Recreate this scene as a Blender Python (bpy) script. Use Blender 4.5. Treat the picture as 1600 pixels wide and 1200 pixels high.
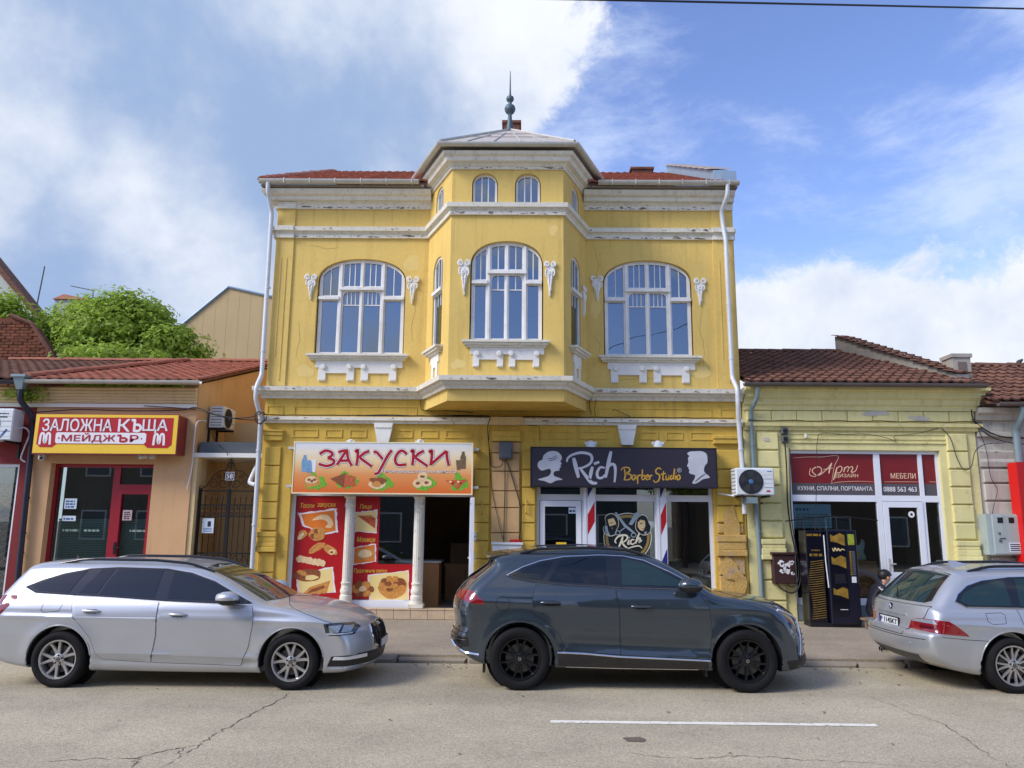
import bpy, bmesh, math, random
import numpy as np
from math import sin, cos, pi, radians, sqrt, atan2, exp
from mathutils import Vector, Matrix
from mathutils.geometry import tessellate_polygon, delaunay_2d_cdt

for _o in list(bpy.data.objects):
    bpy.data.objects.remove(_o)
S = bpy.context.scene
COL = S.collection
random.seed(7)

# ------------------------------------------------------------------ camera
CAMH = 1.95
cam_d = bpy.data.cameras.new('camera')
cam = bpy.data.objects.new('camera', cam_d)
COL.objects.link(cam)
cam_d.sensor_width = 36.0
cam_d.lens = 27.0
cam_d.clip_start = 0.1
cam_d.clip_end = 3000.0
cam.matrix_world = (Matrix.Translation((0, 0, CAMH)) @ Matrix.Rotation(radians(0.6), 4, 'Z')
                    @ Matrix.Rotation(radians(100.36), 4, 'X') @ Matrix.Rotation(radians(0.5), 4, 'Z'))
S.camera = cam
S.render.resolution_x = 1024
S.render.resolution_y = 768

# ------------------------------------------------------------------ light
SUN_DIR = Vector((-0.80, -0.46, 0.76)).normalized()      # towards the sun
SUN_EL = math.asin(SUN_DIR.z)
SUN_AZ = atan2(SUN_DIR.x, SUN_DIR.y)
sun_d = bpy.data.lights.new('sun', 'SUN')
sun_d.energy = 2.1
sun_d.angle = radians(21.0)
sun_d.color = (1.0, 0.95, 0.87)
sun = bpy.data.objects.new('sun', sun_d)
COL.objects.link(sun)
sun.rotation_euler = (-SUN_DIR).to_track_quat('-Z', 'Y').to_euler()
sun.location = (-10, -8, 16)

world = bpy.data.worlds.new('World')
S.world = world
world.use_nodes = True


def build_sky():
    nt = world.node_tree
    N, L = nt.nodes, nt.links
    N.clear()

    def nd(t, **kw):
        n = N.new(t)
        for k, v in kw.items():
            setattr(n, k, v)
        return n

    def math_(op, a, b=None, c=None, clamp=False):
        n = nd('ShaderNodeMath', operation=op)
        n.use_clamp = clamp
        for i, v in enumerate((a, b, c)):
            if v is None:
                continue
            if isinstance(v, (int, float)):
                n.inputs[i].default_value = v
            else:
                L.new(v, n.inputs[i])
        return n.outputs[0]

    def smooth(v, lo, hi):
        n = nd('ShaderNodeMapRange', interpolation_type='SMOOTHSTEP')
        L.new(v, n.inputs[0])
        n.inputs[1].default_value = lo
        n.inputs[2].default_value = hi
        return n.outputs[0]

    def mix(f, a, b):
        n = nd('ShaderNodeMix', data_type='RGBA')
        if isinstance(f, (int, float)):
            n.inputs[0].default_value = f
        else:
            L.new(f, n.inputs[0])
        for i, v in ((6, a), (7, b)):
            if isinstance(v, tuple):
                n.inputs[i].default_value = (*v, 1)
            else:
                L.new(v, n.inputs[i])
        return n.outputs[2]

    tc = nd('ShaderNodeTexCoord')
    d = tc.outputs['Generated']
    nrm = nd('ShaderNodeVectorMath', operation='NORMALIZE')
    L.new(d, nrm.inputs[0])
    D = nrm.outputs[0]
    sep = nd('ShaderNodeSeparateXYZ')
    L.new(D, sep.inputs[0])
    # cloud deck seen from below: project the direction on a plane overhead
    zz = math_('ADD', math_('MAXIMUM', sep.outputs[2], 0.0), 0.16)
    cx = math_('DIVIDE', sep.outputs[0], zz)
    cy = math_('DIVIDE', sep.outputs[1], zz)
    cmb = nd('ShaderNodeCombineXYZ')
    L.new(cx, cmb.inputs[0])
    L.new(cy, cmb.inputs[1])
    P = cmb.outputs[0]

    def noise(vec, scale, detail=6, rough=.55, dist=0., off=(0, 0, 0)):
        mp = nd('ShaderNodeMapping')
        mp.inputs['Location'].default_value = off
        L.new(vec, mp.inputs[0])
        n = nd('ShaderNodeTexNoise')
        n.inputs['Scale'].default_value = scale
        n.inputs['Detail'].default_value = detail
        n.inputs['Roughness'].default_value = rough
        n.inputs['Distortion'].default_value = dist
        L.new(mp.outputs[0], n.inputs['Vector'])
        return n.outputs[0]

    def blob(px, py, k):
        # direction through a place in the sky
        v = cam.matrix_world.to_3x3() @ Vector(((px - 800) / 1200, (600 - py) / 1200, -1))
        v.normalize()
        n = nd('ShaderNodeVectorMath', operation='DOT_PRODUCT')
        L.new(D, n.inputs[0])
        n.inputs[1].default_value = v
        return math_('EXPONENT', math_('MULTIPLY', math_('SUBTRACT', n.outputs['Value'], 1.0), k))

    def total(items):
        t = 0.0
        for (px, py, k, w) in items:
            t = math_('MULTIPLY_ADD', blob(px, py, k), w, t)
        return t

    sky = nd('ShaderNodeTexSky', sky_type='NISHITA')
    sky.sun_disc = False
    sky.sun_elevation = SUN_EL
    sky.sun_rotation = SUN_AZ
    sky.air_density = 1.0
    sky.dust_density = 0.6
    sky.ozone_density = 2.0
    sc = nd('ShaderNodeVectorMath', operation='MULTIPLY')
    L.new(sky.outputs[0], sc.inputs[0])
    sc.inputs[1].default_value = (SKY_K * 1.16, SKY_K * 1.14, SKY_K * 1.42)
    base = sc.outputs[0]

    # several layers of cloud, torn at the edges by warped fine noise
    def warp(vec, scale, amt, off):
        mp = nd('ShaderNodeMapping')
        mp.inputs['Location'].default_value = off
        L.new(vec, mp.inputs[0])
        n = nd('ShaderNodeTexNoise')
        n.inputs['Scale'].default_value = scale
        n.inputs['Detail'].default_value = 3
        L.new(mp.outputs[0], n.inputs['Vector'])
        su = nd('ShaderNodeVectorMath', operation='SUBTRACT')
        L.new(n.outputs['Color'], su.inputs[0])
        su.inputs[1].default_value = (.5, .5, .5)
        ma = nd('ShaderNodeVectorMath', operation='MULTIPLY_ADD')
        L.new(su.outputs[0], ma.inputs[0])
        ma.inputs[1].default_value = (amt, amt, amt)
        L.new(vec, ma.inputs[2])
        return ma.outputs[0]

    Dw = warp(D, 4.0, .16, (1, 2, 3))
    big = noise(Dw, 2.2, 4, .5, 0., (3.1, 1.7, 0))
    mid = noise(Dw, 6.5, 8, .60, 0., (1.3, 4.2, .6))
    fin = noise(Dw, 18.0, 10, .68, 0., (5.0, 2.0, 1.0))
    body = math_('ADD', math_('MULTIPLY', big, .28), math_('ADD', math_('MULTIPLY', mid, .42), math_('MULTIPLY', fin, .30)))
    # where the photograph has its cloud masses and its blue gaps
    bias = total([(300, 130, 16, .26), (60, 330, 26, .16), (740, 70, 60, .14), (345, 425, 90, .12), (560, 200, 30, .12), (150, 440, 45, .10),
                  (1240, 115, 170, .25), (1185, 170, 420, .16), (1270, 100, 600, .08), (960, 60, 220, .10),
                  (1330, 535, 50, .24), (1560, 510, 45, .20), (1180, 500, 100, .18),
                  (330, 345, 300, -.22), (395, 335, 400, -.12), (1120, 60, 60, -.20), (1420, 300, 30, -.16), (1420, 60, 60, -.16), (1040, 270, 60, -.10), (1250, 320, 60, -.14), (900, 230, 200, -.10)])
    dens = smooth(math_('ADD', body, bias), .505, .605)
    # thin veil of high cloud
    mp = nd('ShaderNodeMapping')
    mp.inputs['Scale'].default_value = (1.0, 1.0, 2.2)
    mp.inputs['Rotation'].default_value = (0, radians(24), 0)
    L.new(warp(D, 3.0, .10, (4, 0, 1)), mp.inputs[0])
    veil_n = noise(mp.outputs[0], 5.0, 10, .66, 0., (7, 3, 2))
    veil = math_('MULTIPLY', smooth(math_('ADD', veil_n, total([(930, 190, 80, .14), (1570, 200, 60, .16), (1330, 420, 30, .04), (1120, 50, 60, -.12), (1400, 40, 80, -.10)])), .44, .82), .72)
    # thick parts of the deck are blue grey underneath, rims stay white
    shade_n = math_('ADD', math_('MULTIPLY', noise(Dw, 4.2, 6, .55, 0., (2.2, 8.1, 3.3)), 1.1), math_('MULTIPLY', noise(D, 13.0, 7, .6, 0., (9, 1, 3)), .48))
    shade = smooth(math_('ADD', shade_n, total([(480, 215, 24, .42), (110, 100, 40, .30), (640, 250, 60, .14), (150, 390, 60, .30), (240, 450, 60, .22),
                                                  (370, 45, 160, -.24), (70, 235, 110, -.46), (210, 290, 220, -.36), (335, 405, 160, -.60), (800, 60, 60, -.16), (830, 150, 90, -.14),
                                                  (600, 255, 700, -.34),
                                                  (1230, 110, 100, -.3), (1400, 480, 60, -.14), (1350, 560, 120, .16)])), .56, 1.34)
    cloud = mix(shade, (.79, .82, .88), (.285, .395, .61))
    c1 = mix(veil, base, (.62, .72, .93))
    c2 = mix(dens, c1, cloud)
    # the lowest few degrees go hazy
    haze = math_('POWER', math_('SUBTRACT', 1.0, math_('MAXIMUM', sep.outputs[2], 0.0)), 14.0)
    c3 = mix(math_('MULTIPLY', haze, .55), c2, (.72, .80, .94))
    # below the horizon: nothing but ground light
    c4 = mix(smooth(sep.outputs[2], -.06, -.01), (.18, .17, .15), c3)
    bg = nd('ShaderNodeBackground')
    L.new(c4, bg.inputs[0])
    bg.inputs[1].default_value = 0.84
    out = nd('ShaderNodeOutputWorld')
    L.new(bg.outputs[0], out.inputs[0])


SKY_K = 0.15
build_sky()
S.view_settings.view_transform = 'Standard'
S.view_settings.look = 'None'
S.view_settings.gamma = 1.0
S.view_settings.exposure = 0.54
S.view_settings.use_curve_mapping = False

# ------------------------------------------------------------------ helpers
Z = Vector((0, 0, 1))


class Fr:
    """a wall frame: a runs along the wall, b up, c out of the wall"""
    def __init__(s, O, u, n=None):
        s.O = Vector(O)
        s.u = Vector(u).normalized()
        s.n = Vector(n).normalized() if n else s.u.cross(Z)

    def __call__(s, a, b, c=0.0):
        return s.O + s.u * a + Z * b + s.n * c


class MB:
    def __init__(s):
        s.v = []
        s.f = []

    def add(s, vs, fs):
        o = len(s.v)
        s.v.extend(tuple(p) for p in vs)
        s.f.extend(tuple(i + o for i in f) for f in fs)
        return s

    def hexa(s, p):
        return s.add(p, [(0, 3, 2, 1), (4, 5, 6, 7), (0, 1, 5, 4), (1, 2, 6, 5), (2, 3, 7, 6), (3, 0, 4, 7)])

    def box(s, x0, x1, y0, y1, z0, z1):
        return s.hexa([(x0, y0, z0), (x1, y0, z0), (x1, y1, z0), (x0, y1, z0), (x0, y0, z1), (x1, y0, z1), (x1, y1, z1), (x0, y1, z1)])

    def fbox(s, fr, a0, a1, b0, b1, c0, c1):
        return s.hexa([fr(a0, b0, c1), fr(a1, b0, c1), fr(a1, b0, c0), fr(a0, b0, c0), fr(a0, b1, c1), fr(a1, b1, c1), fr(a1, b1, c0), fr(a0, b1, c0)])

    def bevbox(s, fr, a0, a1, b0, b1, c0, c1, w=.012):
        """a block whose front edges are chamfered"""
        P = [fr(a0, b0, c0), fr(a1, b0, c0), fr(a1, b1, c0), fr(a0, b1, c0),
             fr(a0, b0, c1 - w), fr(a1, b0, c1 - w), fr(a1, b1, c1 - w), fr(a0, b1, c1 - w),
             fr(a0 + w, b0 + w, c1), fr(a1 - w, b0 + w, c1), fr(a1 - w, b1 - w, c1), fr(a0 + w, b1 - w, c1)]
        return s.add(P, [(3, 2, 1, 0), (0, 1, 5, 4), (1, 2, 6, 5), (2, 3, 7, 6), (3, 0, 4, 7),
                         (4, 5, 9, 8), (5, 6, 10, 9), (6, 7, 11, 10), (7, 4, 8, 11), (8, 9, 10, 11)])

    def prism(s, fr, poly, c0, c1, holes=()):
        loops = [list(poly)] + [list(h) for h in holes]
        tris = tessellate_polygon([[Vector((p[0], p[1], 0)) for p in l] for l in loops])
        flat = [p for l in loops for p in l]
        n = len(flat)
        vs = [fr(p[0], p[1], c1) for p in flat] + [fr(p[0], p[1], c0) for p in flat]
        fs = []
        for t in tris:
            a, b, c = t
            A, B, Cc = flat[a], flat[b], flat[c]
            if (B[0] - A[0]) * (Cc[1] - A[1]) - (B[1] - A[1]) * (Cc[0] - A[0]) < 0:
                a, b, c = c, b, a
            fs.append((a, b, c))
            fs.append((c + n, b + n, a + n))
        o = 0
        for k, l in enumerate(loops):
            m = len(l)
            ar = sum(l[i][0] * l[(i + 1) % m][1] - l[(i + 1) % m][0] * l[i][1] for i in range(m))
            fl = (ar > 0) == (k == 0)
            for i in range(m):
                a, b = o + i, o + (i + 1) % m
                fs.append((b, a, a + n, b + n) if fl else (a, b, b + n, a + n))
            o += m
        return s.add(vs, fs)

    def tube(s, path, r, n=8, cap=True):
        P = [Vector(p) for p in path]
        rs = r if isinstance(r, (list, tuple)) else [r] * len(P)
        rings = []
        T = (P[1] - P[0]).normalized()
        up = Vector((0, 0, 1)) if abs(T.z) < .9 else Vector((1, 0, 0))
        N_ = T.cross(up).normalized()
        vs = []
        for i, p in enumerate(P):
            if i == 0:
                T = (P[1] - P[0])
            elif i == len(P) - 1:
                T = (P[-1] - P[-2])
            else:
                T = (P[i + 1] - P[i - 1])
            if T.length < 1e-9:
                T = Vector((0, 0, 1))
            T.normalize()
            N_ = (N_ - T * N_.dot(T))
            if N_.length < 1e-6:
                N_ = T.orthogonal()
            N_.normalize()
            B = T.cross(N_)
            for k in range(n):
                a = 2 * pi * k / n
                vs.append(p + (N_ * cos(a) + B * sin(a)) * rs[i])
        fs = []
        for i in range(len(P) - 1):
            for k in range(n):
                k2 = (k + 1) % n
                fs.append((i * n + k, i * n + k2, (i + 1) * n + k2, (i + 1) * n + k))
        if cap:
            fs.append(tuple(range(n))[::-1])
            fs.append(tuple((len(P) - 1) * n + k for k in range(n)))
        return s.add(vs, fs)

    def lathe(s, prof, O, axis=(0, 0, 1), n=20, cap=True):
        """prof = (radius, height) along the axis"""
        O = Vector(O)
        A = Vector(axis).normalized()
        X = A.orthogonal().normalized()
        if abs(A.z) < .5:
            X = Z.cross(A).normalized()
        Yv = A.cross(X)
        vs = []
        for (r, h) in prof:
            for k in range(n):
                a = 2 * pi * k / n
                vs.append(O + A * h + (X * cos(a) + Yv * sin(a)) * r)
        fs = []
        for i in range(len(prof) - 1):
            for k in range(n):
                k2 = (k + 1) % n
                fs.append((i * n + k, i * n + k2, (i + 1) * n + k2, (i + 1) * n + k))
        if cap:
            if prof[0][0] > 1e-5:
                fs.append(tuple(range(n))[::-1])
            if prof[-1][0] > 1e-5:
                fs.append(tuple((len(prof) - 1) * n + k for k in range(n)))
        return s.add(vs, fs)

    def sweep(s, prof, path, close=False):
        """prof = (out, z) closed outline, path = plan points; out is to the right hand of the path's travel"""
        n = len(path)
        P = [Vector((p[0], p[1])) for p in path]
        vs = []
        for i in range(n):
            dirs = []
            if i > 0:
                dirs.append((P[i] - P[i - 1]).normalized())
            if i < n - 1:
                dirs.append((P[i + 1] - P[i]).normalized())
            ns = [Vector((d.y, -d.x)) for d in dirs]
            m = sum(ns, Vector((0, 0))).normalized()
            k = 1 / max(.3, m.dot(ns[0]))
            for (o, z) in prof:
                q = P[i] + m * o * k
                vs.append((q.x, q.y, z))
        m = len(prof)
        fs = []
        for i in range(n - 1):
            for k in range(m):
                k2 = (k + 1) % m
                fs.append((i * m + k, (i + 1) * m + k, (i + 1) * m + k2, i * m + k2))
        fs.append(tuple(range(m)))
        fs.append(tuple((n - 1) * m + k for k in range(m))[::-1])
        return s.add(vs, fs)

    def build(s, name, mat, parent=None, smooth=None, recalc=True, origin=None):
        me = bpy.data.meshes.new(name)
        V = np.array(s.v, dtype=float).reshape(-1, 3)
        o = Vector(origin) if origin is not None else Vector(((V.min(0) + V.max(0)) / 2).tolist())
        me.from_pydata((V - np.array(o)).tolist(), [], s.f)
        if recalc:
            bm = bmesh.new()
            bm.from_mesh(me)
            bmesh.ops.recalc_face_normals(bm, faces=bm.faces)
            bm.to_mesh(me)
            bm.free()
        if smooth is not None:
            me.shade_smooth()
            me.set_sharp_from_angle(angle=radians(smooth))
        if mat:
            me.materials.append(mat)
        ob = bpy.data.objects.new(name, me)
        COL.objects.link(ob)
        place(ob, o, parent)
        return ob


def world_loc(ob):
    l = Vector(ob.location)
    p = ob.parent
    while p:
        l = l + p.location
        p = p.parent
    return l


def place(ob, loc, parent):
    if parent is not None:
        ob.parent = parent
        ob.location = Vector(loc) - world_loc(parent)
    else:
        ob.location = loc


def tag(o, label, cat, group=None):
    o['label'] = label
    o['category'] = cat
    if group:
        o['group'] = group
    return o


def thing(name, loc, label, cat, group=None):
    o = bpy.data.objects.new(name, None)
    o.empty_display_size = .2
    COL.objects.link(o)
    o.location = loc
    return tag(o, label, cat, group)


def struct(o):
    o['kind'] = 'structure'
    return o


def stuff(o):
    o['kind'] = 'stuff'
    return o


def crom(pts, n=6, close=False):
    """smooth curve through the points"""
    P = [np.array(p, float) for p in pts]
    m = len(P)
    out = []
    rng = range(m) if close else range(m - 1)
    for i in rng:
        if close:
            p0, p1, p2, p3 = P[i - 1], P[i], P[(i + 1) % m], P[(i + 2) % m]
        else:
            p0, p1, p2, p3 = P[max(i - 1, 0)], P[i], P[i + 1], P[min(i + 2, m - 1)]
        for k in range(n):
            t = k / n
            out.append(tuple(.5 * ((2 * p1) + (p2 - p0) * t + (2 * p0 - 5 * p1 + 4 * p2 - p3) * t * t + (3 * p1 - p0 - 3 * p2 + p3) * t ** 3)))
    if not close:
        out.append(tuple(P[-1]))
    return out


def ribbon(pts, w, taper=True):
    """outline polygon of a brush stroke"""
    P = [np.array(p[:2], float) for p in pts]
    n = len(P)
    Lf, Rt = [], []
    for i, p in enumerate(P):
        t = P[min(i + 1, n - 1)] - P[max(i - 1, 0)]
        t = t / (np.linalg.norm(t) + 1e-9)
        nn = np.array([-t[1], t[0]])
        ww = w[i] if isinstance(w, (list, tuple)) else w
        if taper:
            ww = ww * (.55 + .45 * sin(pi * min(1, max(0, (i + .6) / n))))
        Lf.append(tuple(p + nn * ww / 2))
        Rt.append(tuple(p - nn * ww / 2))
    return Lf, Rt


def stroke_mesh(mb, fr, pts, w, c0, c1, taper=True, smooth=5):
    pp = crom(pts, smooth) if smooth and len(pts) > 2 else pts
    Lf, Rt = ribbon(pp, w, taper)
    n = len(Lf)
    for i in range(n - 1):
        q = [Lf[i], Lf[i + 1], Rt[i + 1], Rt[i]]
        mb.add([fr(*p, c1) for p in q] + [fr(*p, c0) for p in q], [(0, 3, 2, 1), (0, 1, 5, 4), (2, 3, 7, 6)])
    return mb


def text_mesh(txt, fr, a0, a1, b0, b1, c, mat, parent, name='lettering', shear=0., bold=0., ext=.004, fit=True):
    cu = bpy.data.curves.new('t', 'FONT')
    cu.body = txt
    cu.size = 1
    cu.shear = shear
    cu.resolution_u = 3
    cu.extrude = .01
    ob = bpy.data.objects.new('t', cu)
    COL.objects.link(ob)
    dg = bpy.context.evaluated_depsgraph_get()
    me = bpy.data.meshes.new_from_object(ob.evaluated_get(dg))
    bpy.data.objects.remove(ob)
    n = len(me.vertices)
    co = np.empty(n * 3)
    me.vertices.foreach_get('co', co)
    co = co.reshape(-1, 3)
    mn, mx = co.min(0), co.max(0)
    sx = (a1 - a0) / max(mx[0] - mn[0], 1e-6)
    sy = (b1 - b0) / max(mx[1] - mn[1], 1e-6)
    mb = MB()
    polys = [tuple(p.vertices) for p in me.polygons]
    # outlines that overlap inside a glyph are set a hair apart
    root = list(range(n))

    def find(i):
        while root[i] != i:
            root[i] = root[root[i]]
            i = root[i]
        return i
    for p in polys:
        for q in p[1:]:
            root[find(q)] = find(p[0])
    ids = {}
    lift = [ids.setdefault(find(i), len(ids)) % 7 * .00012 for i in range(n)]
    k = bold * .5 * abs(sy)
    for q, (dx, dz) in enumerate(((0, 0), (k, k), (-k, -k), (k, -k), (-k, k)) if bold else ((0, 0),)):
        mb.add([fr(a0 + dx + (p[0] - mn[0]) * sx, b0 + dz + (p[1] - mn[1]) * sy, c + (ext if p[2] > 0 else 0) + q * .0009 + lift[i]) for i, p in enumerate(co)], polys)
    bpy.data.meshes.remove(me)
    return mb.build(name, mat, parent, recalc=False)


def print_lines(fr, a0, a1, b0, b1, c, mat, parent, rows=1, seed=0):
    """small print too far away to read"""
    rd = random.Random(seed)
    h = (b1 - b0) / rows
    for k in range(rows):
        x = a0
        while x < a1 - .006:
            w = min(rd.uniform(.5, 2.2) * h * .7, a1 - x)
            MB().fbox(fr, x, x + w, b0 + k * h, b0 + k * h + h * .6, c, c + .0012).build('print', mat, parent, recalc=False)
            x += w + h * .28


def blobpoly(cx, cy, rx, ry, seed=0, rough=.08, n=22, rot=0.):
    rd = random.Random(seed)
    ph = [rd.uniform(0, 6.28) for _ in range(4)]
    out = []
    for k in range(n):
        a = 2 * pi * k / n
        r = 1 + rough * (sin(2 * a + ph[0]) + .7 * sin(3 * a + ph[1]) + .6 * sin(5 * a + ph[2]))
        x, y = rx * r * cos(a), ry * r * sin(a)
        out.append((cx + x * cos(rot) - y * sin(rot), cy + x * sin(rot) + y * cos(rot)))
    return out


# ------------------------------------------------------------------ materials
def srgb(r, g, b):
    f = lambda c: (c / 255 / 12.92) if c / 255 <= .04045 else ((c / 255 + .055) / 1.055) ** 2.4
    return (f(r), f(g), f(b))


MATS = {}


def M(name, col, rough=.7, metal=0., var=0., vscale=2.5, dirt=0., dirtcol=(.12, .10, .07), dscale=5., streak=0., fine=0., bump=0., bscale=60.,
      island=0., spec=.5, coat=0., ior=None, peel=None, peelamt=.0, pscale=2.2):
    m = bpy.data.materials.new(name)
    MATS[name] = m
    m.use_nodes = True
    nt = m.node_tree
    N, L = nt.nodes, nt.links
    b = N['Principled BSDF']
    b.inputs['Roughness'].default_value = rough
    b.inputs['Metallic'].default_value = metal
    b.inputs['Specular IOR Level'].default_value = spec
    b.inputs['Coat Weight'].default_value = coat
    b.inputs['Coat Roughness'].default_value = .04
    if ior:
        b.inputs['IOR'].default_value = ior
    b.inputs['Base Color'].default_value = (*col, 1)
    geo = N.new('ShaderNodeNewGeometry')
    cur = None

    def rgb(c):
        n = N.new('ShaderNodeRGB')
        n.outputs[0].default_value = (*c, 1)
        return n.outputs[0]

    def noise(scale, detail=5, vec=None, rough_=.6):
        n = N.new('ShaderNodeTexNoise')
        n.inputs['Scale'].default_value = scale
        n.inputs['Detail'].default_value = detail
        n.inputs['Roughness'].default_value = rough_
        L.new(vec or geo.outputs['Position'], n.inputs['Vector'])
        return n.outputs[0]

    def rng(v, lo, hi, o0=0., o1=1.):
        n = N.new('ShaderNodeMapRange')
        L.new(v, n.inputs[0])
        for i, k in enumerate((lo, hi, o0, o1)):
            n.inputs[i + 1].default_value = k
        return n.outputs[0]

    def mixc(f, a, b_, mode='MIX'):
        n = N.new('ShaderNodeMix')
        n.data_type = 'RGBA'
        n.blend_type = mode
        if isinstance(f, float):
            n.inputs[0].default_value = f
        else:
            L.new(f, n.inputs[0])
        L.new(a, n.inputs[6])
        L.new(b_, n.inputs[7])
        return n.outputs[2]

    def gain(c, v, lo, hi, amt):
        """multiply by a value that wanders round 1"""
        g = rng(v, lo, hi, 1 - amt, 1 + amt)
        cb = N.new('ShaderNodeCombineColor')
        for i in range(3):
            L.new(g, cb.inputs[i])
        return mixc(1.0, c, cb.outputs[0], 'MULTIPLY')

    if var or dirt or streak or fine or island or peel:
        cur = rgb(col)
        if island:
            cur = gain(cur, geo.outputs['Random Per Island'], 0, 1, island)
        if var:
            cur = gain(cur, noise(vscale, 5), .3, .7, var)
        if fine:
            cur = gain(cur, noise(vscale * 28, 3), .3, .7, fine)
        if streak:
            mp = N.new('ShaderNodeMapping')
            mp.inputs['Scale'].default_value = (7, 7, .45)
            L.new(geo.outputs['Position'], mp.inputs[0])
            cur = mixc(rng(noise(1.0, 6, mp.outputs[0]), .52, .78, 0, streak), cur, rgb(dirtcol))
        if peel:
            cur = mixc(rng(noise(pscale, 9, None, .68), .62 - peelamt, .64 - peelamt), cur, rgb(peel))
        if dirt:
            cur = mixc(rng(noise(dscale, 9, None, .72), .56, .74, 0, dirt), cur, rgb(dirtcol))
        L.new(cur, b.inputs['Base Color'])
    if bump:
        bn = N.new('ShaderNodeBump')
        bn.inputs['Strength'].default_value = bump
        bn.inputs['Distance'].default_value = .02
        L.new(noise(bscale, 6), bn.inputs['Height'])
        L.new(bn.outputs[0], b.inputs['Normal'])
    return m


def glass(name, tint, refl=.2, rough=.015, gain_=(1, 1, 1), wavy=.02):
    m = bpy.data.materials.new(name)
    MATS[name] = m
    m.use_nodes = True
    nt = m.node_tree
    N, L = nt.nodes, nt.links
    N.remove(N['Principled BSDF'])
    tr = N.new('ShaderNodeBsdfTransparent')
    tr.inputs[0].default_value = (*tint, 1)
    gl = N.new('ShaderNodeBsdfGlossy')
    gl.inputs[0].default_value = (*gain_, 1)
    gl.inputs['Roughness'].default_value = rough
    lw = N.new('ShaderNodeFresnel')
    lw.inputs[0].default_value = 1.5
    mr = N.new('ShaderNodeMapRange')
    L.new(lw.outputs[0], mr.inputs[0])
    mr.inputs[1].default_value = .04
    mr.inputs[2].default_value = 1.
    mr.inputs[3].default_value = refl
    mr.inputs[4].default_value = 1.
    # old panes are never quite flat
    geo = N.new('ShaderNodeNewGeometry')
    nz = N.new('ShaderNodeTexNoise')
    nz.inputs['Scale'].default_value = 1.7
    L.new(geo.outputs['Position'], nz.inputs['Vector'])
    bp = N.new('ShaderNodeBump')
    bp.inputs['Strength'].default_value = wavy
    bp.inputs['Distance'].default_value = .1
    L.new(nz.outputs[0], bp.inputs['Height'])
    L.new(bp.outputs[0], gl.inputs['Normal'])
    mx = N.new('ShaderNodeMixShader')
    L.new(mr.outputs[0], mx.inputs[0])
    L.new(tr.outputs[0], mx.inputs[1])
    L.new(gl.outputs[0], mx.inputs[2])
    L.new(mx.outputs[0], N['Material Output'].inputs[0])
    return m


grime = (.10, .085, .06)
m_yel = M('yellow_plaster', srgb(220, 188, 104), .85, var=.07, vscale=1.1, dirt=.42, dirtcol=srgb(164, 130, 62), dscale=2.2, streak=.42, fine=.06, bump=.25, bscale=45)
m_yel2 = M('yellow_plaster_weathered', srgb(210, 174, 76), .88, var=.10, vscale=1.6, dirt=.45, dirtcol=srgb(120, 92, 42), dscale=6, streak=.30, fine=.06, bump=.35, bscale=40, peel=srgb(190, 165, 125), peelamt=-.05, pscale=3.0)
m_damaged = M('crumbling_plaster', srgb(196, 160, 90), .95, var=.18, vscale=3., dirt=.7, dirtcol=srgb(120, 98, 70), dscale=4, peel=srgb(190, 160, 120), peelamt=.08, bump=.9, bscale=22)
m_pink = M('bare_pink_plaster', srgb(196, 160, 112), .9, var=.10, vscale=3., dirt=.35, dirtcol=srgb(140, 104, 60), dscale=5, streak=.25, bump=.3)
m_white = M('white_trim_paint', srgb(222, 217, 200), .75, var=.06, vscale=3., dirt=.9, dirtcol=srgb(112, 96, 76), dscale=14, streak=.28, bump=.25, bscale=50)
m_stucco_w = M('white_stucco_ornament', srgb(228, 226, 218), .8, var=.05, dirt=.35, dirtcol=srgb(140, 125, 100), dscale=14, bump=.3, bscale=60)
m_winframe = M('weathered_window_paint', srgb(228, 226, 220), .65, var=.08, vscale=4, dirt=.5, dirtcol=srgb(120, 105, 85), dscale=16, streak=.35)
m_gutter = M('grey_zinc', srgb(196, 194, 184), .5, .35, var=.10, vscale=4, dirt=.35, dscale=8, streak=.2)
m_pipe = M('painted_downpipe', srgb(206, 210, 212), .45, .1, var=.05, dirt=.45, dirtcol=srgb(110, 100, 90), dscale=9, streak=.25)
m_pipe_g = M('grey_downpipe', srgb(128, 146, 150), .5, .2, var=.1, dirt=.4, dscale=9)
m_pipe_d = M('dark_plastic_pipe', srgb(38, 36, 52), .4, 0, var=.1)
m_tile_red = M('red_roof_tile', srgb(164, 100, 76), .85, var=.16, vscale=5, island=.22, dirt=.5, dirtcol=srgb(80, 56, 44), dscale=7, bump=.3)
m_tile_old = M('old_brown_roof_tile', srgb(112, 76, 58), .9, var=.20, vscale=4, island=.26, dirt=.7, dirtcol=srgb(66, 54, 46), dscale=5, bump=.3)
m_tin = M('weathered_sheet_roof', srgb(186, 176, 166), .6, .15, var=.12, vscale=2.5, dirt=.5, dirtcol=srgb(120, 96, 80), dscale=6)
m_flash = M('blue_grey_flashing', srgb(150, 170, 186), .5, .3, var=.1, vscale=3, dirt=.3, dscale=6, streak=.2)
m_finial = M('patinated_finial', srgb(86, 102, 108), .55, .5, var=.2, vscale=9)
m_brick = M('sooty_brick', srgb(110, 74, 58), .9, var=.25, vscale=7, dirt=.8, dirtcol=srgb(52, 38, 32), dscale=5, bump=.7, bscale=18)
m_brickR = M('rough_brown_brick', srgb(112, 66, 44), .95, var=.3, vscale=5, island=.25, dirt=.8, dirtcol=srgb(50, 34, 26), dscale=4, bump=.8, bscale=16)
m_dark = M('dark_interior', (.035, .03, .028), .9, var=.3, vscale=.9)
m_brown_in = M('brown_interior', (.24, .16, .10), .85, var=.2, vscale=1.)
m_curtain = M('white_curtain', srgb(190, 196, 204), .9, var=.1, vscale=5)
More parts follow.
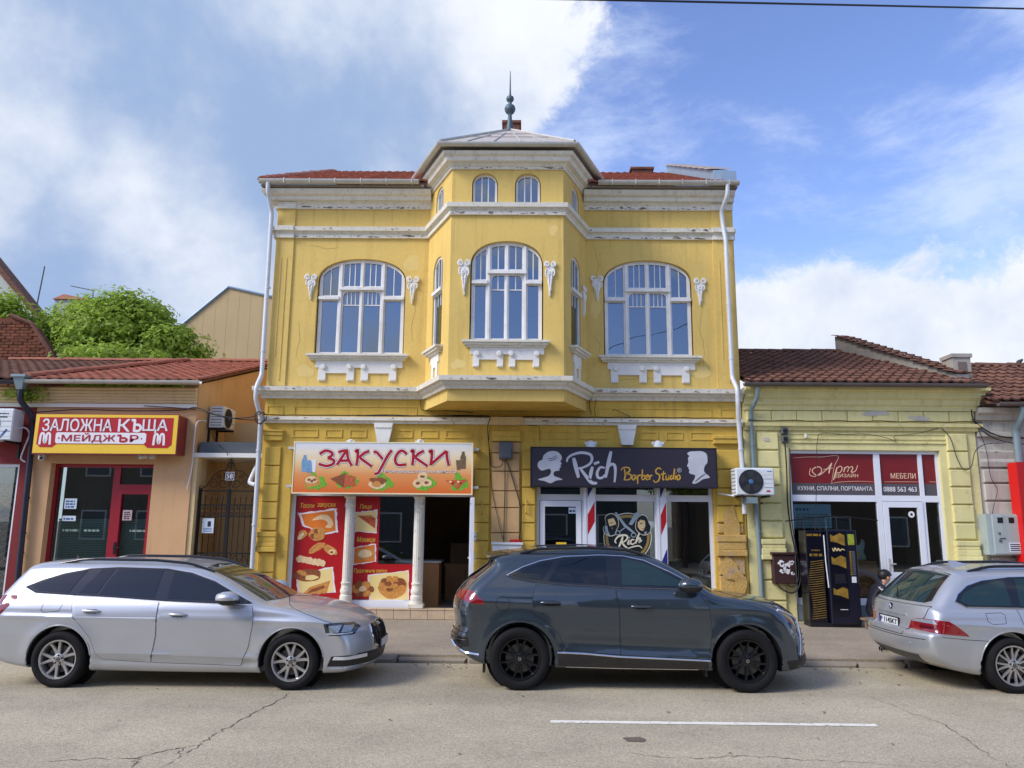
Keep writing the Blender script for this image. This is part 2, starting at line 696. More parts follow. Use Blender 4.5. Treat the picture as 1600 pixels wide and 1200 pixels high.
m_glass = glass('window_glass', (.38, .43, .48), .23, .012, (.74, .83, .92))
m_shopglass = glass('shop_glass', (.80, .86, .85), .085, .01, wavy=0)
m_pvc = M('white_window_profile', srgb(226, 229, 234), .35, var=.03, dirt=.12, dscale=6)
m_redpvc = M('red_window_profile', srgb(150, 22, 40), .35, var=.05)
m_black = M('black_metal', (.012, .012, .014), .45, .2)
m_iron = M('wrought_iron', (.014, .013, .014), .5, .4, var=.3, vscale=20)
m_cable = M('black_cable', (.012, .012, .013), .55)
m_cable_g = M('grey_cable', (.10, .10, .10), .6)
m_tan = M('tan_render', srgb(208, 166, 120), .9, var=.06, vscale=1.5, dirt=.2, dirtcol=srgb(150, 104, 66), dscale=3, streak=.14, fine=.05, bump=.3, bscale=60)
m_ochre = M('ochre_render', srgb(206, 172, 122), .9, var=.09, vscale=1.2, dirt=.35, dirtcol=srgb(130, 92, 52), dscale=2.6, streak=.25, bump=.3)
m_cream = M('cream_render', srgb(216, 190, 140), .9, var=.06, dirt=.25, dirtcol=srgb(150, 120, 80), dscale=4, streak=.3)
m_maroon = M('maroon_render', srgb(122, 34, 34), .8, var=.08, dirt=.2, dscale=4)
m_beige = M('beige_cladding', srgb(196, 170, 124), .85, var=.05, vscale=.8, streak=.12, dirtcol=srgb(150, 125, 88))
m_lime = M('pale_green_yellow_plaster', srgb(221, 211, 148), .88, var=.09, vscale=1.6, dirt=.6, dirtcol=srgb(130, 112, 62), dscale=5, streak=.26, fine=.05, bump=.3, peel=srgb(196, 182, 150), peelamt=-.06)
m_greyp = M('grey_cracked_plaster', srgb(190, 184, 170), .9, var=.12, vscale=2., dirt=.7, dirtcol=srgb(84, 76, 66), dscale=5, streak=.35, bump=.5, peel=srgb(130, 110, 90), peelamt=-.02)
m_greyw = M('grey_white_gable', srgb(178, 182, 174), .9, var=.12, vscale=1., dirt=.5, dirtcol=srgb(110, 112, 104), dscale=2, streak=.35)
m_conc = M('concrete', srgb(164, 158, 148), .9, var=.12, vscale=3, dirt=.4, dscale=6, bump=.4)
m_wood = M('counter_wood', srgb(190, 140, 92), .5, var=.1, vscale=4)
m_acw = M('white_ac_casing', srgb(216, 220, 220), .45, var=.03, dirt=.3, dirtcol=srgb(140, 135, 120), dscale=7, streak=.2)
m_acd = M('dark_fan_grille', (.02, .024, .03), .5)
m_plasticg = M('grey_plastic_box', srgb(84, 90, 92), .5, var=.06)
m_lens = M('lamp_glass', srgb(205, 208, 205), .15, var=.05)


def rotfix(p):
    return p

# ------------------------------------------------------------------ layout from the camera's survey
CM = cam.matrix_world.to_3x3()


def UP(px, py, Y):
    d = CM @ Vector(((px - 800) / 1200, (600 - py) / 1200, -1))
    return Vector((0, 0, CAMH)) + d * (Y / d.y)


def GP(px, py, z=0.0):
    d = CM @ Vector(((px - 800) / 1200, (600 - py) / 1200, -1))
    return Vector((0, 0, CAMH)) + d * ((z - CAMH) / d.z)


# ------------------------------------------------------------------ ground, road, pavement
m_soil = M('dusty_ground', srgb(140, 130, 112), .95, var=.15, vscale=.3)


def asphalt(name, col, patch, gloss=.85):
    m = M(name, col, gloss, var=.16, vscale=.6, dirt=.55, dirtcol=tuple(c * .58 for c in col), dscale=1.1, streak=.0, fine=.0, bump=.0)
    nt = m.node_tree
    N, L = nt.nodes, nt.links
    b = N['Principled BSDF']
    src = b.inputs['Base Color'].links[0].from_socket
    geo = N.new('ShaderNodeNewGeometry')
    # aggregate: stones of different greys
    vo = N.new('ShaderNodeTexVoronoi')
    vo.inputs['Scale'].default_value = 85
    L.new(geo.outputs['Position'], vo.inputs['Vector'])
    mr = N.new('ShaderNodeMapRange')
    sepc = N.new('ShaderNodeSeparateColor')
    L.new(vo.outputs['Color'], sepc.inputs[0])
    L.new(sepc.outputs[0], mr.inputs[0])
    mr.inputs[3].default_value = .70
    mr.inputs[4].default_value = 1.28
    mx = N.new('ShaderNodeVectorMath')
    mx.operation = 'SCALE'
    L.new(src, mx.inputs[0])
    L.new(mr.outputs[0], mx.inputs['Scale'])
    # worn wheel tracks and patches running along the street
    mp = N.new('ShaderNodeMapping')
    mp.inputs['Scale'].default_value = (.12, .9, 1)
    L.new(geo.outputs['Position'], mp.inputs[0])
    nz = N.new('ShaderNodeTexNoise')
    nz.inputs['Scale'].default_value = 1.0
    nz.inputs['Detail'].default_value = 7
    L.new(mp.outputs[0], nz.inputs['Vector'])
    m2 = N.new('ShaderNodeMapRange')
    L.new(nz.outputs[0], m2.inputs[0])
    m2.inputs[1].default_value = .3
    m2.inputs[2].default_value = .7
    m2.inputs[3].default_value = .86
    m2.inputs[4].default_value = 1.12
    mx2 = N.new('ShaderNodeVectorMath')
    mx2.operation = 'SCALE'
    L.new(mx.outputs[0], mx2.inputs[0])
    L.new(m2.outputs[0], mx2.inputs['Scale'])
    L.new(mx2.outputs[0], b.inputs['Base Color'])
    bp = N.new('ShaderNodeBump')
    bp.inputs['Strength'].default_value = .5
    bp.inputs['Distance'].default_value = .006
    L.new(vo.outputs['Distance'], bp.inputs['Height'])
    L.new(bp.outputs[0], b.inputs['Normal'])
    return m


m_road = asphalt('old_asphalt', srgb(174, 163, 138), 1)
m_walk = asphalt('pavement_asphalt', srgb(155, 142, 122), 1)
m_line = M('worn_white_paint', srgb(232, 226, 210), .8, var=.06, dirt=.85, dirtcol=srgb(160, 150, 132), dscale=18, peel=srgb(172, 161, 136), peelamt=.03, pscale=14)
m_crack = M('crack_tar', srgb(104, 94, 80), .95, var=.2, vscale=9)
m_kerb = M('worn_kerb_stone', srgb(150, 140, 124), .9, var=.15, dirt=.6, dirtcol=srgb(90, 76, 58), dscale=9, bump=.6, bscale=30)

struct(MB().box(-900, 900, -900, 1500, -.5, -.03).build('ground', m_soil))


def sheet(name, mat, x0, x1, y0, y1, z, nx=1, ny=1, jig=0., seed=1):
    mb = MB()
    rd = random.Random(seed)
    vs = []
    for j in range(ny + 1):
        for i in range(nx + 1):
            vs.append((x0 + (x1 - x0) * i / nx, y0 + (y1 - y0) * j / ny, z + (rd.uniform(-jig, jig) if 0 < j < ny else 0)))
    fs = [(j * (nx + 1) + i, j * (nx + 1) + i + 1, (j + 1) * (nx + 1) + i + 1, (j + 1) * (nx + 1) + i) for j in range(ny) for i in range(nx)]
    mb.add(vs, fs)
    return mb.build(name, mat, recalc=False)


road = struct(sheet('road', m_road, -70, 70, 1.0, 11.42, 0.0))
mb = MB()
mb.box(-70, 70, 11.56, 40, -.2, .095)
walk = struct(mb.build('pavement', m_walk))
struct(MB().box(-70, 70, -8, .85, -.2, .11).build('pavement', m_walk))
struct(MB().box(-70, 70, .85, 1.0, -.2, .115).build('kerb', m_kerb))

kerb = bpy.data.objects.new('kerb', None)
COL.objects.link(kerb)
kerb.location = (0, 11.49, 0)
struct(kerb)
rd = random.Random(3)
x = -9.0
while x < 11:
    w = rd.uniform(.55, 1.05)
    h = rd.uniform(.055, .10)
    fr = Fr((0, 11.56, 0), (1, 0, 0))
    MB().bevbox(fr, x, x + w - .02, -.15, h, -.06, .12 + rd.uniform(-.03, .03), rd.uniform(.02, .05)).build('kerb_stone', m_kerb, kerb, recalc=False)
    x += w


def ground_strip(name, mat, pts, w, z, parent, seed=0, jag=.6, steps=7):
    rd = random.Random(seed)
    P = [GP(*p) for p in pts]
    Q = []
    for i in range(len(P) - 1):
        for k in range(steps):
            t = k / steps
            q = P[i].lerp(P[i + 1], t)
            if k:
                q = q + Vector((rd.uniform(-1, 1), rd.uniform(-1, 1), 0)) * .035 * jag
            Q.append(q)
    Q.append(P[-1])
    mb = MB()
    n = len(Q)
    vs = []
    for i, q in enumerate(Q):
        t = Q[min(i + 1, n - 1)] - Q[max(i - 1, 0)]
        t.normalize()
        nn = Vector((-t.y, t.x, 0))
        ww = w * .8 * rd.uniform(.2, 1.3) * (.3 + .7 * sin(pi * min(1, (i + .5) / n) ** .8))
        vs += [(q + nn * ww).xy.to_3d() + Vector((0, 0, z)), (q - nn * ww).xy.to_3d() + Vector((0, 0, z))]
    mb.add(vs, [(2 * i, 2 * i + 1, 2 * i + 3, 2 * i + 2) for i in range(n - 1)])
    return mb.build(name, mat, parent, recalc=False)


for k, (pts, w) in enumerate([
        ([(452, 1082), (440, 1092), (400, 1112), (365, 1132), (330, 1152), (310, 1165), (282, 1182), (245, 1202)], .010),
        ([(70, 1191), (110, 1187), (215, 1185), (262, 1172), (290, 1168), (312, 1164)], .009),
        ([(215, 1185), (205, 1200)], .008), ([(290, 1168), (278, 1180)], .007),
        ([(1358, 1088), (1420, 1113), (1470, 1130), (1500, 1150), (1545, 1180), (1582, 1202)], .007),
        ([(970, 1177), (1040, 1184), (1100, 1185), (1150, 1182), (1210, 1183), (1260, 1188), (1350, 1192), (1440, 1201)], .007)]):
    ground_strip('crack', m_crack, pts, w, .004, road, seed=k, jag=.8)

lm = MB()
rd = random.Random(5)
xs = [.33 + 3.27 * i / 60 for i in range(61)]
top = [(x, 8.265 + rd.uniform(-.006, .006)) for x in xs]
bot = [(x, 8.165 + rd.uniform(-.006, .006)) for x in xs]
vs = [(*p, .004) for p in top] + [(*p, .004) for p in bot]
lm.add(vs, [(i, 61 + i, 62 + i, i + 1) for i in range(60)])
lm.build('lane_marking', m_line, road, recalc=False)
pt = [GP(a, b) for a, b in ((972, 1153), (1000, 1152), (1010, 1156), (1006, 1160), (980, 1159))]
MB().add([(p.x, p.y, .004) for p in pt], [tuple(range(5))[::-1]]).build('tar_patch', m_crack, road, recalc=False)
# litter and leaves blown along the gutter
m_leaf_litter = M('dry_litter', srgb(122, 96, 58), .9, island=.4)
rd = random.Random(11)
mb = MB()
for k in range(260):
    x, y = rd.uniform(-7, 9), 11.40 - abs(rd.gauss(0, .22)) if rd.random() < .7 else rd.uniform(7, 15)
    z = .004 if y < 11.42 else .10
    s = rd.uniform(.008, .028)
    a = rd.uniform(0, 6.28)
    mb.add([(x + s * cos(a + q) * (1 if q % 2 else .6), y + s * sin(a + q), z + .004 + rd.uniform(0, .008)) for q in (0, 1.5, 3.1, 4.6)], [(0, 1, 2, 3)])
stuff(mb.build('litter', m_leaf_litter, recalc=False))
bpy.data.objects['litter']['label'] = 'scattered dry leaves and grit along the kerb'
bpy.data.objects['litter']['category'] = 'litter'

# ------------------------------------------------------------------ the yellow corner-bay house
FY = 15.9
FA = Fr((0, FY, 0), (1, 0, 0))
house = thing('yellow_house', (-.35, FY, .1), 'two storey yellow house with white trim and a polygonal bay window in the middle', 'house')
XL, XR = -5.35, 4.62
BL, BR = -2.0, 1.4            # bay at the wall
CL, CR = -1.40, .85           # bay front corners
BY = 14.58


def arch_top(a, w, spring, rise, e=2.2):
    t = min(1., abs(a) / w)
    return spring + rise * max(0., 1 - t ** e) ** (1 / e)


def arch_poly(ac, w, b0, spring, rise, n=20, e=2.2):
    pts = [(ac - w, b0), (ac + w, b0)]
    for k in range(n + 1):
        a = w * cos(pi * k / n)
        pts.append((ac + a, arch_top(a, w, spring, rise, e)))
    return pts


def light_poly(ac, a0, a1, b0, b1=None, arch=None, off=.06, rnd=None):
    """one glazed opening of a window; its head is flat, rounded at one corner or follows the arch"""
    pts = [(ac + a0, b0), (ac + a1, b0)]
    n = 9
    if arch:
        w, sp, ri = arch
        for k in range(n + 1):
            a = a1 + (a0 - a1) * k / n
            pts.append((ac + a, arch_top(a, w, sp, ri) - off))
    elif rnd:
        side, r = rnd
        if side > 0:
            pts += [(ac + a1 - r + r * sin(q), b1 - r + r * cos(q)) for q in [pi / 2 * (1 - k / 6) for k in range(7)]]
            pts.append((ac + a0, b1))
        elif side < 0:
            pts.append((ac + a1, b1))
            pts += [(ac + a0 + r - r * sin(q), b1 - r + r * cos(q)) for q in [pi / 2 * k / 6 for k in range(7)]]
    else:
        pts += [(ac + a1, b1), (ac + a0, b1)]
    return pts


_tr = random.Random(77)


def tilt(fr, l):
    """every old sash hangs a little differently"""
    ac = sum(p[0] for p in l) / len(l)
    u2 = Matrix.Rotation(radians(_tr.uniform(-1.3, 1.3)), 3, 'Z') @ fr.u
    return Fr(fr.O + fr.u * ac - u2 * ac, u2)


def big_window(fr, ac, bz, w, h, spring, rise, m1, side=True, nb_top=2, nb_mid=3, nb_side=1, sw=None, tr_s=1.25, tr_m=1.46, curtain=True, parent=house):
    """art nouveau casement: side lights, a pair of middle sashes with rounded heads, upper lights under the arch"""
    out = arch_poly(ac, w, bz, bz + spring, rise)
    fr = Fr(fr.O + fr.n * .07, fr.u, fr.n)
    arch = (w, bz + spring, rise)
    lights = []
    bars = []
    e = w - .072
    for s in (-1, 1):
        lo, hi = (m1 + .058, e) if s > 0 else (-e, -m1 - .058)
        lights.append(light_poly(ac, lo, hi, bz + .065, bz + tr_s - .05))
        lights.append(light_poly(ac, lo, hi, bz + tr_s + .075, arch=arch, off=.07))
        for k in range(nb_side):
            a = lo + (hi - lo) * (k + 1) / (nb_side + 1)
            bars.append((a, bz + tr_s + .075, arch_top(a, *arch) - .055))
        lo, hi = (.048, m1 - .058) if s > 0 else (-m1 + .058, -.048)
        lights.append(light_poly(ac, lo, hi, bz + .065, bz + tr_m - .055, rnd=(s, .11)))
        lights.append(light_poly(ac, lo, hi, bz + tr_m + .075, arch=arch, off=.07))
        for k in range(nb_top):
            a = lo + (hi - lo) * (k + 1) / (nb_top + 1)
            bars.append((a, bz + tr_m + .075, arch_top(a, *arch) - .055))
        for k in range(nb_mid):
            a = lo + (hi - lo) * (k + 1) / (nb_mid + 1)
            bars.append((a, bz + tr_m - .34, bz + tr_m - .055))
        bars.append((lo, hi, bz + tr_m - .35, 'h'))
    mb = MB()
    mb.prism(fr, out, -.22, -.15, lights)
    # mullions, transom mouldings and outer frame stand proud
    for s in (-1, 1):
        mb.fbox(fr, ac + s * m1 - .022, ac + s * m1 + .022, bz + .01, arch_top(m1, *arch) - .03, -.155, -.115)
        a0, a1 = (ac + m1 + .024, ac + w - .006) if s > 0 else (ac - w + .006, ac - m1 - .024)
        mb.fbox(fr, a0, a1, bz + tr_s - .03, bz + tr_s + .03, -.155, -.075)
        mb.fbox(fr, a0, a1, bz + tr_s + .03, bz + tr_s + .045, -.155, -.10)
    mb.fbox(fr, ac - m1 - .026, ac + m1 + .026, bz + tr_m - .03, bz + tr_m + .03, -.155, -.07)
    mb.fbox(fr, ac - .016, ac + .016, bz + .03, bz + tr_m - .034, -.155, -.125)
    mb.fbox(fr, ac - .020, ac + .020, bz + tr_m + .034, arch_top(0, *arch) - .05, -.155, -.125)
    win = mb.build('window', m_winframe, parent)
    for l in lights:
        MB().prism(tilt(fr, l), l, -.190, -.184).build('pane', m_glass, win)
    for bb in bars:
        if len(bb) == 4:
            MB().fbox(fr, ac + bb[0], ac + bb[1], bb[2] - .010, bb[2] + .010, -.183, -.160).build('glazing_bar', m_winframe, win, recalc=False)
        else:
            MB().fbox(fr, ac + bb[0] - .009, ac + bb[0] + .009, bb[1], bb[2], -.182, -.158).build('glazing_bar', m_winframe, win, recalc=False)
    if curtain:
        rd = random.Random(int(ac * 10) + 5)
        for (lo, hi, zz0, zz1) in ((-w + .03, -w + .20 + rd.random() * .12, bz + .02, bz + h - .5), (w - .30, w - .04, bz + .02, bz + h - .5), (-m1 + .02, m1 - .02, bz + tr_m, bz + h - .1)):
            n = 26
            vs, fs = [], []
            for k in range(n + 1):
                a = lo + (hi - lo) * k / n
                cc = -.36 + .022 * sin(k * 1.7) + .01 * sin(k * .6)
                vs += [fr(ac + a, zz0, cc), fr(ac + a, zz1, cc)]
            fs = [(2 * k, 2 * k + 2, 2 * k + 3, 2 * k + 1) for k in range(n)]
            MB().add(vs, fs).build('curtain', m_curtain, win, smooth=60, recalc=False)
    return win


def sill_and_apron(fr, ac, bz, w, win, sc=1., small=False):
    mb = MB()
    W_ = w + .13
    mb.fbox(fr, ac - W_ - .02, ac + W_ + .02, bz - .055, bz - .012, -.1, .17)
    mb.fbox(fr, ac - W_ + .015, ac + W_ - .015, bz - .10, bz - .055, 0, .13)
    mb.fbox(fr, ac - W_ + .05, ac + W_ - .05, bz - .135, bz - .10, 0, .085)
    mb.build('sill', m_white, win)
    t = bz - .135
    m = MB()
    k = sc
    if small:
        m.prism(fr, [(ac - w * .85, t), (ac - w * .85, t - .18), (ac - w * .62, t - .18), (ac - w * .62, t - .48), (ac - w * .25, t - .48), (ac - w * .25, t - .27),
                     (ac + w * .25, t - .27), (ac + w * .25, t - .48), (ac + w * .62, t - .48), (ac + w * .62, t - .18), (ac + w * .85, t - .18), (ac + w * .85, t)][::-1], 0, .03)
        m.build('apron', m_stucco_w, win)
        return
    pts = [(-.92, 0), (-.92, -.155), (-.855, -.155), (-.855, -.44), (-.70, -.44), (-.70, -.275), (-.255, -.275), (-.255, -.44), (-.10, -.44), (-.10, -.155),
           (.045, -.155), (.045, -.44), (.20, -.44), (.20, -.275), (.64, -.275), (.64, -.44), (.795, -.44), (.795, -.155), (.92, -.155), (.92, 0)]
    off = .03 * k
    m.prism(fr, [(ac + p[0] * k + off, t + p[1] * (.5 + .5 * k)) for p in pts], 0, .035)
    ap = m.build('apron', m_stucco_w, win)
    for a in (-.75, -.20, .10, .74):
        MB().lathe([(.055, 0), (.055, .05), (.045, .062), (0, .066)], fr(ac + a * k + off, t - .14 * (.5 + .5 * k), .02), fr.n, 16).build('rosette', m_stucco_w, win, smooth=40)
    for a in (-.778, -.178, .122, .718):
        for q in (-.045, 0, .045):
            MB().lathe([(.018, 0), (.018, .02), (0, .026)], fr(ac + (a + q) * k + off, t - .415 * (.5 + .5 * k), .03), fr.n, 8).build('stud', m_stucco_w, win)


def ornament(fr, ac, bt, hgt, wid, s, seed):
    """modelled stucco: a pair of curled flowers over a drooping leaf"""
    rd = random.Random(seed)
    mb = MB()
    tail = [(-.30, -.20), (-.26, -.42), (-.12, -.64), (-.06, -.84), (.02, -1.0), (.10, -.96), (.14, -.74), (.26, -.50), (.32, -.22), (.16, -.12), (-.16, -.12)]
    mb.prism(fr, [(ac + s * p[0] * wid * 1.1, bt + p[1] * hgt) for p in crom(tail, 3, True)], 0, .035)
    at = lambda a, b, c: fr(ac + s * a * wid, bt + b * hgt, c)
    for (a, b, r, tr, d) in ((-.27, -.12, .25, 1.7, 1), (.27, -.12, .25, 1.7, -1), (.0, -.36, .17, 1.3, 1)):
        pts = []
        for k in range(24):
            q = tr * 2 * pi * k / 23
            rr = r * (1 - .72 * k / 23)
            pts.append(fr(ac + s * (a * wid + d * rr * wid * cos(q + 1.2)), bt + b * hgt + rr * wid * sin(q + 1.2), .035 + .012 * k / 23))
        mb.tube(pts, [.022 * (1 - .5 * k / 23) for k in range(24)], 6)
    for st in ([(-.20, -.30), (-.10, -.55), (.0, -.86)], [(.20, -.32), (.12, -.58), (.03, -.9)], [(-.34, -.24), (-.40, -.36), (-.30, -.44)], [(.36, -.26), (.42, -.38), (.30, -.48)]):
        mb.tube([at(p[0], p[1], .04) for p in crom(st, 4)], .014, 5)
    for k in range(5):
        O = at(rd.uniform(-.12, .12), -.45 - k * .09, .035)
        mb.lathe([(.014, 0), (.012, .014), (0, .018)], O, fr.n, 7)
    mb.build('ornament', m_stucco_w, house, smooth=45)


# ---- walls
WZ = 5.47
hw_ = .925
openL = arch_poly(-3.435, hw_ + .03, WZ - .02, WZ + 1.63, .50)
openR = arch_poly(2.735, hw_ + .03, WZ - .02, WZ + 1.63, .50)
bay_hole = [(BL + .12, 4.5), (BR - .12, 4.5), (BR - .12, 9.1), (BL + .12, 9.1)]
MB().prism(FA, [(XL, 4.62), (XR, 4.62), (XR, 9.12), (XL, 9.12)], -.40, 0, [openL, openR, bay_hole]).build('wall', m_yel, house)
BK = (-4.70, -.95, .22, 3.50)      # bakery opening
BB = (.36, 3.97, .12, 3.50)        # barber opening
rect = lambda q: [(q[0], q[2]), (q[1], q[2]), (q[1], q[3]), (q[0], q[3])]
MB().prism(FA, [(XL, .08), (XR, .08), (XR, 4.62), (XL, 4.62)], -.40, 0, [rect(BK), rect(BB)]).build('wall', m_yel2, house)
for nm, (x0, x1, y0, y1) in (('l', (XL, XL + .35, FY + .4, 22.5)), ('r', (XR - .35, XR, FY + .4, 22.5)), ('b', (XL + .35, XR - .35, 22.2, 22.5))):
    MB().box(x0, x1, y0, y1, .08, 9.12).build('wall', m_ochre, house)
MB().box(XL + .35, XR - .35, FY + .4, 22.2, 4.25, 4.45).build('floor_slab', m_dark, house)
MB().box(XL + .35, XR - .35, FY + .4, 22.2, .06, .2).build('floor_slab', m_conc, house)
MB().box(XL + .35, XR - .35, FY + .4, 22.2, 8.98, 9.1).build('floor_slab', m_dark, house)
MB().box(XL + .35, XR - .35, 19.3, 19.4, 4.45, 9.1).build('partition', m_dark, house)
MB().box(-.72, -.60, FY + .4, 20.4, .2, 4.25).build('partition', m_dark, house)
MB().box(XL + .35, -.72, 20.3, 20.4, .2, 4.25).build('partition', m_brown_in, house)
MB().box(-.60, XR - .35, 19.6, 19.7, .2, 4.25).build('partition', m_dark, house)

# ---- bay
bayL = Fr((BL, FY, 0), (CL - BL, BY - FY, 0))
bayF = Fr((0, BY, 0), (1, 0, 0))
bayR = Fr((CR, BY, 0), (BR - CR, FY - BY, 0))
LB = sqrt((CL - BL) ** 2 + (BY - FY) ** 2)
BZ = 5.47
bac = -.275
o_m = arch_poly(bac, .725, BZ - .02, BZ + 1.55, .50)
AZ = 8.30
atts = [-.735, .135]
o_a = [arch_poly(a, .262, AZ, AZ + .42, .25) for a in atts]
MB().prism(bayF, [(CL, 4.28), (CR, 4.28), (CR, 9.32), (CL, 9.32)], -.30, 0, [o_m] + o_a).build('bay_wall', m_yel, house)
for fr, sg in ((bayL, 1), (bayR, -1)):
    c = LB * .47 if sg > 0 else LB * .53
    oh = [arch_poly(c, .31, BZ - .02, BZ + 1.65, .30), arch_poly(c, .25, AZ, AZ + .42, .25)]
    MB().prism(fr, [(.0, 4.28), (LB, 4.28), (LB, 9.32), (0, 9.32)], -.26, 0, oh).build('bay_wall', m_yel, house)
sof = [(BL + .02, FY - .01), (CL + .02, BY + .02), (CR - .02, BY + .02), (BR - .02, FY - .01)]
mb = MB()
mb.add([(x, y, 4.276) for x, y in sof] + [(x, y, 4.40) for x, y in sof], [(0, 1, 2, 3), (7, 6, 5, 4), (0, 4, 5, 1), (1, 5, 6, 2), (2, 6, 7, 3), (3, 7, 4, 0)])
mb.build('bay_soffit', m_yel2, house)

# ---- windows
for ac, sd in ((-3.435, 3), (2.735, 8)):
    w = big_window(FA, ac, WZ, hw_, 2.13, 1.63, .50, .46)
    sill_and_apron(FA, ac, WZ, hw_, w)
    ornament(FA, ac - hw_ - .17, WZ + 1.76, .56, .25, 1, sd)
    ornament(FA, ac + hw_ + .19, WZ + 1.72, .60, .25, -1, sd + 1)
w = big_window(bayF, bac, BZ, .70, 2.05, 1.55, .50, .36, nb_top=1, nb_mid=1, tr_s=1.2, tr_m=1.41)
sill_and_apron(bayF, bac, BZ, .70, w, sc=.78)
ornament(bayF, bac - .70 - .15, BZ + 1.66, .74, .24, 1, 21)
ornament(bayF, bac + .70 + .16, BZ + 1.64, .74, .22, -1, 22)


def narrow_window(fr, ac, bz, w, spring, rise, tr, nbars, low=True):
    arch = (w, bz + spring, rise)
    fr = Fr(fr.O + fr.n * (.10 if fr is not bayF else .05), fr.u, fr.n)
    lights = []
    if low:
        lights.append(light_poly(ac, -w + .05, w - .05, bz + .06, bz + tr - .05))
        lights.append(light_poly(ac, -w + .05, w - .05, bz + tr + .07, arch=arch, off=.05))
        b0 = bz + tr + .07
    else:
        lights.append(light_poly(ac, -w + .045, w - .045, bz + .03, arch=arch, off=.045))
        b0 = bz + .03
    mb = MB()
    mb.prism(fr, arch_poly(ac, w, bz, bz + spring, rise), -.20, -.13, lights)
    if low:
        mb.fbox(fr, ac - w + .006, ac + w - .006, bz + tr - .035, bz + tr + .035, -.135, -.06)
    win = mb.build('window', m_winframe, house)
    for l in lights:
        MB().prism(tilt(fr, l), l, -.172, -.166).build('pane', m_glass, win)
    for k in range(nbars):
        a = -w + .05 + (2 * w - .1) * (k + 1) / (nbars + 1)
        MB().fbox(fr, ac + a - .011, ac + a + .011, b0, arch_top(a, *arch) - .045, -.165, -.142).build('glazing_bar', m_winframe, win, recalc=False)
        if low:
            MB().fbox(fr, ac + a - .009, ac + a + .009, bz + tr - .30, bz + tr - .05, -.165, -.142).build('glazing_bar', m_winframe, win, recalc=False)
    return win


for a in atts:
    narrow_window(bayF, a, AZ, .245, .42, .25, 0, 2, low=False)
for fr, sg in ((bayL, 1), (bayR, -1)):
    c = LB * .47 if sg > 0 else LB * .53
    w = narrow_window(fr, c, BZ, .295, 1.65, .30, 1.2, 2)
    sill_and_apron(fr, c, BZ, .30, w, small=True)
    narrow_window(fr, c, AZ, .235, .42, .25, 0, 2, low=False)
ornament(bayR, LB * .53 + .48, BZ + 1.5, .7, .2, -1, 31)

# ---- cornices and bands
P_all = [(XL, FY + .9), (XL, FY), (BL, FY), (CL, BY), (CR, BY), (BR, FY), (XR + .02, FY)]
P_l = [(XL, FY + .9), (XL, FY), (BL + .04, FY)]
P_r = [(BR - .04, FY), (XR - .002, FY)]
P_bay = [(BL - .02, FY + .05), (CL, BY), (CR, BY), (BR + .02, FY + .05)]
I = -.02
band = [(I, 8.06), (.05, 8.06), (.05, 8.13), (.035, 8.15), (.07, 8.19), (.12, 8.20), (.13, 8.29), (.05, 8.305), (I, 8.305)]
ledge = [(I, 4.51), (.06, 4.51), (.08, 4.56), (.14, 4.60), (.15, 4.64), (.22, 4.65), (.23, 4.74), (.04, 4.775), (I, 4.775)]
low = [(I, 3.99), (.06, 3.99), (.07, 4.04), (.12, 4.05), (.12, 4.12), (I, 4.135)]
crown = [(I, 8.73), (.05, 8.73), (.05, 8.82), (.08, 8.85), (.08, 8.87), (.17, 8.89), (.19, 8.96), (.26, 8.99), (.30, 9.05), (.31, 9.09), (I, 9.10)]
bcrown = [(I, 9.04), (.04, 9.04), (.04, 9.09), (.07, 9.11), (.08, 9.14), (.17, 9.16), (.19, 9.24), (.25, 9.27), (.27, 9.33), (I, 9.34)]
MB().sweep(band, P_all).build('string_course', m_white, house)
MB().sweep(ledge, P_all).build('ledge', m_white, house)
MB().sweep(low, [(XL, FY), (XR, FY)]).build('lower_band', m_white, house)
MB().sweep(crown, P_l).build('cornice', m_white, house)
MB().sweep(crown, P_r).build('cornice', m_white, house)
MB().sweep(bcrown, P_bay).build('cornice', m_white, house)


def gutter_prof(o, z, r):
    outer = [(o + r * cos(a), z + r * sin(a)) for a in [pi + pi * k / 10 for k in range(11)]]
    inner = [(o + (r - .008) * cos(a), z + .004 + (r - .008) * sin(a)) for a in [2 * pi - pi * k / 10 for k in range(11)]]
    return outer + inner


MB().sweep(gutter_prof(.43, 9.22, .08), [(XL - .30, FY), (BL - .2, FY)]).build('gutter', m_gutter, house, smooth=40)
MB().sweep(gutter_prof(.43, 9.22, .08), [(BR + .25, FY), (XR + .05, FY)]).build('gutter', m_gutter, house, smooth=40)
MB().sweep(gutter_prof(.36, 9.44, .07), [(BL - .02, FY + .05), (CL, BY), (CR, BY), (BR + .02, FY + .05)]).build('gutter', m_gutter, house, smooth=40)
for k in range(6):
    x = -5.1 + k * .55
    MB().fbox(FA, x - .008, x + .008, 9.13, 9.24, .345, .52).build('gutter_bracket', m_gutter, house)
for k in range(6):
    x = 1.95 + k * .5
    MB().fbox(FA, x - .008, x + .008, 9.13, 9.24, .345, .52).build('gutter_bracket', m_gutter, house)
# boarded eaves
m_board = M('grey_eaves_board', srgb(132, 122, 108), .85, var=.15, vscale=6, dirt=.6, dscale=9)
MB().box(XL - .28, BL - .1, FY - .38, FY + .3, 9.11, 9.145).build('eaves_board', m_board, house)
MB().box(BR + .12, XR + .03, FY - .38, FY + .3, 9.11, 9.145).build('eaves_board', m_board, house)

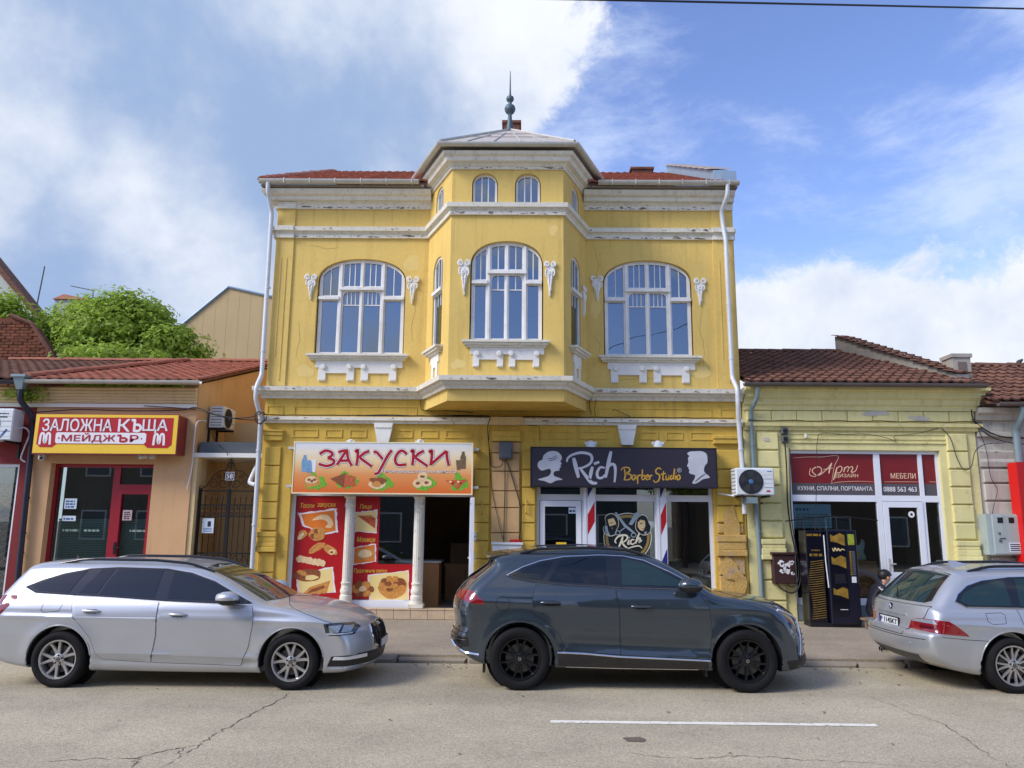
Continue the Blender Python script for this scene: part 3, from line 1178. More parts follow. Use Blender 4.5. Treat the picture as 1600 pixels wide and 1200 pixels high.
# ---- corner pilasters
for (a0, a1) in ((XL + .02, XL + .40), (XR - .47, XR - .02)):
    for (b0, b1) in ((4.78, 8.055), (8.31, 8.725)):
        mb = MB()
        mb.fbox(FA, a0, a1, b0, b1, -.01, .035)
        mb.build('pilaster', m_yel, house)
    for (a, b0, b1) in ((a0 + .12, 5.4, 7.6), (a0 + .24, 4.9, 7.6)):
        MB().fbox(FA, a, a + .02, b0, b1, .03, .047).build('pilaster_fillet', m_yel, house)
    MB().sweep([(.0, 8.05), (.085, 8.05), (.085, 8.13), (.07, 8.15), (.105, 8.19), (.155, 8.198), (.165, 8.297), (.0, 8.31)], [(a0 - .005, FY), (a1 + .005, FY)]).build('string_course', m_white, house)
    MB().sweep([(.0, 8.725), (.085, 8.725), (.085, 8.825), (.115, 8.855), (.0, 8.87)], [(a0 - .005, FY), (a1 + .005, FY)]).build('cornice', m_white, house)


# ---- ground floor: rusticated piers of separate blocks
def pier(a0, a1, rows, mat=None, joint=.018, proud=.045, seed=0, cols=1):
    rd = random.Random(seed)
    for (b0, b1) in rows:
        wv = (a1 - a0) / cols
        for k in range(cols):
            MB().bevbox(FA, a0 + k * wv + joint / 2, a0 + (k + 1) * wv - joint / 2, b0 + joint / 2, b1 - joint / 2, -.02, proud + rd.uniform(-.006, .006), .014).build('stone_block', mat or m_yel2, house, recalc=False)


def pier_trim(a0, a1, zs, mat=m_yel2):
    for (b0, b1, o) in zs:
        MB().bevbox(FA, a0 - o * .4, a1 + o * .4, b0, b1, -.02, .05 + o, .012).build('pier_moulding', mat, house, recalc=False)


rows = [(1.78, 2.02), (2.02, 2.36), (2.36, 2.72), (2.72, 3.10), (3.10, 3.50)]
lowrows = [(.12, .55), (.55, .95), (.95, 1.36)]
pier(XL + .06, -4.93, rows, seed=1)
pier(XL + .06, -4.93, lowrows, seed=2)
pier_trim(XL + .06, -4.93, [(1.36, 1.46, .07), (1.46, 1.55, .05), (1.55, 1.66, .035), (1.66, 1.76, .05), (3.62, 3.72, .04), (3.72, 3.80, .06), (3.80, 3.84, .08)])
rows2 = [(.12, .50), (.50, .88), (.88, 1.26), (1.26, 1.62), (1.62, 1.98), (1.98, 2.34), (2.34, 2.70), (2.70, 3.06), (3.06, 3.45)]
pier(-.93, -.60, rows2, seed=3)
pier(.05, .34, rows2, seed=4)
for (b0, b1) in [(1.30, 1.78), (1.78, 2.28), (2.28, 2.62), (2.62, 3.02), (3.02, 3.40), (3.40, 3.62)]:
    MB().bevbox(FA, -.56, .01, b0 + .008, b1 - .008, -.02, .075, .012).build('stone_block', m_pink, house, recalc=False)
pier_trim(-.56, .01, [(3.64, 3.74, .04), (3.74, 3.86, .02)], m_yel2)
MB().bevbox(FA, -.60, .05, .12, 1.28, -.02, .07, .012).build('pier_plinth', m_yel2, house, recalc=False)
MB().bevbox(FA, -.62, .07, 3.975, 4.142, 0, .16, .01).build('band_block', m_cream, house, recalc=False)
# right hand pier, its render falling off
pier(4.02, 4.56, [(2.02, 2.36), (2.36, 2.72), (2.72, 3.10), (3.10, 3.50)], m_yel2, seed=5)
pier_trim(4.02, 4.56, [(3.62, 3.72, .04), (3.72, 3.80, .06)])
for (b0, b1) in [(.12, .58), (.58, .98), (.98, 1.36), (1.80, 2.0)]:
    MB().bevbox(FA, 4.03, 4.55, b0 + .008, b1 - .008, -.02, .05, .02).build('stone_block', m_damaged, house, recalc=False)
pier_trim(4.02, 4.56, [(1.36, 1.48, .07), (1.48, 1.64, .035), (1.64, 1.78, .055)], m_damaged)


def patch(name, pts, c, mat, parent=house, fr=FA):
    return MB().prism(fr, pts, c, c + .006).build(name, mat, parent)


for k, (cx, cz, rx, rz) in enumerate(((4.3, 1.95, .14, .42), (4.22, 1.1, .2, .22), (4.42, .75, .12, .3))):
    patch('bare_patch', blobpoly(cx, cz, rx, rz, k + 60, .16, 30), .066 + .007 * k, m_damaged)

# panel frames on the friezes
for (p0, p1) in ((457, 497), (508, 535), (546, 573), (618, 645), (656, 685), (696, 737), (822, 894), (906, 950), (1000, 1028), (1040, 1067), (1078, 1114)):
    a0, a1 = UP(p0, 677, FY).x, UP(p1, 677, FY).x
    MB().prism(FA, [(a0, 3.70), (a1, 3.70), (a1, 3.87), (a0, 3.87)], -.01, .016, [[(a0 + .025, 3.725), (a1 - .025, 3.725), (a1 - .025, 3.845), (a0 + .025, 3.845)]]).build('frieze_panel', m_yel2, house)
for (a0, a1) in ((XL + .05, XL + .40), (XL + .62, BL - .15), (BR + .25, XR - .62), (XR - .45, XR - .05)):
    MB().prism(FA, [(a0, 4.17), (a1, 4.17), (a1, 4.36), (a0, 4.36)], -.01, .014, [[(a0 + .02, 4.19), (a1 - .02, 4.19), (a1 - .02, 4.34), (a0 + .02, 4.34)]]).build('frieze_panel', m_yel2, house)
for ac in (UP(600, 675, FY).x, UP(979, 675, FY).x):
    MB().prism(FA, [(ac - .115, 3.58), (ac + .115, 3.58), (ac + .20, 3.985), (ac - .20, 3.985)], 0, .10).build('keystone', m_stucco_w, house)
    MB().prism(FA, [(ac - .17, 3.90), (ac + .17, 3.90), (ac + .20, 4.0), (ac - .20, 4.0)], .10, .118).build('keystone_cap', m_stucco_w, house)


# ---- roofs
def tile_field(O, u, s, nu, nv, tw, tl, seed=0, jit=.006, skip=None, h=.028):
    """overlapping interlocking tiles: O eave corner, u along the eave, s up the slope"""
    rd = random.Random(seed)
    O, u, s = Vector(O), Vector(u).normalized(), Vector(s).normalized()
    n = u.cross(s).normalized()
    mb = MB()
    prof = [(0, .3), (.18, .95), (.36, .55), (.55, .0), (.8, .0), (1.02, .32)]
    for j in range(nv):
        off = 0.
        for i in range(nu):
            if skip and skip(i, j):
                continue
            q = O + u * (i * tw + rd.uniform(-jit, jit)) + s * (j * tl + rd.uniform(-jit, jit) * 1.5)
            lift = rd.uniform(0, jit)
            vs = []
            for (t, k) in prof:
                a = q + u * t * tw
                vs += [a + n * (k * h + .046 + lift), a + s * tl * 1.12 + n * (k * h + .004 + lift), a + n * (k * h + .008 + lift)]
            m = len(prof)
            fs = []
            for k in range(m - 1):
                fs.append((3 * k, 3 * k + 3, 3 * k + 4, 3 * k + 1))
                fs.append((3 * k + 2, 3 * k + 5, 3 * k + 3, 3 * k))
            mb.add(vs, fs)
    return mb


def ridge_caps(A, B, r=.10, L=.36, mat=None, parent=None, seed=0):
    A, B = Vector(A), Vector(B)
    d = (B - A)
    n = max(1, int(d.length / L))
    rd = random.Random(seed)
    side = d.normalized().cross(Z).normalized()
    up = side.cross(d.normalized())
    for k in range(n):
        p0 = A + d * (k / n)
        p1 = A + d * ((k + 1.12) / n)
        mb = MB()
        vs = []
        for (p, rr) in ((p0, r * 1.12), (p1, r * .94)):
            j = rd.uniform(-.008, .008)
            for q in range(7):
                a = pi * q / 6
                vs.append(p + side * cos(a) * rr + up * (sin(a) * rr * .75 + j))
        fs = [(q, q + 1, q + 8, q + 7) for q in range(6)] + [(0, 1, 2, 3, 4, 5, 6)]
        mb.add(vs, fs)
        mb.build('ridge_tile', mat, parent, smooth=50)


SL = .515
sv = Vector((0, 1, SL)).normalized()
mb = MB()
e0, e1 = FY - .38, 21.4
zr = lambda y: 9.20 + (y - e0) * SL
mb.add([(XL - .25, e0, zr(e0) - .05), (XR + .02, e0, zr(e0) - .05), (XR + .02, e1, zr(e1) - .05), (XL - .25, e1, zr(e1) - .05),
        (XL - .25, e0, zr(e0)), (XR + .02, e0, zr(e0)), (XR + .02, e1, zr(e1)), (XL - .25, e1, zr(e1))],
       [(0, 3, 2, 1), (4, 5, 6, 7), (0, 1, 5, 4), (1, 2, 6, 5), (2, 3, 7, 6), (3, 0, 4, 7)])
roof = mb.build('roof', m_brick, house)
back = MB()
back.add([(XL - .25, e1, zr(e1)), (XR + .02, e1, zr(e1)), (XR + .02, 27, zr(e1) - 2.6), (XL - .25, 27, zr(e1) - 2.6)], [(0, 1, 2, 3)])
back.build('roof', m_tile_old, house)
nu = int((XR - XL + .3) / .215)
nv = int((e1 - e0) * sqrt(1 + SL * SL) / .33)
stuff(tile_field((XL - .27, e0 - .03, zr(e0) + .0), (1, 0, 0), sv, nu, nv, .215, .33, 4).build('tiles', m_tile_red, roof, recalc=False))
ridge_caps((XL - .25, e0, zr(e0) + .05), (XL - .25, e1, zr(e1) + .05), .11, .36, m_tile_red, roof, 1)
# fire wall with metal flashing at the right hand end of the roof
mb = MB()
fw = [(XR - 1.45, 20.4), (XR - .05, 16.2)]
x0, x1 = XR - .34, XR + .0
pa = lambda y: zr(y) + .30
mb.add([(x0, 15.98, zr(15.98) - .1), (x1, 15.98, zr(15.98) - .1), (x1, 21.2, zr(21.2) - .1), (x0, 21.2, zr(21.2) - .1),
        (x0, 15.98, pa(15.98)), (x1, 15.98, pa(15.98)), (x1, 21.2, pa(21.2)), (x0, 21.2, pa(21.2))],
       [(0, 3, 2, 1), (4, 5, 6, 7), (0, 1, 5, 4), (1, 2, 6, 5), (2, 3, 7, 6), (3, 0, 4, 7)])
fwall = mb.build('fire_wall', m_flash, house)
for k in range(9):
    y0 = 16.05 + k * .57
    y1 = y0 + .55
    mb = MB()
    z0, z1 = pa(y0), pa(y1)
    mb.add([(x0 - .07, y0, z0 + .03), (x1 + .07, y0, z0 + .03), (x1 + .07, y1, z1 + .008), (x0 - .07, y1, z1 + .008),
            (x0 - .07, y0, z0 + .055), (x1 + .07, y0, z0 + .055), (x1 + .07, y1, z1 + .03), (x0 - .07, y1, z1 + .03)],
           [(0, 3, 2, 1), (4, 5, 6, 7), (0, 1, 5, 4), (1, 2, 6, 5), (2, 3, 7, 6), (3, 0, 4, 7)])
    mb.build('coping_sheet', m_tin, fwall)
MB().box(XR - .30, XR + .03, FY - .33, FY + .10, 9.22, 9.52).build('flashing_box', m_flash, house)

# bay roof: folded sheet pyramid
ap = Vector((-.28, 16.75, 11.10))
ez = 9.46
E_ = [Vector((-2.62, 16.9, ez)), Vector((-1.62, 14.20, ez)), Vector((1.06, 14.20, ez)), Vector((2.06, 16.9, ez))]
mb = MB()
mb.add([*E_, ap, Vector((-.28, 19.2, 10.9)), Vector((-2.62, 19.2, ez)), Vector((2.06, 19.2, ez))],
       [(0, 1, 4), (1, 2, 4), (2, 3, 4), (0, 4, 5, 6), (3, 7, 5, 4), (6, 7, 3, 2, 1, 0)])
broof = mb.build('bay_roof', m_tin, house)
for (A, B) in ((E_[1], ap), (E_[2], ap), (E_[0], ap), (E_[3], ap)):
    MB().tube([A + Z * .02, B + Z * .02], .03, 6).build('hip_cap', m_gutter, broof)
for t in (.2, .4, .6, .8):
    A = E_[1].lerp(E_[2], t)
    B = A.lerp(ap, .82 - abs(t - .5))
    MB().tube([A + Z * .012, B + Z * .012], .014, 5).build('seam', m_gutter, broof)
for t in (.35, .62):
    MB().tube([E_[1].lerp(ap, t) + Z * .01, E_[2].lerp(ap, t) + Z * .01], .010, 5).build('seam', m_tin, broof)
fp = ap - Z * .12
MB().lathe([(r_ * .82, h_ * .77) for r_, h_ in [(.16, 0), (.14, .08), (.105, .14), (.09, .34), (.065, .44), (.055, .66), (.075, .70), (.12, .74), (.155, .82), (.16, .88), (.13, .96), (.06, 1.0), (.05, 1.08),
            (.06, 1.10), (.10, 1.14), (.115, 1.20), (.10, 1.26), (.04, 1.30), (.028, 1.40), (.022, 1.6), (.010, 2.14), (0, 2.16)]], fp, (0, 0, 1), 18).build('finial', m_finial, house, smooth=50)
c0 = UP(800, 200, 18.6)
mb = MB().box(c0.x - .22, c0.x + .20, 18.5, 18.95, 10.2, c0.z + .08)
ch = mb.build('chimney', m_brick, house)
MB().box(c0.x - .26, c0.x + .24, 18.46, 18.99, c0.z + .08, c0.z + .15).build('chimney_cap', m_brick, ch)
c0 = UP(1003, 268, 20.9)
ch = MB().box(c0.x - .30, c0.x + .28, 20.8, 21.3, 10.9, c0.z + .02).build('chimney', m_brick, house)
MB().box(c0.x - .35, c0.x + .33, 20.75, 21.35, c0.z + .02, c0.z + .08).build('chimney_cap', m_brick, ch)


# ---- downpipes
def downpipe(name, pts, r, mat, label, clips=()):
    p0 = pts[-1]
    t = thing(name, p0, label, 'downpipe')
    MB().tube(pts, r, 12).build('pipe', mat, t, smooth=50)
    for (p, n) in clips:
        MB().lathe([(r + .012, -.018), (r + .012, .018)], p, (0, 0, 1), 12).build('pipe_collar', mat, t, smooth=40)
    return t


def pipe_path(cs):
    out = []
    for i, c in enumerate(cs):
        c = Vector(c)
        if 0 < i < len(cs) - 1:
            a, b = Vector(cs[i - 1]), Vector(cs[i + 1])
            k = .07
            p, q = c + (a - c).normalized() * k, c + (b - c).normalized() * k
            out += [p, (p + q) / 4 + c / 2, q]
        else:
            out.append(c)
    return out


downpipe('downpipe', pipe_path([(-5.46, 15.46, 9.18), (-5.46, 15.48, 8.98), (-5.44, 15.76, 8.62), (-5.42, 15.78, 5.0), (-5.44, 15.56, 4.70), (-5.44, 15.56, 4.45), (-5.37, 15.74, 4.1), (-5.35, 15.74, 2.6), (-5.33, 15.74, .12)]), .047, m_pipe,
         'white downpipe on the left corner of the yellow house', [((-5.43, 15.78, 8.2), 0), ((-5.42, 15.78, 6.9), 0), ((-5.42, 15.78, 5.5), 0), ((-5.36, 15.74, 3.4), 0), ((-5.345, 15.74, 1.9), 0)])
downpipe('downpipe', pipe_path([(4.42, 15.46, 9.18), (4.42, 15.49, 8.94), (4.34, 15.75, 8.66), (4.36, 15.76, 8.4), (4.40, 15.72, 8.0), (4.42, 15.76, 5.0), (4.46, 15.56, 4.72), (4.46, 15.56, 4.4), (4.50, 15.70, 4.05), (4.54, 15.72, 2.9), (4.54, 15.72, 2.2)]), .047, m_pipe,
         'white downpipe near the right corner of the yellow house, ending behind the outdoor unit', [((4.41, 15.74, 7.7), 0), ((4.415, 15.75, 6.6), 0), ((4.42, 15.76, 5.4), 0), ((4.52, 15.71, 3.5), 0)])

# ---- age: flaked paint on the mouldings, settlement cracks and patch repairs in the render
m_chip = M('flaked_paint', srgb(128, 112, 90), .95, island=.5, var=.3, vscale=9)
rd = random.Random(41)
mb = MB()
for (fr, a0, a1, b0, b1, c, n) in ((FA, XL + .1, BL - .1, 8.065, 8.13, .051, 60), (FA, BR + .1, XR - .1, 8.065, 8.13, .051, 70), (bayF, CL, CR, 8.065, 8.13, .051, 40), (FA, XL + .4, BL - .1, 8.735, 8.815, .051, 60), (FA, BR + .1, XR - .5, 8.735, 8.815, .051, 70),
                                   (FA, XL + .1, BL - .1, 4.655, 4.735, .231, 30), (FA, BR + .1, XR - .1, 4.655, 4.735, .231, 30), (bayF, CL, CR, 4.655, 4.735, .231, 22), (FA, XL + .1, XR - .1, 4.055, 4.115, .121, 50), (bayF, CL, CR, 9.045, 9.085, .041, 30),
                                   (FA, XL + .1, BL - .1, 8.21, 8.285, .1315, 14), (FA, BR + .1, XR - .1, 8.21, 8.285, .1315, 18)):
    for k in range(int(n * .62)):
        a, r = rd.uniform(a0, a1), rd.uniform(.006, .022) * (2.2 if rd.random() < .15 else 1)
        # paint fails first along the lower arris
        b = min(b1 - .012, b0 + .010 + abs(rd.gauss(0, .022)))
        pts = [(a + q[0], min(b1, max(b0, b + q[1]))) for q in blobpoly(0, 0, r * rd.uniform(1, 2.6), r * .55, rd.randint(0, 9999), .25, 9)]
        mb.add([fr(*p, c + .0012 + k * .00002) for p in pts], [tuple(range(9))])
stuff(mb.build('paint_flakes', m_chip, house, recalc=False))
m_wcrack = M('wall_crack', srgb(150, 116, 52), .95)
for q, st in enumerate(([(-2.3, 6.9), (-2.25, 6.5), (-2.32, 6.1), (-2.28, 5.7)], [(-4.6, 7.9), (-4.2, 7.82), (-3.9, 7.86)], [(1.6, 7.9), (1.68, 7.5), (1.62, 7.2)], [(3.9, 6.6), (3.82, 6.1), (3.9, 5.6), (3.86, 5.1)], [(-4.75, 6.2), (-4.7, 5.8), (-4.78, 5.3)], [(1.55, 5.9), (1.7, 5.75), (1.66, 5.5)], [(2.0, 4.95), (2.6, 5.0), (3.1, 4.94)])):
    P_ = []
    for i in range(len(st) - 1):
        for k in range(6):
            t = k / 6
            P_.append((st[i][0] + (st[i + 1][0] - st[i][0]) * t + rd.uniform(-.012, .012), st[i][1] + (st[i + 1][1] - st[i][1]) * t + rd.uniform(-.012, .012)))
    stroke_mesh(MB(), FA, P_, .007, -.001, .0015, True, 0).build('wall_crack', m_wcrack, house)
m_rep = M('patched_render', srgb(226, 198, 122), .9, var=.06, dirt=.2, dirtcol=srgb(170, 140, 76))
for q, (fr, cx, cz, rx, rz_) in enumerate(((FA, -4.55, 5.1, .2, .12), (FA, 3.75, 5.15, .26, .14), (FA, 1.62, 6.6, .1, .3), (bayF, .65, 7.75, .08, .12), (bayF, -1.2, 5.0, .14, .1), (FA, -2.35, 7.5, .16, .2))):
    MB().prism(fr, blobpoly(cx, cz, rx, rz_, 300 + q, .13, 30), -.001, .0025).build('patch_repair', m_rep, house)

# ------------------------------------------------------------------ left: pawn shop house, maroon shop, alley and gate
pawn = thing('tan_house', (-8.4, FY, .1), 'low tan rendered house with a red tiled roof left of the yellow house', 'house')
TL, TR = -10.15, -6.78
PW = (-9.72, -7.58, .35, 3.12)
MB().prism(FA, [(TL, .08), (TR, .08), (TR, 4.30), (TL, 4.30)], -.35, 0, [rect(PW)]).build('wall', m_tan, pawn)
MB().box(TR - .30, TR, FY + .35, 24, .08, 4.30).build('wall', m_ochre, pawn)
# the verge wall under the sloping roof
ys = [FY + .0, 24.0]
zs_ = lambda y: 4.80 + (y - FY) * .28
MB().add([(TR - .3, ys[0], 4.3), (TR, ys[0], 4.3), (TR, ys[1], 4.3), (TR - .3, ys[1], 4.3), (TR - .3, ys[0], zs_(ys[0])), (TR, ys[0], zs_(ys[0])), (TR, ys[1], zs_(ys[1])), (TR - .3, ys[1], zs_(ys[1]))],
         [(0, 3, 2, 1), (4, 5, 6, 7), (0, 1, 5, 4), (1, 2, 6, 5), (2, 3, 7, 6), (3, 0, 4, 7)]).build('wall', m_ochre, pawn)
for k in range(5):
    z0 = 4.38 + k * .068
    MB().prism(Fr((TL - .9, FY, 0), (0, -1, 0), (1, 0, 0)), [(-.02, z0), (.05 + k * .016, z0), (.075 + k * .016, z0 + .034), (.05 + k * .016, z0 + .066), (-.02, z0 + .066)], -1.6, TR - TL + .9).build('fascia_moulding', m_cream, pawn)
MB().fbox(FA, TL - 2.4, TR, 4.29, 4.37, -.02, .055).build('fascia_band', M('fascia_white', srgb(224, 216, 200), .8, dirt=.2), pawn)
m_reveal = m_tan
# roof
ROY, ROZ = FY - .32, 4.82
sl2 = .285
mb = MB()
rz = lambda y: ROZ + (y - ROY) * sl2
mb.add([(-14.5, ROY, rz(ROY) - .05), (TR + .12, ROY, rz(ROY) - .05), (TR + .12, 20.6, rz(20.6) - .05), (-14.5, 20.6, rz(20.6) - .05),
        (-14.5, ROY, rz(ROY)), (TR + .12, ROY, rz(ROY)), (TR + .12, 20.6, rz(20.6)), (-14.5, 20.6, rz(20.6))],
       [(0, 3, 2, 1), (4, 5, 6, 7), (0, 1, 5, 4), (1, 2, 6, 5), (2, 3, 7, 6), (3, 0, 4, 7)])
proof = mb.build('roof', m_brick, pawn)
sv2 = Vector((0, 1, sl2)).normalized()
stuff(tile_field((-10.25, ROY - .02, rz(ROY)), (1, 0, 0), sv2, 16, 16, .225, .33, 12).build('tiles', m_tile_red, proof, recalc=False))
stuff(tile_field((-14.4, ROY - .02, rz(ROY)), (1, 0, 0), sv2, 18, 16, .225, .33, 13).build('tiles', m_tile_old, proof, recalc=False))
ridge_caps((-10.25, ROY, rz(ROY) + .07), (-9.1, 20.4, rz(20.4) + .07), .11, .36, m_tile_red, proof, 4)
ridge_caps((-14, 20.5, rz(20.5) + .05), (TR + .1, 20.5, rz(20.5) + .05), .10, .38, m_tile_red, proof, 5)
ridge_caps((TR + .08, ROY, rz(ROY) + .02), (TR + .08, 20.4, rz(20.4) + .02), .07, .36, m_tile_red, proof, 6)
MB().sweep(gutter_prof(.40, 4.80, .075), [(TL - .1, FY), (TR + .2, FY)]).build('gutter', m_gutter, pawn, smooth=40)
MB().sweep(gutter_prof(.40, 4.78, .07), [(-14.4, FY), (TL - .16, FY)]).build('gutter', m_pipe_d, pawn, smooth=40)
# pawn shop window and door
m_shutter = M('green_grey_blind', srgb(128, 150, 138), .7, var=.05)
fz = MB()
a0, a1, b0, b1 = PW
holes = [[(a0 + .07, b0 + .07), (-8.48, b0 + .07), (-8.48, b1 - .07), (a0 + .07, b1 - .07)],
         [(-8.34, 2.70), (a1 - .07, 2.70), (a1 - .07, b1 - .07), (-8.34, b1 - .07)],
         [(-8.26, b0 + .12), (a1 - .12, b0 + .12), (a1 - .12, 2.50), (-8.26, 2.50)]]
fz.prism(FA, rect(PW), -.24, -.17, holes)
fz.fbox(FA, -8.33, a1 - .045, b0 + .04, 2.58, -.175, -.145)
fz2 = MB()
pw = MB()
pw.prism(FA, rect(PW), -.24, -.17, holes)
pwin = pw.build('shop_window', m_redpvc, pawn)
for i, h in enumerate(holes):
    MB().prism(FA, h, -.207, -.201).build('pane', m_shopglass, pwin)
dr = MB()
dr.prism(FA, [(-8.34, b0 + .05), (a1 - .05, b0 + .05), (a1 - .05, 2.585), (-8.34, 2.585)], -.168, -.14, [holes[2]])
pdoor = dr.build('door', m_redpvc, pawn)
MB().fbox(FA, -8.32, -8.28, 1.28, 1.52, -.14, -.12).build('handle', m_black, pdoor)
MB().fbox(FA, -8.31, -8.17, 1.40, 1.425, -.12, -.09).build('handle', m_black, pdoor)
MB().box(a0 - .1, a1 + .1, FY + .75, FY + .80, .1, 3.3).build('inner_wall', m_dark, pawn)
# horizontal blind behind the lower half of the glass
for k in range(34):
    z0 = b0 + .08 + k * .046
    MB().fbox(FA, a0 + .09, a1 - .13, z0, z0 + .040, -.36, -.345).build('blind_slat', m_shutter, pwin, recalc=False)
m_paper = M('paper_notice', srgb(206, 218, 226), .8, var=.05)
m_ink = M('dark_ink', srgb(40, 44, 56), .8)
m_inkb = M('blue_ink', srgb(60, 96, 150), .8)
for (p0, p1, q0, q1, lab, txt) in ((100, 121, 779, 795, 'white notice with blue print in the pawn shop window', 3), (97, 119, 806, 814, 'narrow white sticker on the pawn shop window below the blue notice', 1), (191, 207, 797, 813, 'small pinkish square notice on the pawn shop door', 4)):
    A, B = UP(p0, q1, FY + .17), UP(p1, q0, FY + .17)
    t = thing('notice', A, lab, 'notice')
    MB().fbox(FA, A.x, B.x, A.z, B.z, -.166, -.164).build('sheet', m_paper if p0 < 150 else M('pink_paper', srgb(196, 170, 168), .8), t)
    print_lines(FA, A.x + .03, B.x - .03, A.z + .025, B.z - .02, -.163, m_inkb if p0 < 150 else m_ink, t, txt, p0)
for (x, w_) in ((-9.45, .34), (-9.0, .34), (-8.75, .0), (-8.05, .36)):
    if w_:
        print_lines(FA, x, x + w_, 1.73, 1.80, -.199, m_shutter, pwin, 1, int(x * 9))

# light box sign
m_signred = M('sign_red', srgb(176, 14, 26), .4, var=.03)
m_signyel = M('sign_yellow', srgb(238, 196, 54), .4, var=.03)
m_signmar = M('sign_box_side', srgb(126, 40, 38), .5, var=.05)
m_signwht = M('sign_white', srgb(232, 228, 228), .45)
sg = thing('shop_sign', (-8.4, FY, 3.3), 'red and yellow light box sign reading ЗАЛОЖНА КЪЩА МЕЙДЖЪР', 'sign')
SF = Fr((0, 15.45, 0), (1, 0, 0))
sx0, sx1, sz0, sz1 = -9.86, -6.95, 3.29, 4.08
MB().box(sx0, sx1, 15.455, FY - .01, sz0, sz1).build('box', m_signmar, sg)
MB().fbox(SF, sx0 - .01, sx1 + .02, sz0 - .025, sz1 + .02, -.03, -.004).build('edge_frame', m_signmar, sg)
MB().fbox(SF, sx0, sx1, sz0, sz1, -.004, .004).build('panel', m_signyel, sg)


def spx(px, py):      # sign survey in photo pixels
    return sx0 + (px - 54) / (276 - 54) * (sx1 - sx0), sz1 - (py - 648) / (708 - 648) * (sz1 - sz0)


redp = [(60, 652.5), (269, 652.5), (269, 694), (263, 699), (232, 699), (226, 694), (90, 694), (84, 699), (65, 699), (59, 694)]
MB().prism(SF, [spx(*p) for p in redp][::-1], .004, .009).build('print', m_signred, sg)
A, B = spx(66, 674), spx(262, 655)
text_mesh('ЗАЛОЖНА', SF, A[0], spx(174, 0)[0], A[1], B[1], .009, m_signwht, sg, bold=.022)


def hard_sign(x0, x1, y0, y1, w, c, mat):
    """the letter Ъ, drawn with a brush"""
    q0, q1 = spx(x0, y1), spx(x1, y0)
    W_, H_ = q1[0] - q0[0], q1[1] - q0[1]
    at = lambda a, b: (q0[0] + a * W_, q0[1] + b * H_)
    for k, st in enumerate(([(0, .93), (.36, .93)], [(.32, 1.), (.32, 0)], [(.32, .54), (.75, .54), (.96, .30), (.75, .06), (.32, .06)])):
        stroke_mesh(MB(), SF, [at(*p) for p in st], w, c + .0005 * k, c + .004 + .0005 * k, False).build('lettering', mat, sg)


text_mesh('К', SF, spx(184, 0)[0], spx(202, 0)[0], A[1], B[1], .009, m_signwht, sg, bold=.022)
hard_sign(204, 220, 655, 674, .05, .009, m_signwht)
text_mesh('ЩА', SF, spx(222, 0)[0], spx(261, 0)[0], A[1] - .03, B[1], .009, m_signwht, sg, bold=.022)
MB().prism(SF, [spx(*p) for p in ((90, 676), (226, 676), (229, 678), (229, 690), (226, 693), (90, 693), (88, 690), (88, 678))][::-1], .009, .013).build('print', m_signwht, sg)
text_mesh('·МЕЙДЖ', SF, spx(92, 0)[0], spx(181, 0)[0], spx(0, 691.5)[1], spx(0, 677)[1], .013, m_signred, sg, bold=.02)
hard_sign(184, 200, 679.5, 690, .04, .013, m_signred)
text_mesh('Р', SF, spx(204, 0)[0], spx(217, 0)[0], spx(0, 690)[1], spx(0, 679.5)[1], .013, m_signred, sg, bold=.02)
MB().lathe([(.016, 0), (.016, .003), (0, .003)], SF(spx(222, 0)[0], spx(0, 685)[1], .013), (0, -1, 0), 10).build('print', m_signred, sg)
for cx in (72, 249):
    mb = MB()
    for s in (-1, 1):
        stroke_mesh(mb, SF, [spx(*p) for p in ((cx + s * 8, 695), (cx + s * 7, 680), (cx + s * 4, 677.5), (cx + s * 1.8, 681), (cx + s * 2, 688))], .045, .009, .013, False)
    stroke_mesh(mb, SF, [spx(*p) for p in ((cx - 2, 688), (cx, 692), (cx + 2, 688))], .045, .009, .013, False)
    mb.build('emblem', m_signwht, sg)

# security cameras under the sign
for k, (px, py, lab) in enumerate(((60, 714, 'white security camera under the left end of the pawn shop sign'), (234, 712, 'white security camera under the right end of the pawn shop sign'))):
    c = UP(px, py, 15.72)
    t = thing('security_camera', c, lab, 'camera')
    MB().bevbox(Fr((0, 15.9, 0), (1, 0, 0)), c.x - .06, c.x + .06, c.z - .05, c.z + .05, 0, .10).build('base', m_acw, t)
    s = 1 if k == 0 else -1
    MB().lathe([(.045, 0), (.05, .02), (.05, .16), (.04, .17), (.036, .15), (0, .15)], c + Vector((s * .06, -.02, -.01)), (s * .6, -.8, -.15), 14).build('housing', m_acw, t, smooth=40)
    MB().lathe([(.028, .151), (.015, .16), (0, .162)], c + Vector((s * .06, -.02, -.01)), (s * .6, -.8, -.15), 10).build('lens', m_black, t)


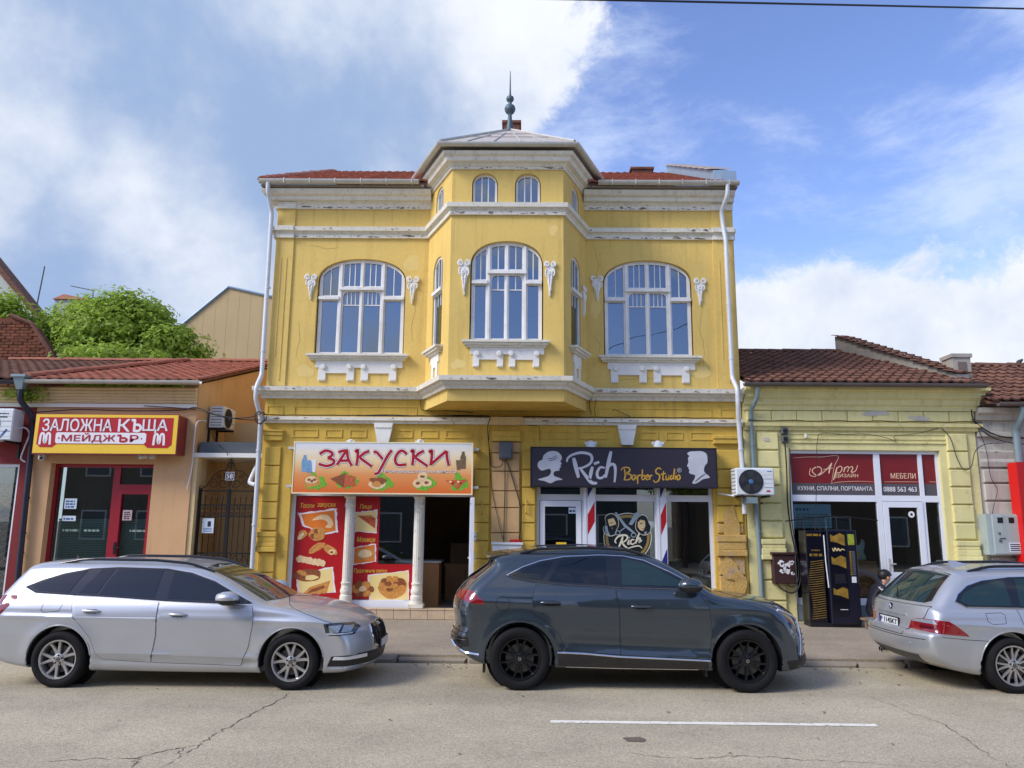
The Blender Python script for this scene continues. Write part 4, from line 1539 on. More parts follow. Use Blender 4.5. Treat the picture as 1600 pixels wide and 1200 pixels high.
# ---- outdoor units
def ac_unit(fr, a0, a1, b0, b1, c0, c1, label, fan=.62, mirror=False, blades=True, fansize=.40):
    O = fr((a0 + a1) / 2, b0, (c0 + c1) / 2)
    t = thing('outdoor_unit', O, label, 'air conditioner')
    MB().bevbox(fr, a0, a1, b0, b1, c0, c1, .02).build('casing', m_acw, t)
    W_, H_ = a1 - a0, b1 - b0
    fc = a0 + W_ * (.39 if not mirror else .61)
    R_ = min(H_ * .44, W_ * .33)
    O = fr(fc, (b0 + b1) / 2, c1 + .001)
    MB().lathe([(R_ * 1.04, 0), (R_ * 1.04, .012), (R_, .014), (R_ * .98, .004), (0, .004)], O, fr.n, 32).build('fan_recess', m_acd, t, smooth=40)
    for q in range(5):
        an = q * 2 * pi / 5
        m = MB()
        e1, e2 = fr.u * cos(an) + Z * sin(an), fr.u * cos(an + .75) + Z * sin(an + .75)
        m.add([O + fr.n * .008 + e1 * R_ * .2, O + fr.n * .008 + e1 * R_ * .9, O + fr.n * .008 + (e1 + e2).normalized() * R_ * .92, O + fr.n * .008 + e2 * R_ * .86, O + fr.n * .008 + e2 * R_ * .2], [(0, 1, 2, 3, 4)])
        m.build('fan_blade', M('fan_blade', (.05, .055, .06), .5) if 'fan_blade' not in MATS else MATS['fan_blade'], t)
    mb = MB()
    for q in range(24):
        an = q * 2 * pi / 24
        e = fr.u * cos(an) + Z * sin(an)
        mb.tube([O + fr.n * .018 + e * R_ * .2, O + fr.n * .02 + e * R_ * 1.0], .003, 4, False)
    for rr in (.25, .45, .65, .85):
        mb.tube([O + fr.n * .02 + (fr.u * cos(q * pi / 14) + Z * sin(q * pi / 14)) * R_ * rr for q in range(29)], .003, 4, False)
    mb.build('fan_guard', m_acd, t)
    MB().lathe([(R_ * .2, .004), (R_ * .2, .02), (R_ * .16, .026), (0, .028)], O, fr.n, 16).build('fan_hub', M('blue_hub', srgb(60, 110, 160), .5) if 'blue_hub' not in MATS else MATS['blue_hub'], t)
    s0, s1 = (a0 + W_ * .74, a1 - .03) if not mirror else (a0 + .03, a0 + W_ * .26)
    for q in range(5):
        z0 = b0 + H_ * (.12 + .16 * q)
        MB().fbox(fr, s0, s1, z0, z0 + H_ * .012, c1 - .004, c1 + .004).build('louvre', m_acd if q % 2 else m_gutter, t)
    MB().fbox(fr, a0 + .04, a1 - .04, b1, b1 + .012, c0 + .03, c1 - .03).build('lid', m_acw, t)
    # condenser coil grid on the side
    sd = a0 - .002 if not mirror else a1 + .002
    for q in range(7):
        z0 = b0 + .05 + q * (H_ - .1) / 6
        MB().fbox(fr, min(sd, sd + (.004 if not mirror else -.004)) - .002, max(sd, sd) + .004, z0 - .006, z0 + .006, c0 + .03, c1 - .03).build('side_grille', m_acd, t)
    for a in (a0 + .12, a1 - .12):
        MB().fbox(fr, a - .02, a + .02, b0 - .04, b0 - .002, 0.0, c1 + .02).build('bracket', m_black, t)
        MB().fbox(fr, a - .02, a + .02, b0 - .32, b0 - .04, 0.0, .04).build('bracket', m_black, t)
    return t


acR = ac_unit(FA, 4.30, 5.06, 2.56, 3.09, .18, .52, 'white outdoor unit with a dark round fan between the yellow and the pale green houses')
print_lines(FA, 4.93, 5.03, 3.02, 3.05, .521, m_inkb, acR)
MB().fbox(FA, 4.90, 4.97, 2.62, 2.66, .520, .523).build('sticker', m_signred, acR)
MB().box(4.50, 4.72, FY - .5, FY - .2, 2.40, 2.52).build('drip_tray', m_pipe_g, acR)
side = Fr((TR, FY, 0), (0, 1, 0))
ac_unit(side, .55, 1.25, 3.96, 4.42, .06, .36, 'white outdoor unit high on the ochre alley wall above the iron gate', fansize=.4)
acL = ac_unit(FA, -11.2, -10.30, 3.54, 4.18, .16, .50, 'white outdoor unit on the maroon wall at the left edge of the picture', mirror=False)
print_lines(FA, -10.60, -10.40, 4.07, 4.11, .501, m_ink, acL)
MB().fbox(FA, -10.58, -10.42, 4.00, 4.03, .5005, .502).build('print', m_ink, acL)
stroke_mesh(MB(), FA, [(-10.58, 3.64), (-10.52, 3.60), (-10.40, 3.76)], .05, .5005, .502, False, 0).build('print', m_inkb, acL)

# ---- maroon shop at the left edge
mar = thing('maroon_house', (-12.2, FY, .1), 'dark red shopfront wall cut by the left edge of the picture', 'house')
MW = (-13.0, -10.38, .3, 3.10)
MB().prism(FA, [(-14.5, .08), (TL - .005, .08), (TL - .005, 4.285), (-14.5, 4.285)], -.35, -.01, [rect(MW)]).build('wall', m_maroon, mar)
MB().box(-14.4, TL - .1, FY + 1.3, FY + 1.35, .1, 3.6).build('inner_wall', m_dark, mar)
mwin = MB().prism(FA, rect(MW), -.16, -.06, [[(MW[0] + .07, MW[2] + .07), (MW[1] - .06, MW[2] + .07), (MW[1] - .06, MW[3] - .06), (MW[0] + .07, MW[3] - .06)]]).build('shop_window', m_pvc, mar)
MB().fbox(FA, MW[0] + .06, MW[1] - .05, MW[2] + .06, MW[3] - .05, -.125, -.119).build('pane', m_shopglass, mwin)
MB().fbox(FA, MW[0] + .07, MW[1] - .06, 2.72, 3.03, -.30, -.24).build('blind_box', m_shutter, mwin)
mb = MB()
m_grille = M('galvanised_grille', srgb(160, 170, 168), .45, .6)
gx0, gx1, gz0, gz1 = MW[0] + .08, MW[1] - .07, MW[2] + .08, 2.70
stp = .20
k = gx0 - (gz1 - gz0)
while k < gx1 + (gz1 - gz0):
    for s in (1, -1):
        P0, P1 = [], []
        xa, xb = (k, k + (gz1 - gz0) * 1.35) if s > 0 else (k + (gz1 - gz0) * 1.35, k)
        # clip to the opening
        za, zb = gz0, gz1
        def cl(xa, za, xb, zb):
            if xa > xb:
                xa, za, xb, zb = xb, zb, xa, za
            if xb <= gx0 or xa >= gx1:
                return None
            f = lambda x: za + (zb - za) * (x - xa) / (xb - xa)
            x0_, x1_ = max(xa, gx0), min(xb, gx1)
            return (x0_, f(x0_), x1_, f(x1_))
        c = cl(xa, za, xb, zb)
        if c:
            mb.tube([FA(c[0], c[1], -.20), FA(c[2], c[3], -.20)], .006, 4, False)
    k += stp
stuff(mb.build('grille', m_grille, mwin))
downpipe('downpipe', pipe_path([(-10.30, 15.52, 4.60), (-10.30, 15.52, 4.38), (-10.16, 15.76, 4.12), (-10.12, 15.80, 3.8), (-10.05, 15.80, .12)]), .058, m_pipe_d,
         'dark plastic downpipe between the maroon shop and the tan house', [((-10.08, 15.80, 1.7), 0), ((-10.07, 15.80, 1.3), 0), ((-10.09, 15.80, 2.4), 0)])
hp = thing('hopper', (-10.30, 15.5, 4.6), 'grey rainwater hopper at the joint of the two left gutters', 'hopper')
MB().add([(-10.42, 15.40, 4.85), (-10.18, 15.40, 4.85), (-10.18, 15.64, 4.85), (-10.42, 15.64, 4.85), (-10.36, 15.46, 4.60), (-10.24, 15.46, 4.60), (-10.24, 15.58, 4.60), (-10.36, 15.58, 4.60)],
         [(0, 1, 2, 3), (7, 6, 5, 4), (0, 4, 5, 1), (1, 5, 6, 2), (2, 6, 7, 3), (3, 7, 4, 0)]).build('hopper_body', m_pipe_g, hp)
MB().box(-10.45, -10.15, 15.37, 15.67, 4.85, 4.90).build('hopper_rim', m_pipe_g, hp)

# ---- alley
al = thing('alley_porch', (-6.1, 16.2, .1), 'flat porch slab with a grey fascia over the iron gate', 'porch')
MB().box(TR + .003, XL - .003, 15.92, 17.2, 3.27, 3.36).build('slab', m_stucco_w, al)
MB().box(TR + .06, XL - .02, 16.05, 17.2, 3.36, 3.60).build('upstand', M('slate_flashing', srgb(84, 92, 96), .7, var=.12, dirt=.4), al)
MB().box(TR + .003, TR + .10, 15.93, 16.4, .1, 3.27).build('jamb', m_cream, al)
aw = thing('alley_wall', (-6.1, 17.6, .1), 'beige wall closing the alley behind the iron gate', 'wall')
MB().box(TR + .002, XL - .002, 17.5, 17.7, .1, 4.2).build('wall', m_cream, aw)

gate = thing('iron_gate', (-6.1, 16.08, .1), 'black wrought iron double gate with scrolls between the tan and yellow houses', 'gate')
gx0, gx1 = TR + .12, XL - .06
GF = Fr((0, 16.08, 0), (1, 0, 0))
gm = (gx0 + gx1) / 2
for (a, w_) in ((gx0, .05), (gm - .035, .07), (gx1 - .05, .05)):
    MB().fbox(GF, a, a + w_, .12, 2.62, -.02, .02).build('post', m_iron, gate)
for z0 in (.22, 1.30, 2.05, 2.28, 2.57):
    for (a, b) in ((gx0 + .05, gm - .035), (gm + .035, gx1 - .05)):
        MB().fbox(GF, a, b, z0, z0 + .028, -.012, .012).build('rail', m_iron, gate)
bars_x = []
for (a, b) in ((gx0 + .05, gm - .035), (gm + .035, gx1 - .05)):
    for k in range(4):
        x = a + (b - a) * (k + .8) / 4.6
        bars_x.append(x)
        mb = MB()
        mb.tube([GF(x, .24, 0), GF(x, 2.44, 0)], .009, 6)
        mb.lathe([(.0, 0), (.022, .02), (.012, .05), (0, .10)], GF(x, 2.42, 0), (0, 0, 1), 6)
        mb.build('bar', m_iron, gate)
    for k in range(5):
        x = a + (b - a) * (k + .3) / 4.6 + .01
        mb = MB()
        for s in (1, -1):
            mb.tube([GF(x + .035 * cos(q * .62 + (0 if s > 0 else pi)) * (1 - q * .055), 2.165 + s * .055 + .042 * sin(q * .62 + (0 if s > 0 else pi)) * (1 - q * .055) * s, 0) for q in range(14)], .006, 5)
        mb.build('scroll', m_iron, gate)
    for k in range(3):
        x0_, x1_ = a + (b - a) * k / 3, a + (b - a) * (k + 1) / 3
        mb = MB()
        mb.tube([GF(x0_, .98, 0), GF(x1_, 1.28, 0)], .007, 5)
        mb.tube([GF(x1_, .98, 0), GF(x0_, 1.28, 0)], .007, 5)
        mb.build('cross_bar', m_iron, gate)
    MB().fbox(GF, a, b, .24, .96, -.006, .002).build('kick_plate', m_iron, gate)


def spiral(cx, cz, r0, a0, turns, dr, s=1, n=26):
    return [GF(cx + s * (r0 - dr * k / n) * cos(a0 + turns * 2 * pi * k / n), cz + (r0 - dr * k / n) * sin(a0 + turns * 2 * pi * k / n), 0) for k in range(n + 1)]


for s in (-1, 1):
    for (dx, dz, r, a0, tr) in ((.14, 2.74, .125, 1.6, 1.4), (.35, 2.73, .10, 1.2, 1.4), (.24, 2.90, .055, 3.4, 1.3), (.10, 2.93, .05, 3.0, 1.2), (.58, 2.65, .05, -1.0, 1.1)):
        MB().tube(spiral(gm + s * dx, dz, r, a0, tr, r * .75, s), .008, 5).build('scroll', m_iron, gate)
    MB().tube([GF(gm + s * p[0], p[1], 0) for p in crom([(.60, 2.62), (.48, 2.70), (.36, 2.88), (.24, 2.99), (.10, 3.02), (.08, 3.10), (.03, 3.18)], 5)], .010, 5).build('scroll', m_iron, gate)
MB().tube([GF(gm, 2.6, 0), GF(gm, 3.26, 0)], .011, 6).build('bar', m_iron, gate)
for (dz, r) in ((3.20, .045), (3.12, .05)):
    MB().tube([GF(gm + r * cos(q), dz + r * sin(q), .02) for q in [2 * pi * k / 12 for k in range(13)]], .008, 5).build('scroll', m_iron, gate)
npl = thing('number_plate', GF(gm, 2.86, .03), 'dark house number plate 58 on top of the iron gate', 'sign')
MB().bevbox(GF, gm - .095, gm + .095, 2.80, 2.98, .012, .03, .008).build('plate', M('number_blue', srgb(30, 40, 62), .35), npl)
MB().prism(GF, [(gm - .09, 2.805), (gm + .09, 2.805), (gm + .09, 2.975), (gm - .09, 2.975)], .030, .033, [[(gm - .08, 2.815), (gm + .08, 2.815), (gm + .08, 2.965), (gm - .08, 2.965)]]).build('border', m_signwht, npl)
text_mesh('58', GF, gm - .06, gm + .06, 2.84, 2.94, .031, m_signwht, npl, bold=.03)
nt_ = thing('notice', GF(gx0 + .25, 1.7, .03), 'white printed notice tied to the left leaf of the iron gate', 'notice')
MB().fbox(GF, gx0 + .12, gx0 + .36, 1.72, 2.02, .012, .016).build('sheet', m_paper, nt_)
MB().fbox(GF, gx0 + .23, gx0 + .30, 1.85, 1.96, .016, .018).build('print', m_ink, nt_)
for k in range(3):
    MB().fbox(GF, gx0 + .15, gx0 + .33, 1.75 + k * .03, 1.762 + k * .03, .016, .018).build('print', m_inkb, nt_)
downpipe('waste_pipe', pipe_path([(-5.50, 16.2, 3.22), (-5.52, 16.0, 2.98), (-5.56, 15.86, 2.74), (-5.38, 15.74, 2.70)]), .045, m_pipe, 'short bent white pipe joining the left downpipe beside the gate')

# ------------------------------------------------------------------ right: pale green-yellow shop house and the grey one beyond
lime = thing('pale_yellow_house', (7.0, FY, .1), 'low pale green-yellow shop house with old brown tiles right of the yellow house', 'house')
LX0, LX1 = XR + .02, 9.42
SW = (5.55, 8.66, .10, 3.52)
MB().prism(FA, [(LX0, .08), (LX1, .08), (LX1, 4.72), (LX0, 4.72)], -.35, 0, [rect(SW)]).build('wall', m_lime, lime)
MB().box(LX1 - .3, LX1, FY + .35, 22, .08, 4.72).build('wall', m_lime, lime)
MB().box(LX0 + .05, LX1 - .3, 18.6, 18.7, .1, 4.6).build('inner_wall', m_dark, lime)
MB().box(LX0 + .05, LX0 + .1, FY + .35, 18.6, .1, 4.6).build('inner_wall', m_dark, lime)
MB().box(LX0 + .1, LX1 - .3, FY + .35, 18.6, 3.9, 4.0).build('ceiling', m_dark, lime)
MB().box(LX0 + .1, LX1 - .3, FY + .35, 18.6, .09, .12).build('floor_slab', m_conc, lime)
PL = [(LX0 + .02, FY), (LX1, FY), (LX1, FY + .5)]
MB().sweep([(I, 4.34), (.05, 4.34), (.06, 4.42), (.10, 4.46), (.11, 4.55), (.17, 4.60), (.19, 4.70), (.26, 4.74), (.27, 4.80), (I, 4.80)], PL).build('cornice', m_lime, lime)
MB().sweep([(I, 3.92), (.05, 3.92), (.06, 3.98), (.11, 4.0), (.12, 4.06), (I, 4.09)], PL).build('string_course', m_lime, lime)
for k in range(9):
    a0 = LX0 + .08 + k * .525
    MB().bevbox(FA, a0, a0 + .505, 4.11, 4.33, -.02, .032, .014).build('frieze_block', m_lime, lime, recalc=False)
for k in range(3):
    z0 = [3.66, 3.74, 3.84][k]
    MB().fbox(FA, 5.40, 8.80, z0, z0 + .03, -.01, .03 - k * .006).build('lintel_moulding', m_lime, lime)
rd = random.Random(8)
for (a0, a1) in ((4.90, 5.34), (8.80, 9.22)):
    zz = [(.12, .5), (.5, .9), (.9, 1.3), (1.72, 2.06), (2.06, 2.42), (2.42, 2.78), (2.78, 3.14), (3.14, 3.5), (3.5, 3.88)]
    for i, (b0, b1) in enumerate(zz):
        MB().bevbox(FA, a0, a1, b0 + .014, b1 - .014, -.02, .055 + rd.uniform(-.006, .006), .016).build('stone_block', m_lime, lime, recalc=False)
    for (b0, b1, o) in ((1.30, 1.40, .08), (1.40, 1.52, .06), (1.52, 1.60, .04), (1.60, 1.70, .055)):
        MB().bevbox(FA, a0 - o * .5, a1 + o * .5, b0, b1, -.02, .06 + o, .014).build('pier_moulding', m_lime, lime, recalc=False)
MB().fbox(FA, LX0 + .02, 4.88, .1, 3.9, -.01, .012).build('wall_strip', m_lime, lime)
for k, (cx, cz, rx, rz_) in enumerate(((5.1, 3.72, .05, .05), (9.33, 2.0, .05, .14), (7.4, 4.3, .22, .09), (8.3, 4.18, .2, .06), (9.3, 1.2, .06, .2))):
    patch('bare_patch', blobpoly(cx, cz, rx, rz_, k + 80, .2, 26), .034 if 4.1 < cz < 4.35 else .061 if cx < 5.3 else .002, m_greyp, lime)
# roof
RY0, RZ0, sl3 = FY - .34, 4.86, .37
rz3 = lambda y: RZ0 + (y - RY0) * sl3
e3 = 20.0
mb = MB()
mb.add([(LX0 + .05, RY0, rz3(RY0) - .05), (LX1 - .05, RY0, rz3(RY0) - .05), (LX1 - .05, e3, rz3(e3) - .05), (LX0 + .05, e3, rz3(e3) - .05),
        (LX0 + .05, RY0, rz3(RY0)), (LX1 - .05, RY0, rz3(RY0)), (LX1 - .05, e3, rz3(e3)), (LX0 + .05, e3, rz3(e3))],
       [(0, 3, 2, 1), (4, 5, 6, 7), (0, 1, 5, 4), (1, 2, 6, 5), (2, 3, 7, 6), (3, 0, 4, 7)])
lroof = mb.build('roof', m_brick, lime)
sv3 = Vector((0, 1, sl3)).normalized()
stuff(tile_field((LX0 + .04, RY0 - .03, rz3(RY0)), (1, 0, 0), sv3, 22, 14, .215, .335, 22, jit=.010, h=.036).build('tiles', m_tile_old, lroof, recalc=False))
ridge_caps((LX0 + .06, e3, rz3(e3) + .03), (8.5, e3, rz3(e3) + .03), .10, .38, m_tile_old, lroof, 7)
MB().sweep(gutter_prof(.42, 4.84, .075), [(LX0 - .06, FY), (LX1 + .08, FY)]).build('gutter', M('dark_gutter', srgb(104, 96, 90), .6, .3, dirt=.5, var=.15), lime, smooth=40)
# sloping fire wall with tiles on top, and its stub chimney
A, B = Vector((9.33, 15.98, 0)), Vector((8.62, 20.2, 0))
d = (B - A).normalized()
nrm = Vector((-d.y, d.x, 0))
t_ = .16
za = lambda q: rz3(q.y)
pts = []
for q, hh in ((A, .13), (B, .42)):
    for s in (-1, 1):
        pts += [q + nrm * t_ * s + Z * (za(q) - .2), q + nrm * t_ * s + Z * (za(q) + hh)]
mb = MB()
mb.add(pts, [(0, 2, 3, 1), (4, 5, 7, 6), (0, 1, 5, 4), (2, 6, 7, 3), (1, 3, 7, 5), (0, 4, 6, 2)])
m_fw = M('fire_wall_render', srgb(150, 146, 138), .9, var=.12, dirt=.5, dscale=5, streak=.3, bump=.4)
fwl = mb.build('fire_wall', m_fw, lime)
n = 17
sv_ = ((B + Z * (za(B) + .42)) - (A + Z * (za(A) + .13))).normalized()
for k in range(n):
    q = (A + Z * (za(A) + .135)).lerp(B + Z * (za(B) + .425), k / n)
    m2 = tile_field(q - nrm * .27, nrm, sv_, 2, 1, .26, .27, 90 + k, jit=.012, h=.03) if False else tile_field(q + nrm * .27, -nrm, sv_, 2, 1, .26, .27, 90 + k, jit=.012, h=.03)
    m2.build('coping_tile', m_tile_old, fwl, recalc=False)
c = Vector((9.50, 16.35, 0))
ch = MB().box(9.28, 9.66, 16.2, 16.62, 4.9, 5.56).build('chimney', m_conc, lime)
MB().box(9.25, 9.69, 16.17, 16.65, 5.56, 5.64).build('chimney_cap', m_conc, ch)
MB().box(9.38, 9.56, 16.185, 16.2, 5.06, 5.46).build('soot_door', M('soot_door', srgb(112, 100, 90), .8, var=.1), ch)
MB().box(8.72, 9.3, 15.75, 16.15, 4.93, 5.0).build('flashing_box', m_fw, lime)

# shop front
a0, a1, b0, b1 = SW
holes = []
cells = [(5.61, 7.33, 2.60, 3.45), (7.45, 8.24, 2.60, 3.45), (8.32, 8.60, 2.60, 3.45), (5.61, 7.33, .55, 2.47), (8.32, 8.60, .55, 2.47)]
doorq = (7.43, 8.26, .14, 2.49)
hp_ = [rect(c) for c in cells] + [rect(doorq)]
lwin = MB().prism(FA, rect(SW), -.16, -.08, hp_).build('shop_window', m_pvc, lime)
m_artred = M('brown_red_film', srgb(122, 26, 28), .35, var=.05)
m_artgry = M('dark_grey_film', srgb(84, 80, 84), .35)
m_artcrm = M('cream_print', srgb(232, 196, 160), .5)
for i, c in enumerate(cells):
    MB().fbox(FA, c[0] - .01, c[1] + .01, c[2] - .01, c[3] + .01, -.125, -.119).build('pane', m_shopglass, lwin)
afs = thing('window_sign', (7.1, FY, 2.6), 'dark red window film lettered Арт дизайн мебели over the furniture shop', 'sign')
for c in cells[:3]:
    MB().fbox(FA, c[0] + .004, c[1] - .004, 2.84, c[3] - .004, -.1185, -.115).build('film', m_artred, afs)
    MB().fbox(FA, c[0] + .004, c[1] - .004, c[2] + .004, 2.84, -.1185, -.115).build('film', m_artgry, afs)


def apx(px, py):
    q = UP(px, py, FY + .11)
    return q.x, q.z


text_mesh('КУХНИ, СПАЛНИ, ПОРТМАНТА', FA, apx(1247, 772)[0], 7.27, 2.68, 2.78, -.115, m_signwht, afs, bold=.008)
text_mesh('0888 563 463', FA, 7.50, 8.18, 2.68, 2.78, -.115, m_signwht, afs, bold=.006)
text_mesh('МЕБЕЛИ', FA, apx(1392, 745)[0], apx(1431, 745)[0], 2.95, 3.06, -.115, m_artcrm, afs, bold=.0)
text_mesh('ДИЗАЙН', FA, apx(1305, 745)[0], apx(1341, 745)[0], 2.95, 3.06, -.115, m_artcrm, afs, bold=.0)
z6 = lambda zx, zy: apx(1140 + zx / 3.478, 530 + zy / 3.478)
mb = MB()
for st, w_ in (([(345, 645), (420, 640), (500, 640), (590, 635), (570, 690), (555, 780)], .010), ([(548, 785), (600, 776), (700, 772), (790, 775)], .008), ([(840, 775), (950, 775), (1045, 776)], .008), ([(1085, 775), (1125, 776)], .008),
               ([(440, 700), (435, 735), (465, 745), (500, 720), (490, 695), (460, 700), (450, 720), (480, 740), (520, 715), (550, 680), (556, 672)], .018), ([(556, 672), (545, 700), (540, 730)], .028), ([(510, 708), (560, 700)], .014),
               ([(585, 695), (575, 730), (565, 765)], .024), ([(580, 705), (600, 690), (612, 702), (600, 725), (580, 722)], .018),
               ([(628, 695), (620, 722)], .022), ([(625, 705), (640, 692), (648, 700), (640, 722)], .018), ([(645, 705), (662, 692), (670, 700), (662, 722), (685, 715), (696, 685)], .018)):
    stroke_mesh(MB(), FA, [z6(*p) for p in st], w_, -.115, -.111 + w_ * .03, True).build('lettering', m_artcrm, afs)
ldoor = MB().prism(FA, [(doorq[0] + .01, .14), (doorq[1] - .01, .14), (doorq[1] - .01, 2.48), (doorq[0] + .01, 2.48)], -.13, -.06, [[(7.55, .25), (8.14, .25), (8.14, .95), (7.55, .95)], [(7.55, 1.07), (8.14, 1.07), (8.14, 2.36), (7.55, 2.36)]]).build('door', m_pvc, lime)
MB().fbox(FA, 7.55, 8.14, .25, .95, -.10, -.094).build('pane', m_shopglass, ldoor)
MB().fbox(FA, 7.55, 8.14, 1.07, 2.36, -.10, -.094).build('pane', m_shopglass, ldoor)
MB().fbox(FA, 7.465, 7.495, 1.10, 1.34, -.06, -.045).build('handle', m_gutter, ldoor)
MB().fbox(FA, 7.47, 7.60, 1.22, 1.245, -.045, -.015).build('handle', m_gutter, ldoor)
MB().lathe([(.065, 0), (.065, .003), (0, .003)], FA(8.02, 2.22, -.093), (0, -1, 0), 20).build('sticker', m_signwht, ldoor)
MB().lathe([(.03, .003), (.03, .005), (0, .005)], FA(8.02, 2.22, -.093), (0, -1, 0), 5).build('sticker', m_ink, ldoor)
MB().fbox(FA, 5.55, 7.40, .12, .42, -.20, -.02).build('shop_plinth', M('blue_grey_plinth', srgb(104, 116, 124), .7, var=.1, dirt=.4), lime)
# things behind the glass
pst = thing('poster', (6.0, 16.3, 2.2), 'pale blue poster behind the top left of the furniture shop window', 'poster')
MB().fbox(FA, 5.64, 6.40, 1.93, 2.41, -.135, -.130).build('sheet', M('pale_blue_print', srgb(160, 204, 222), .7, var=.08), pst)
print_lines(FA, 5.68, 5.95, 2.28, 2.36, -.130, m_inkb, pst, 1, 4)
print_lines(FA, 5.68, 6.36, 1.97, 2.24, -.130, m_shutter, pst, 5, 5)
crt = thing('cardboard_panel', (6.95, 16.5, .5), 'brown board leaning behind the furniture shop window', 'board')
MB().fbox(FA, 6.45, 7.28, .55, 1.28, -.24, -.20).build('board', M('brown_board', srgb(168, 112, 58), .7, var=.18, vscale=5), crt)
bag = thing('shopping_bag', (6.8, 16.4, 1.3), 'crumpled white plastic bag with a yellow mark on the brown board', 'bag')
m_bag = M('white_plastic_bag', srgb(196, 214, 208), .35, var=.12, vscale=9)
pb = [(-.3, 0), (.28, 0), (.26, .16), (.3, .36), (.22, .42), (.16, .30), (.02, .36), (-.1, .34), (-.2, .24), (-.3, .14)]
mb = MB()
rd = random.Random(4)
ctr = [(6.84 + p[0] * .9, 1.29 + p[1] * 1.0) for p in crom(pb, 3, True)]
nn = len(ctr)
vs = [FA(p[0], p[1], -.28) for p in ctr]
rings = [vs]
for (sc_, cc) in ((.86, -.27), (.55, -.23), (.2, -.22)):
    rings.append([FA(6.83 + (p[0] - 6.83) * sc_ + rd.uniform(-.012, .012), 1.46 + (p[1] - 1.46) * sc_ + rd.uniform(-.012, .012), cc + .05 + rd.uniform(-.012, .012)) for p in ctr])
allv = [v for r_ in rings for v in r_]
fs = [(r_ * nn + i, r_ * nn + (i + 1) % nn, (r_ + 1) * nn + (i + 1) % nn, (r_ + 1) * nn + i) for r_ in range(3) for i in range(nn)] + [tuple(3 * nn + i for i in range(nn)), tuple(range(nn))[::-1]]
mb.add(allv, fs)
mb.build('bag_body', m_bag, bag, smooth=60)
MB().prism(FA, blobpoly(6.84, 1.42, .10, .07, 3, .1), -.170, -.155).build('print', m_signyel, bag)
# grey house at the right edge
gh = thing('grey_house', (12, FY, .1), 'grey cracked stone house with brown tiles cut by the right edge of the picture', 'house')
GX0, GX1 = LX1 + .02, 15.5
MB().prism(FA, [(GX0, .08), (GX1, .08), (GX1, 4.42), (GX0, 4.42)], -.4, -.04).build('wall', m_greyp, gh)
for (b0, b1) in ((.6, 1.0), (1.0, 1.4), (1.4, 1.76), (1.76, 2.12), (2.12, 2.50), (2.50, 2.86), (2.86, 3.16)):
    MB().bevbox(FA, GX0 + .06, GX0 + .58, b0 + .016, b1 - .016, -.06, .02 + rd.uniform(-.01, .01), .018).build('stone_block', m_greyp, gh, recalc=False)
MB().sweep([(-.06, 3.20), (.02, 3.20), (.04, 3.30), (.02, 3.36), (.05, 3.5), (-.06, 3.56)], [(GX0 + .02, FY), (GX0 + .8, FY)]).build('capital', m_greyp, gh)
MB().sweep([(-.06, 3.82), (.05, 3.82), (.06, 3.90), (-.06, 3.94)], [(GX0 + .02, FY), (GX1, FY)]).build('string_course', m_greyp, gh)
MB().sweep([(-.06, 4.16), (.05, 4.16), (.08, 4.26), (.16, 4.30), (.18, 4.40), (-.06, 4.42)], [(GX0 + .02, FY), (GX1, FY)]).build('cornice', m_greyp, gh)
gy0, gz0_, sg_ = FY - .36, 4.50, .46
zg = lambda y: gz0_ + (y - gy0) * sg_
mb = MB()
mb.add([(GX0 + .1, gy0, zg(gy0) - .05), (GX1, gy0, zg(gy0) - .05), (GX1, 18.4, zg(18.4) - .05), (GX0 + .1, 18.4, zg(18.4) - .05),
        (GX0 + .1, gy0, zg(gy0)), (GX1, gy0, zg(gy0)), (GX1, 18.4, zg(18.4)), (GX0 + .1, 18.4, zg(18.4))],
       [(0, 3, 2, 1), (4, 5, 6, 7), (0, 1, 5, 4), (1, 2, 6, 5), (2, 3, 7, 6), (3, 0, 4, 7)])
groof = mb.build('roof', m_brick, gh)
MB().box(GX0 - .1, GX1, FY + .1, FY + .5, 4.3, 4.62).build('wall', m_greyp, gh)
stuff(tile_field((GX0 + .08, gy0 - .03, zg(gy0)), (1, 0, 0), Vector((0, 1, sg_)).normalized(), 17, 10, .215, .325, 32, jit=.012, h=.036).build('tiles', m_tile_old, groof, recalc=False))
ridge_caps((GX0 + .1, 18.4, zg(18.4) + .03), (13.4, 18.4, zg(18.4) + .03), .10, .38, m_tile_old, groof, 9)
MB().sweep(gutter_prof(.44, 4.46, .07), [(GX0 + .25, FY), (GX1, FY)]).build('gutter', MATS['dark_gutter'], gh, smooth=40)
rp = thing('red_panel', (10.6, 15.5, .1), 'tall bright red advertising panel at the right edge above the silver estate', 'panel')
MB().box(9.92, 11.6, 15.45, 15.75, .9, 3.26).build('panel', M('signal_red', srgb(214, 20, 16), .45, var=.03), rp)
MB().box(9.915, 10.10, 15.43, 15.452, .9, 3.262).build('edge_strip', M('dark_red', srgb(176, 12, 14), .45), rp)
downpipe('downpipe', pipe_path([(10.22, 15.5, 4.40), (10.22, 15.56, 4.2), (10.20, 15.80, 3.95), (10.20, 15.80, 2.2)]), .075, m_pipe_g, 'grey downpipe on the grey house above the red panel')
downpipe('downpipe', pipe_path([(4.86, 15.50, 4.76), (4.86, 15.56, 4.55), (4.79, 15.82, 4.30), (4.79, 15.82, 2.9), (4.83, 15.82, 1.6), (4.84, 15.82, .12)]), .045, m_pipe_g, 'grey-green downpipe at the left end of the pale green-yellow house', [((4.79, 15.82, 3.6), 0), ((4.83, 15.82, 1.85), 0)])

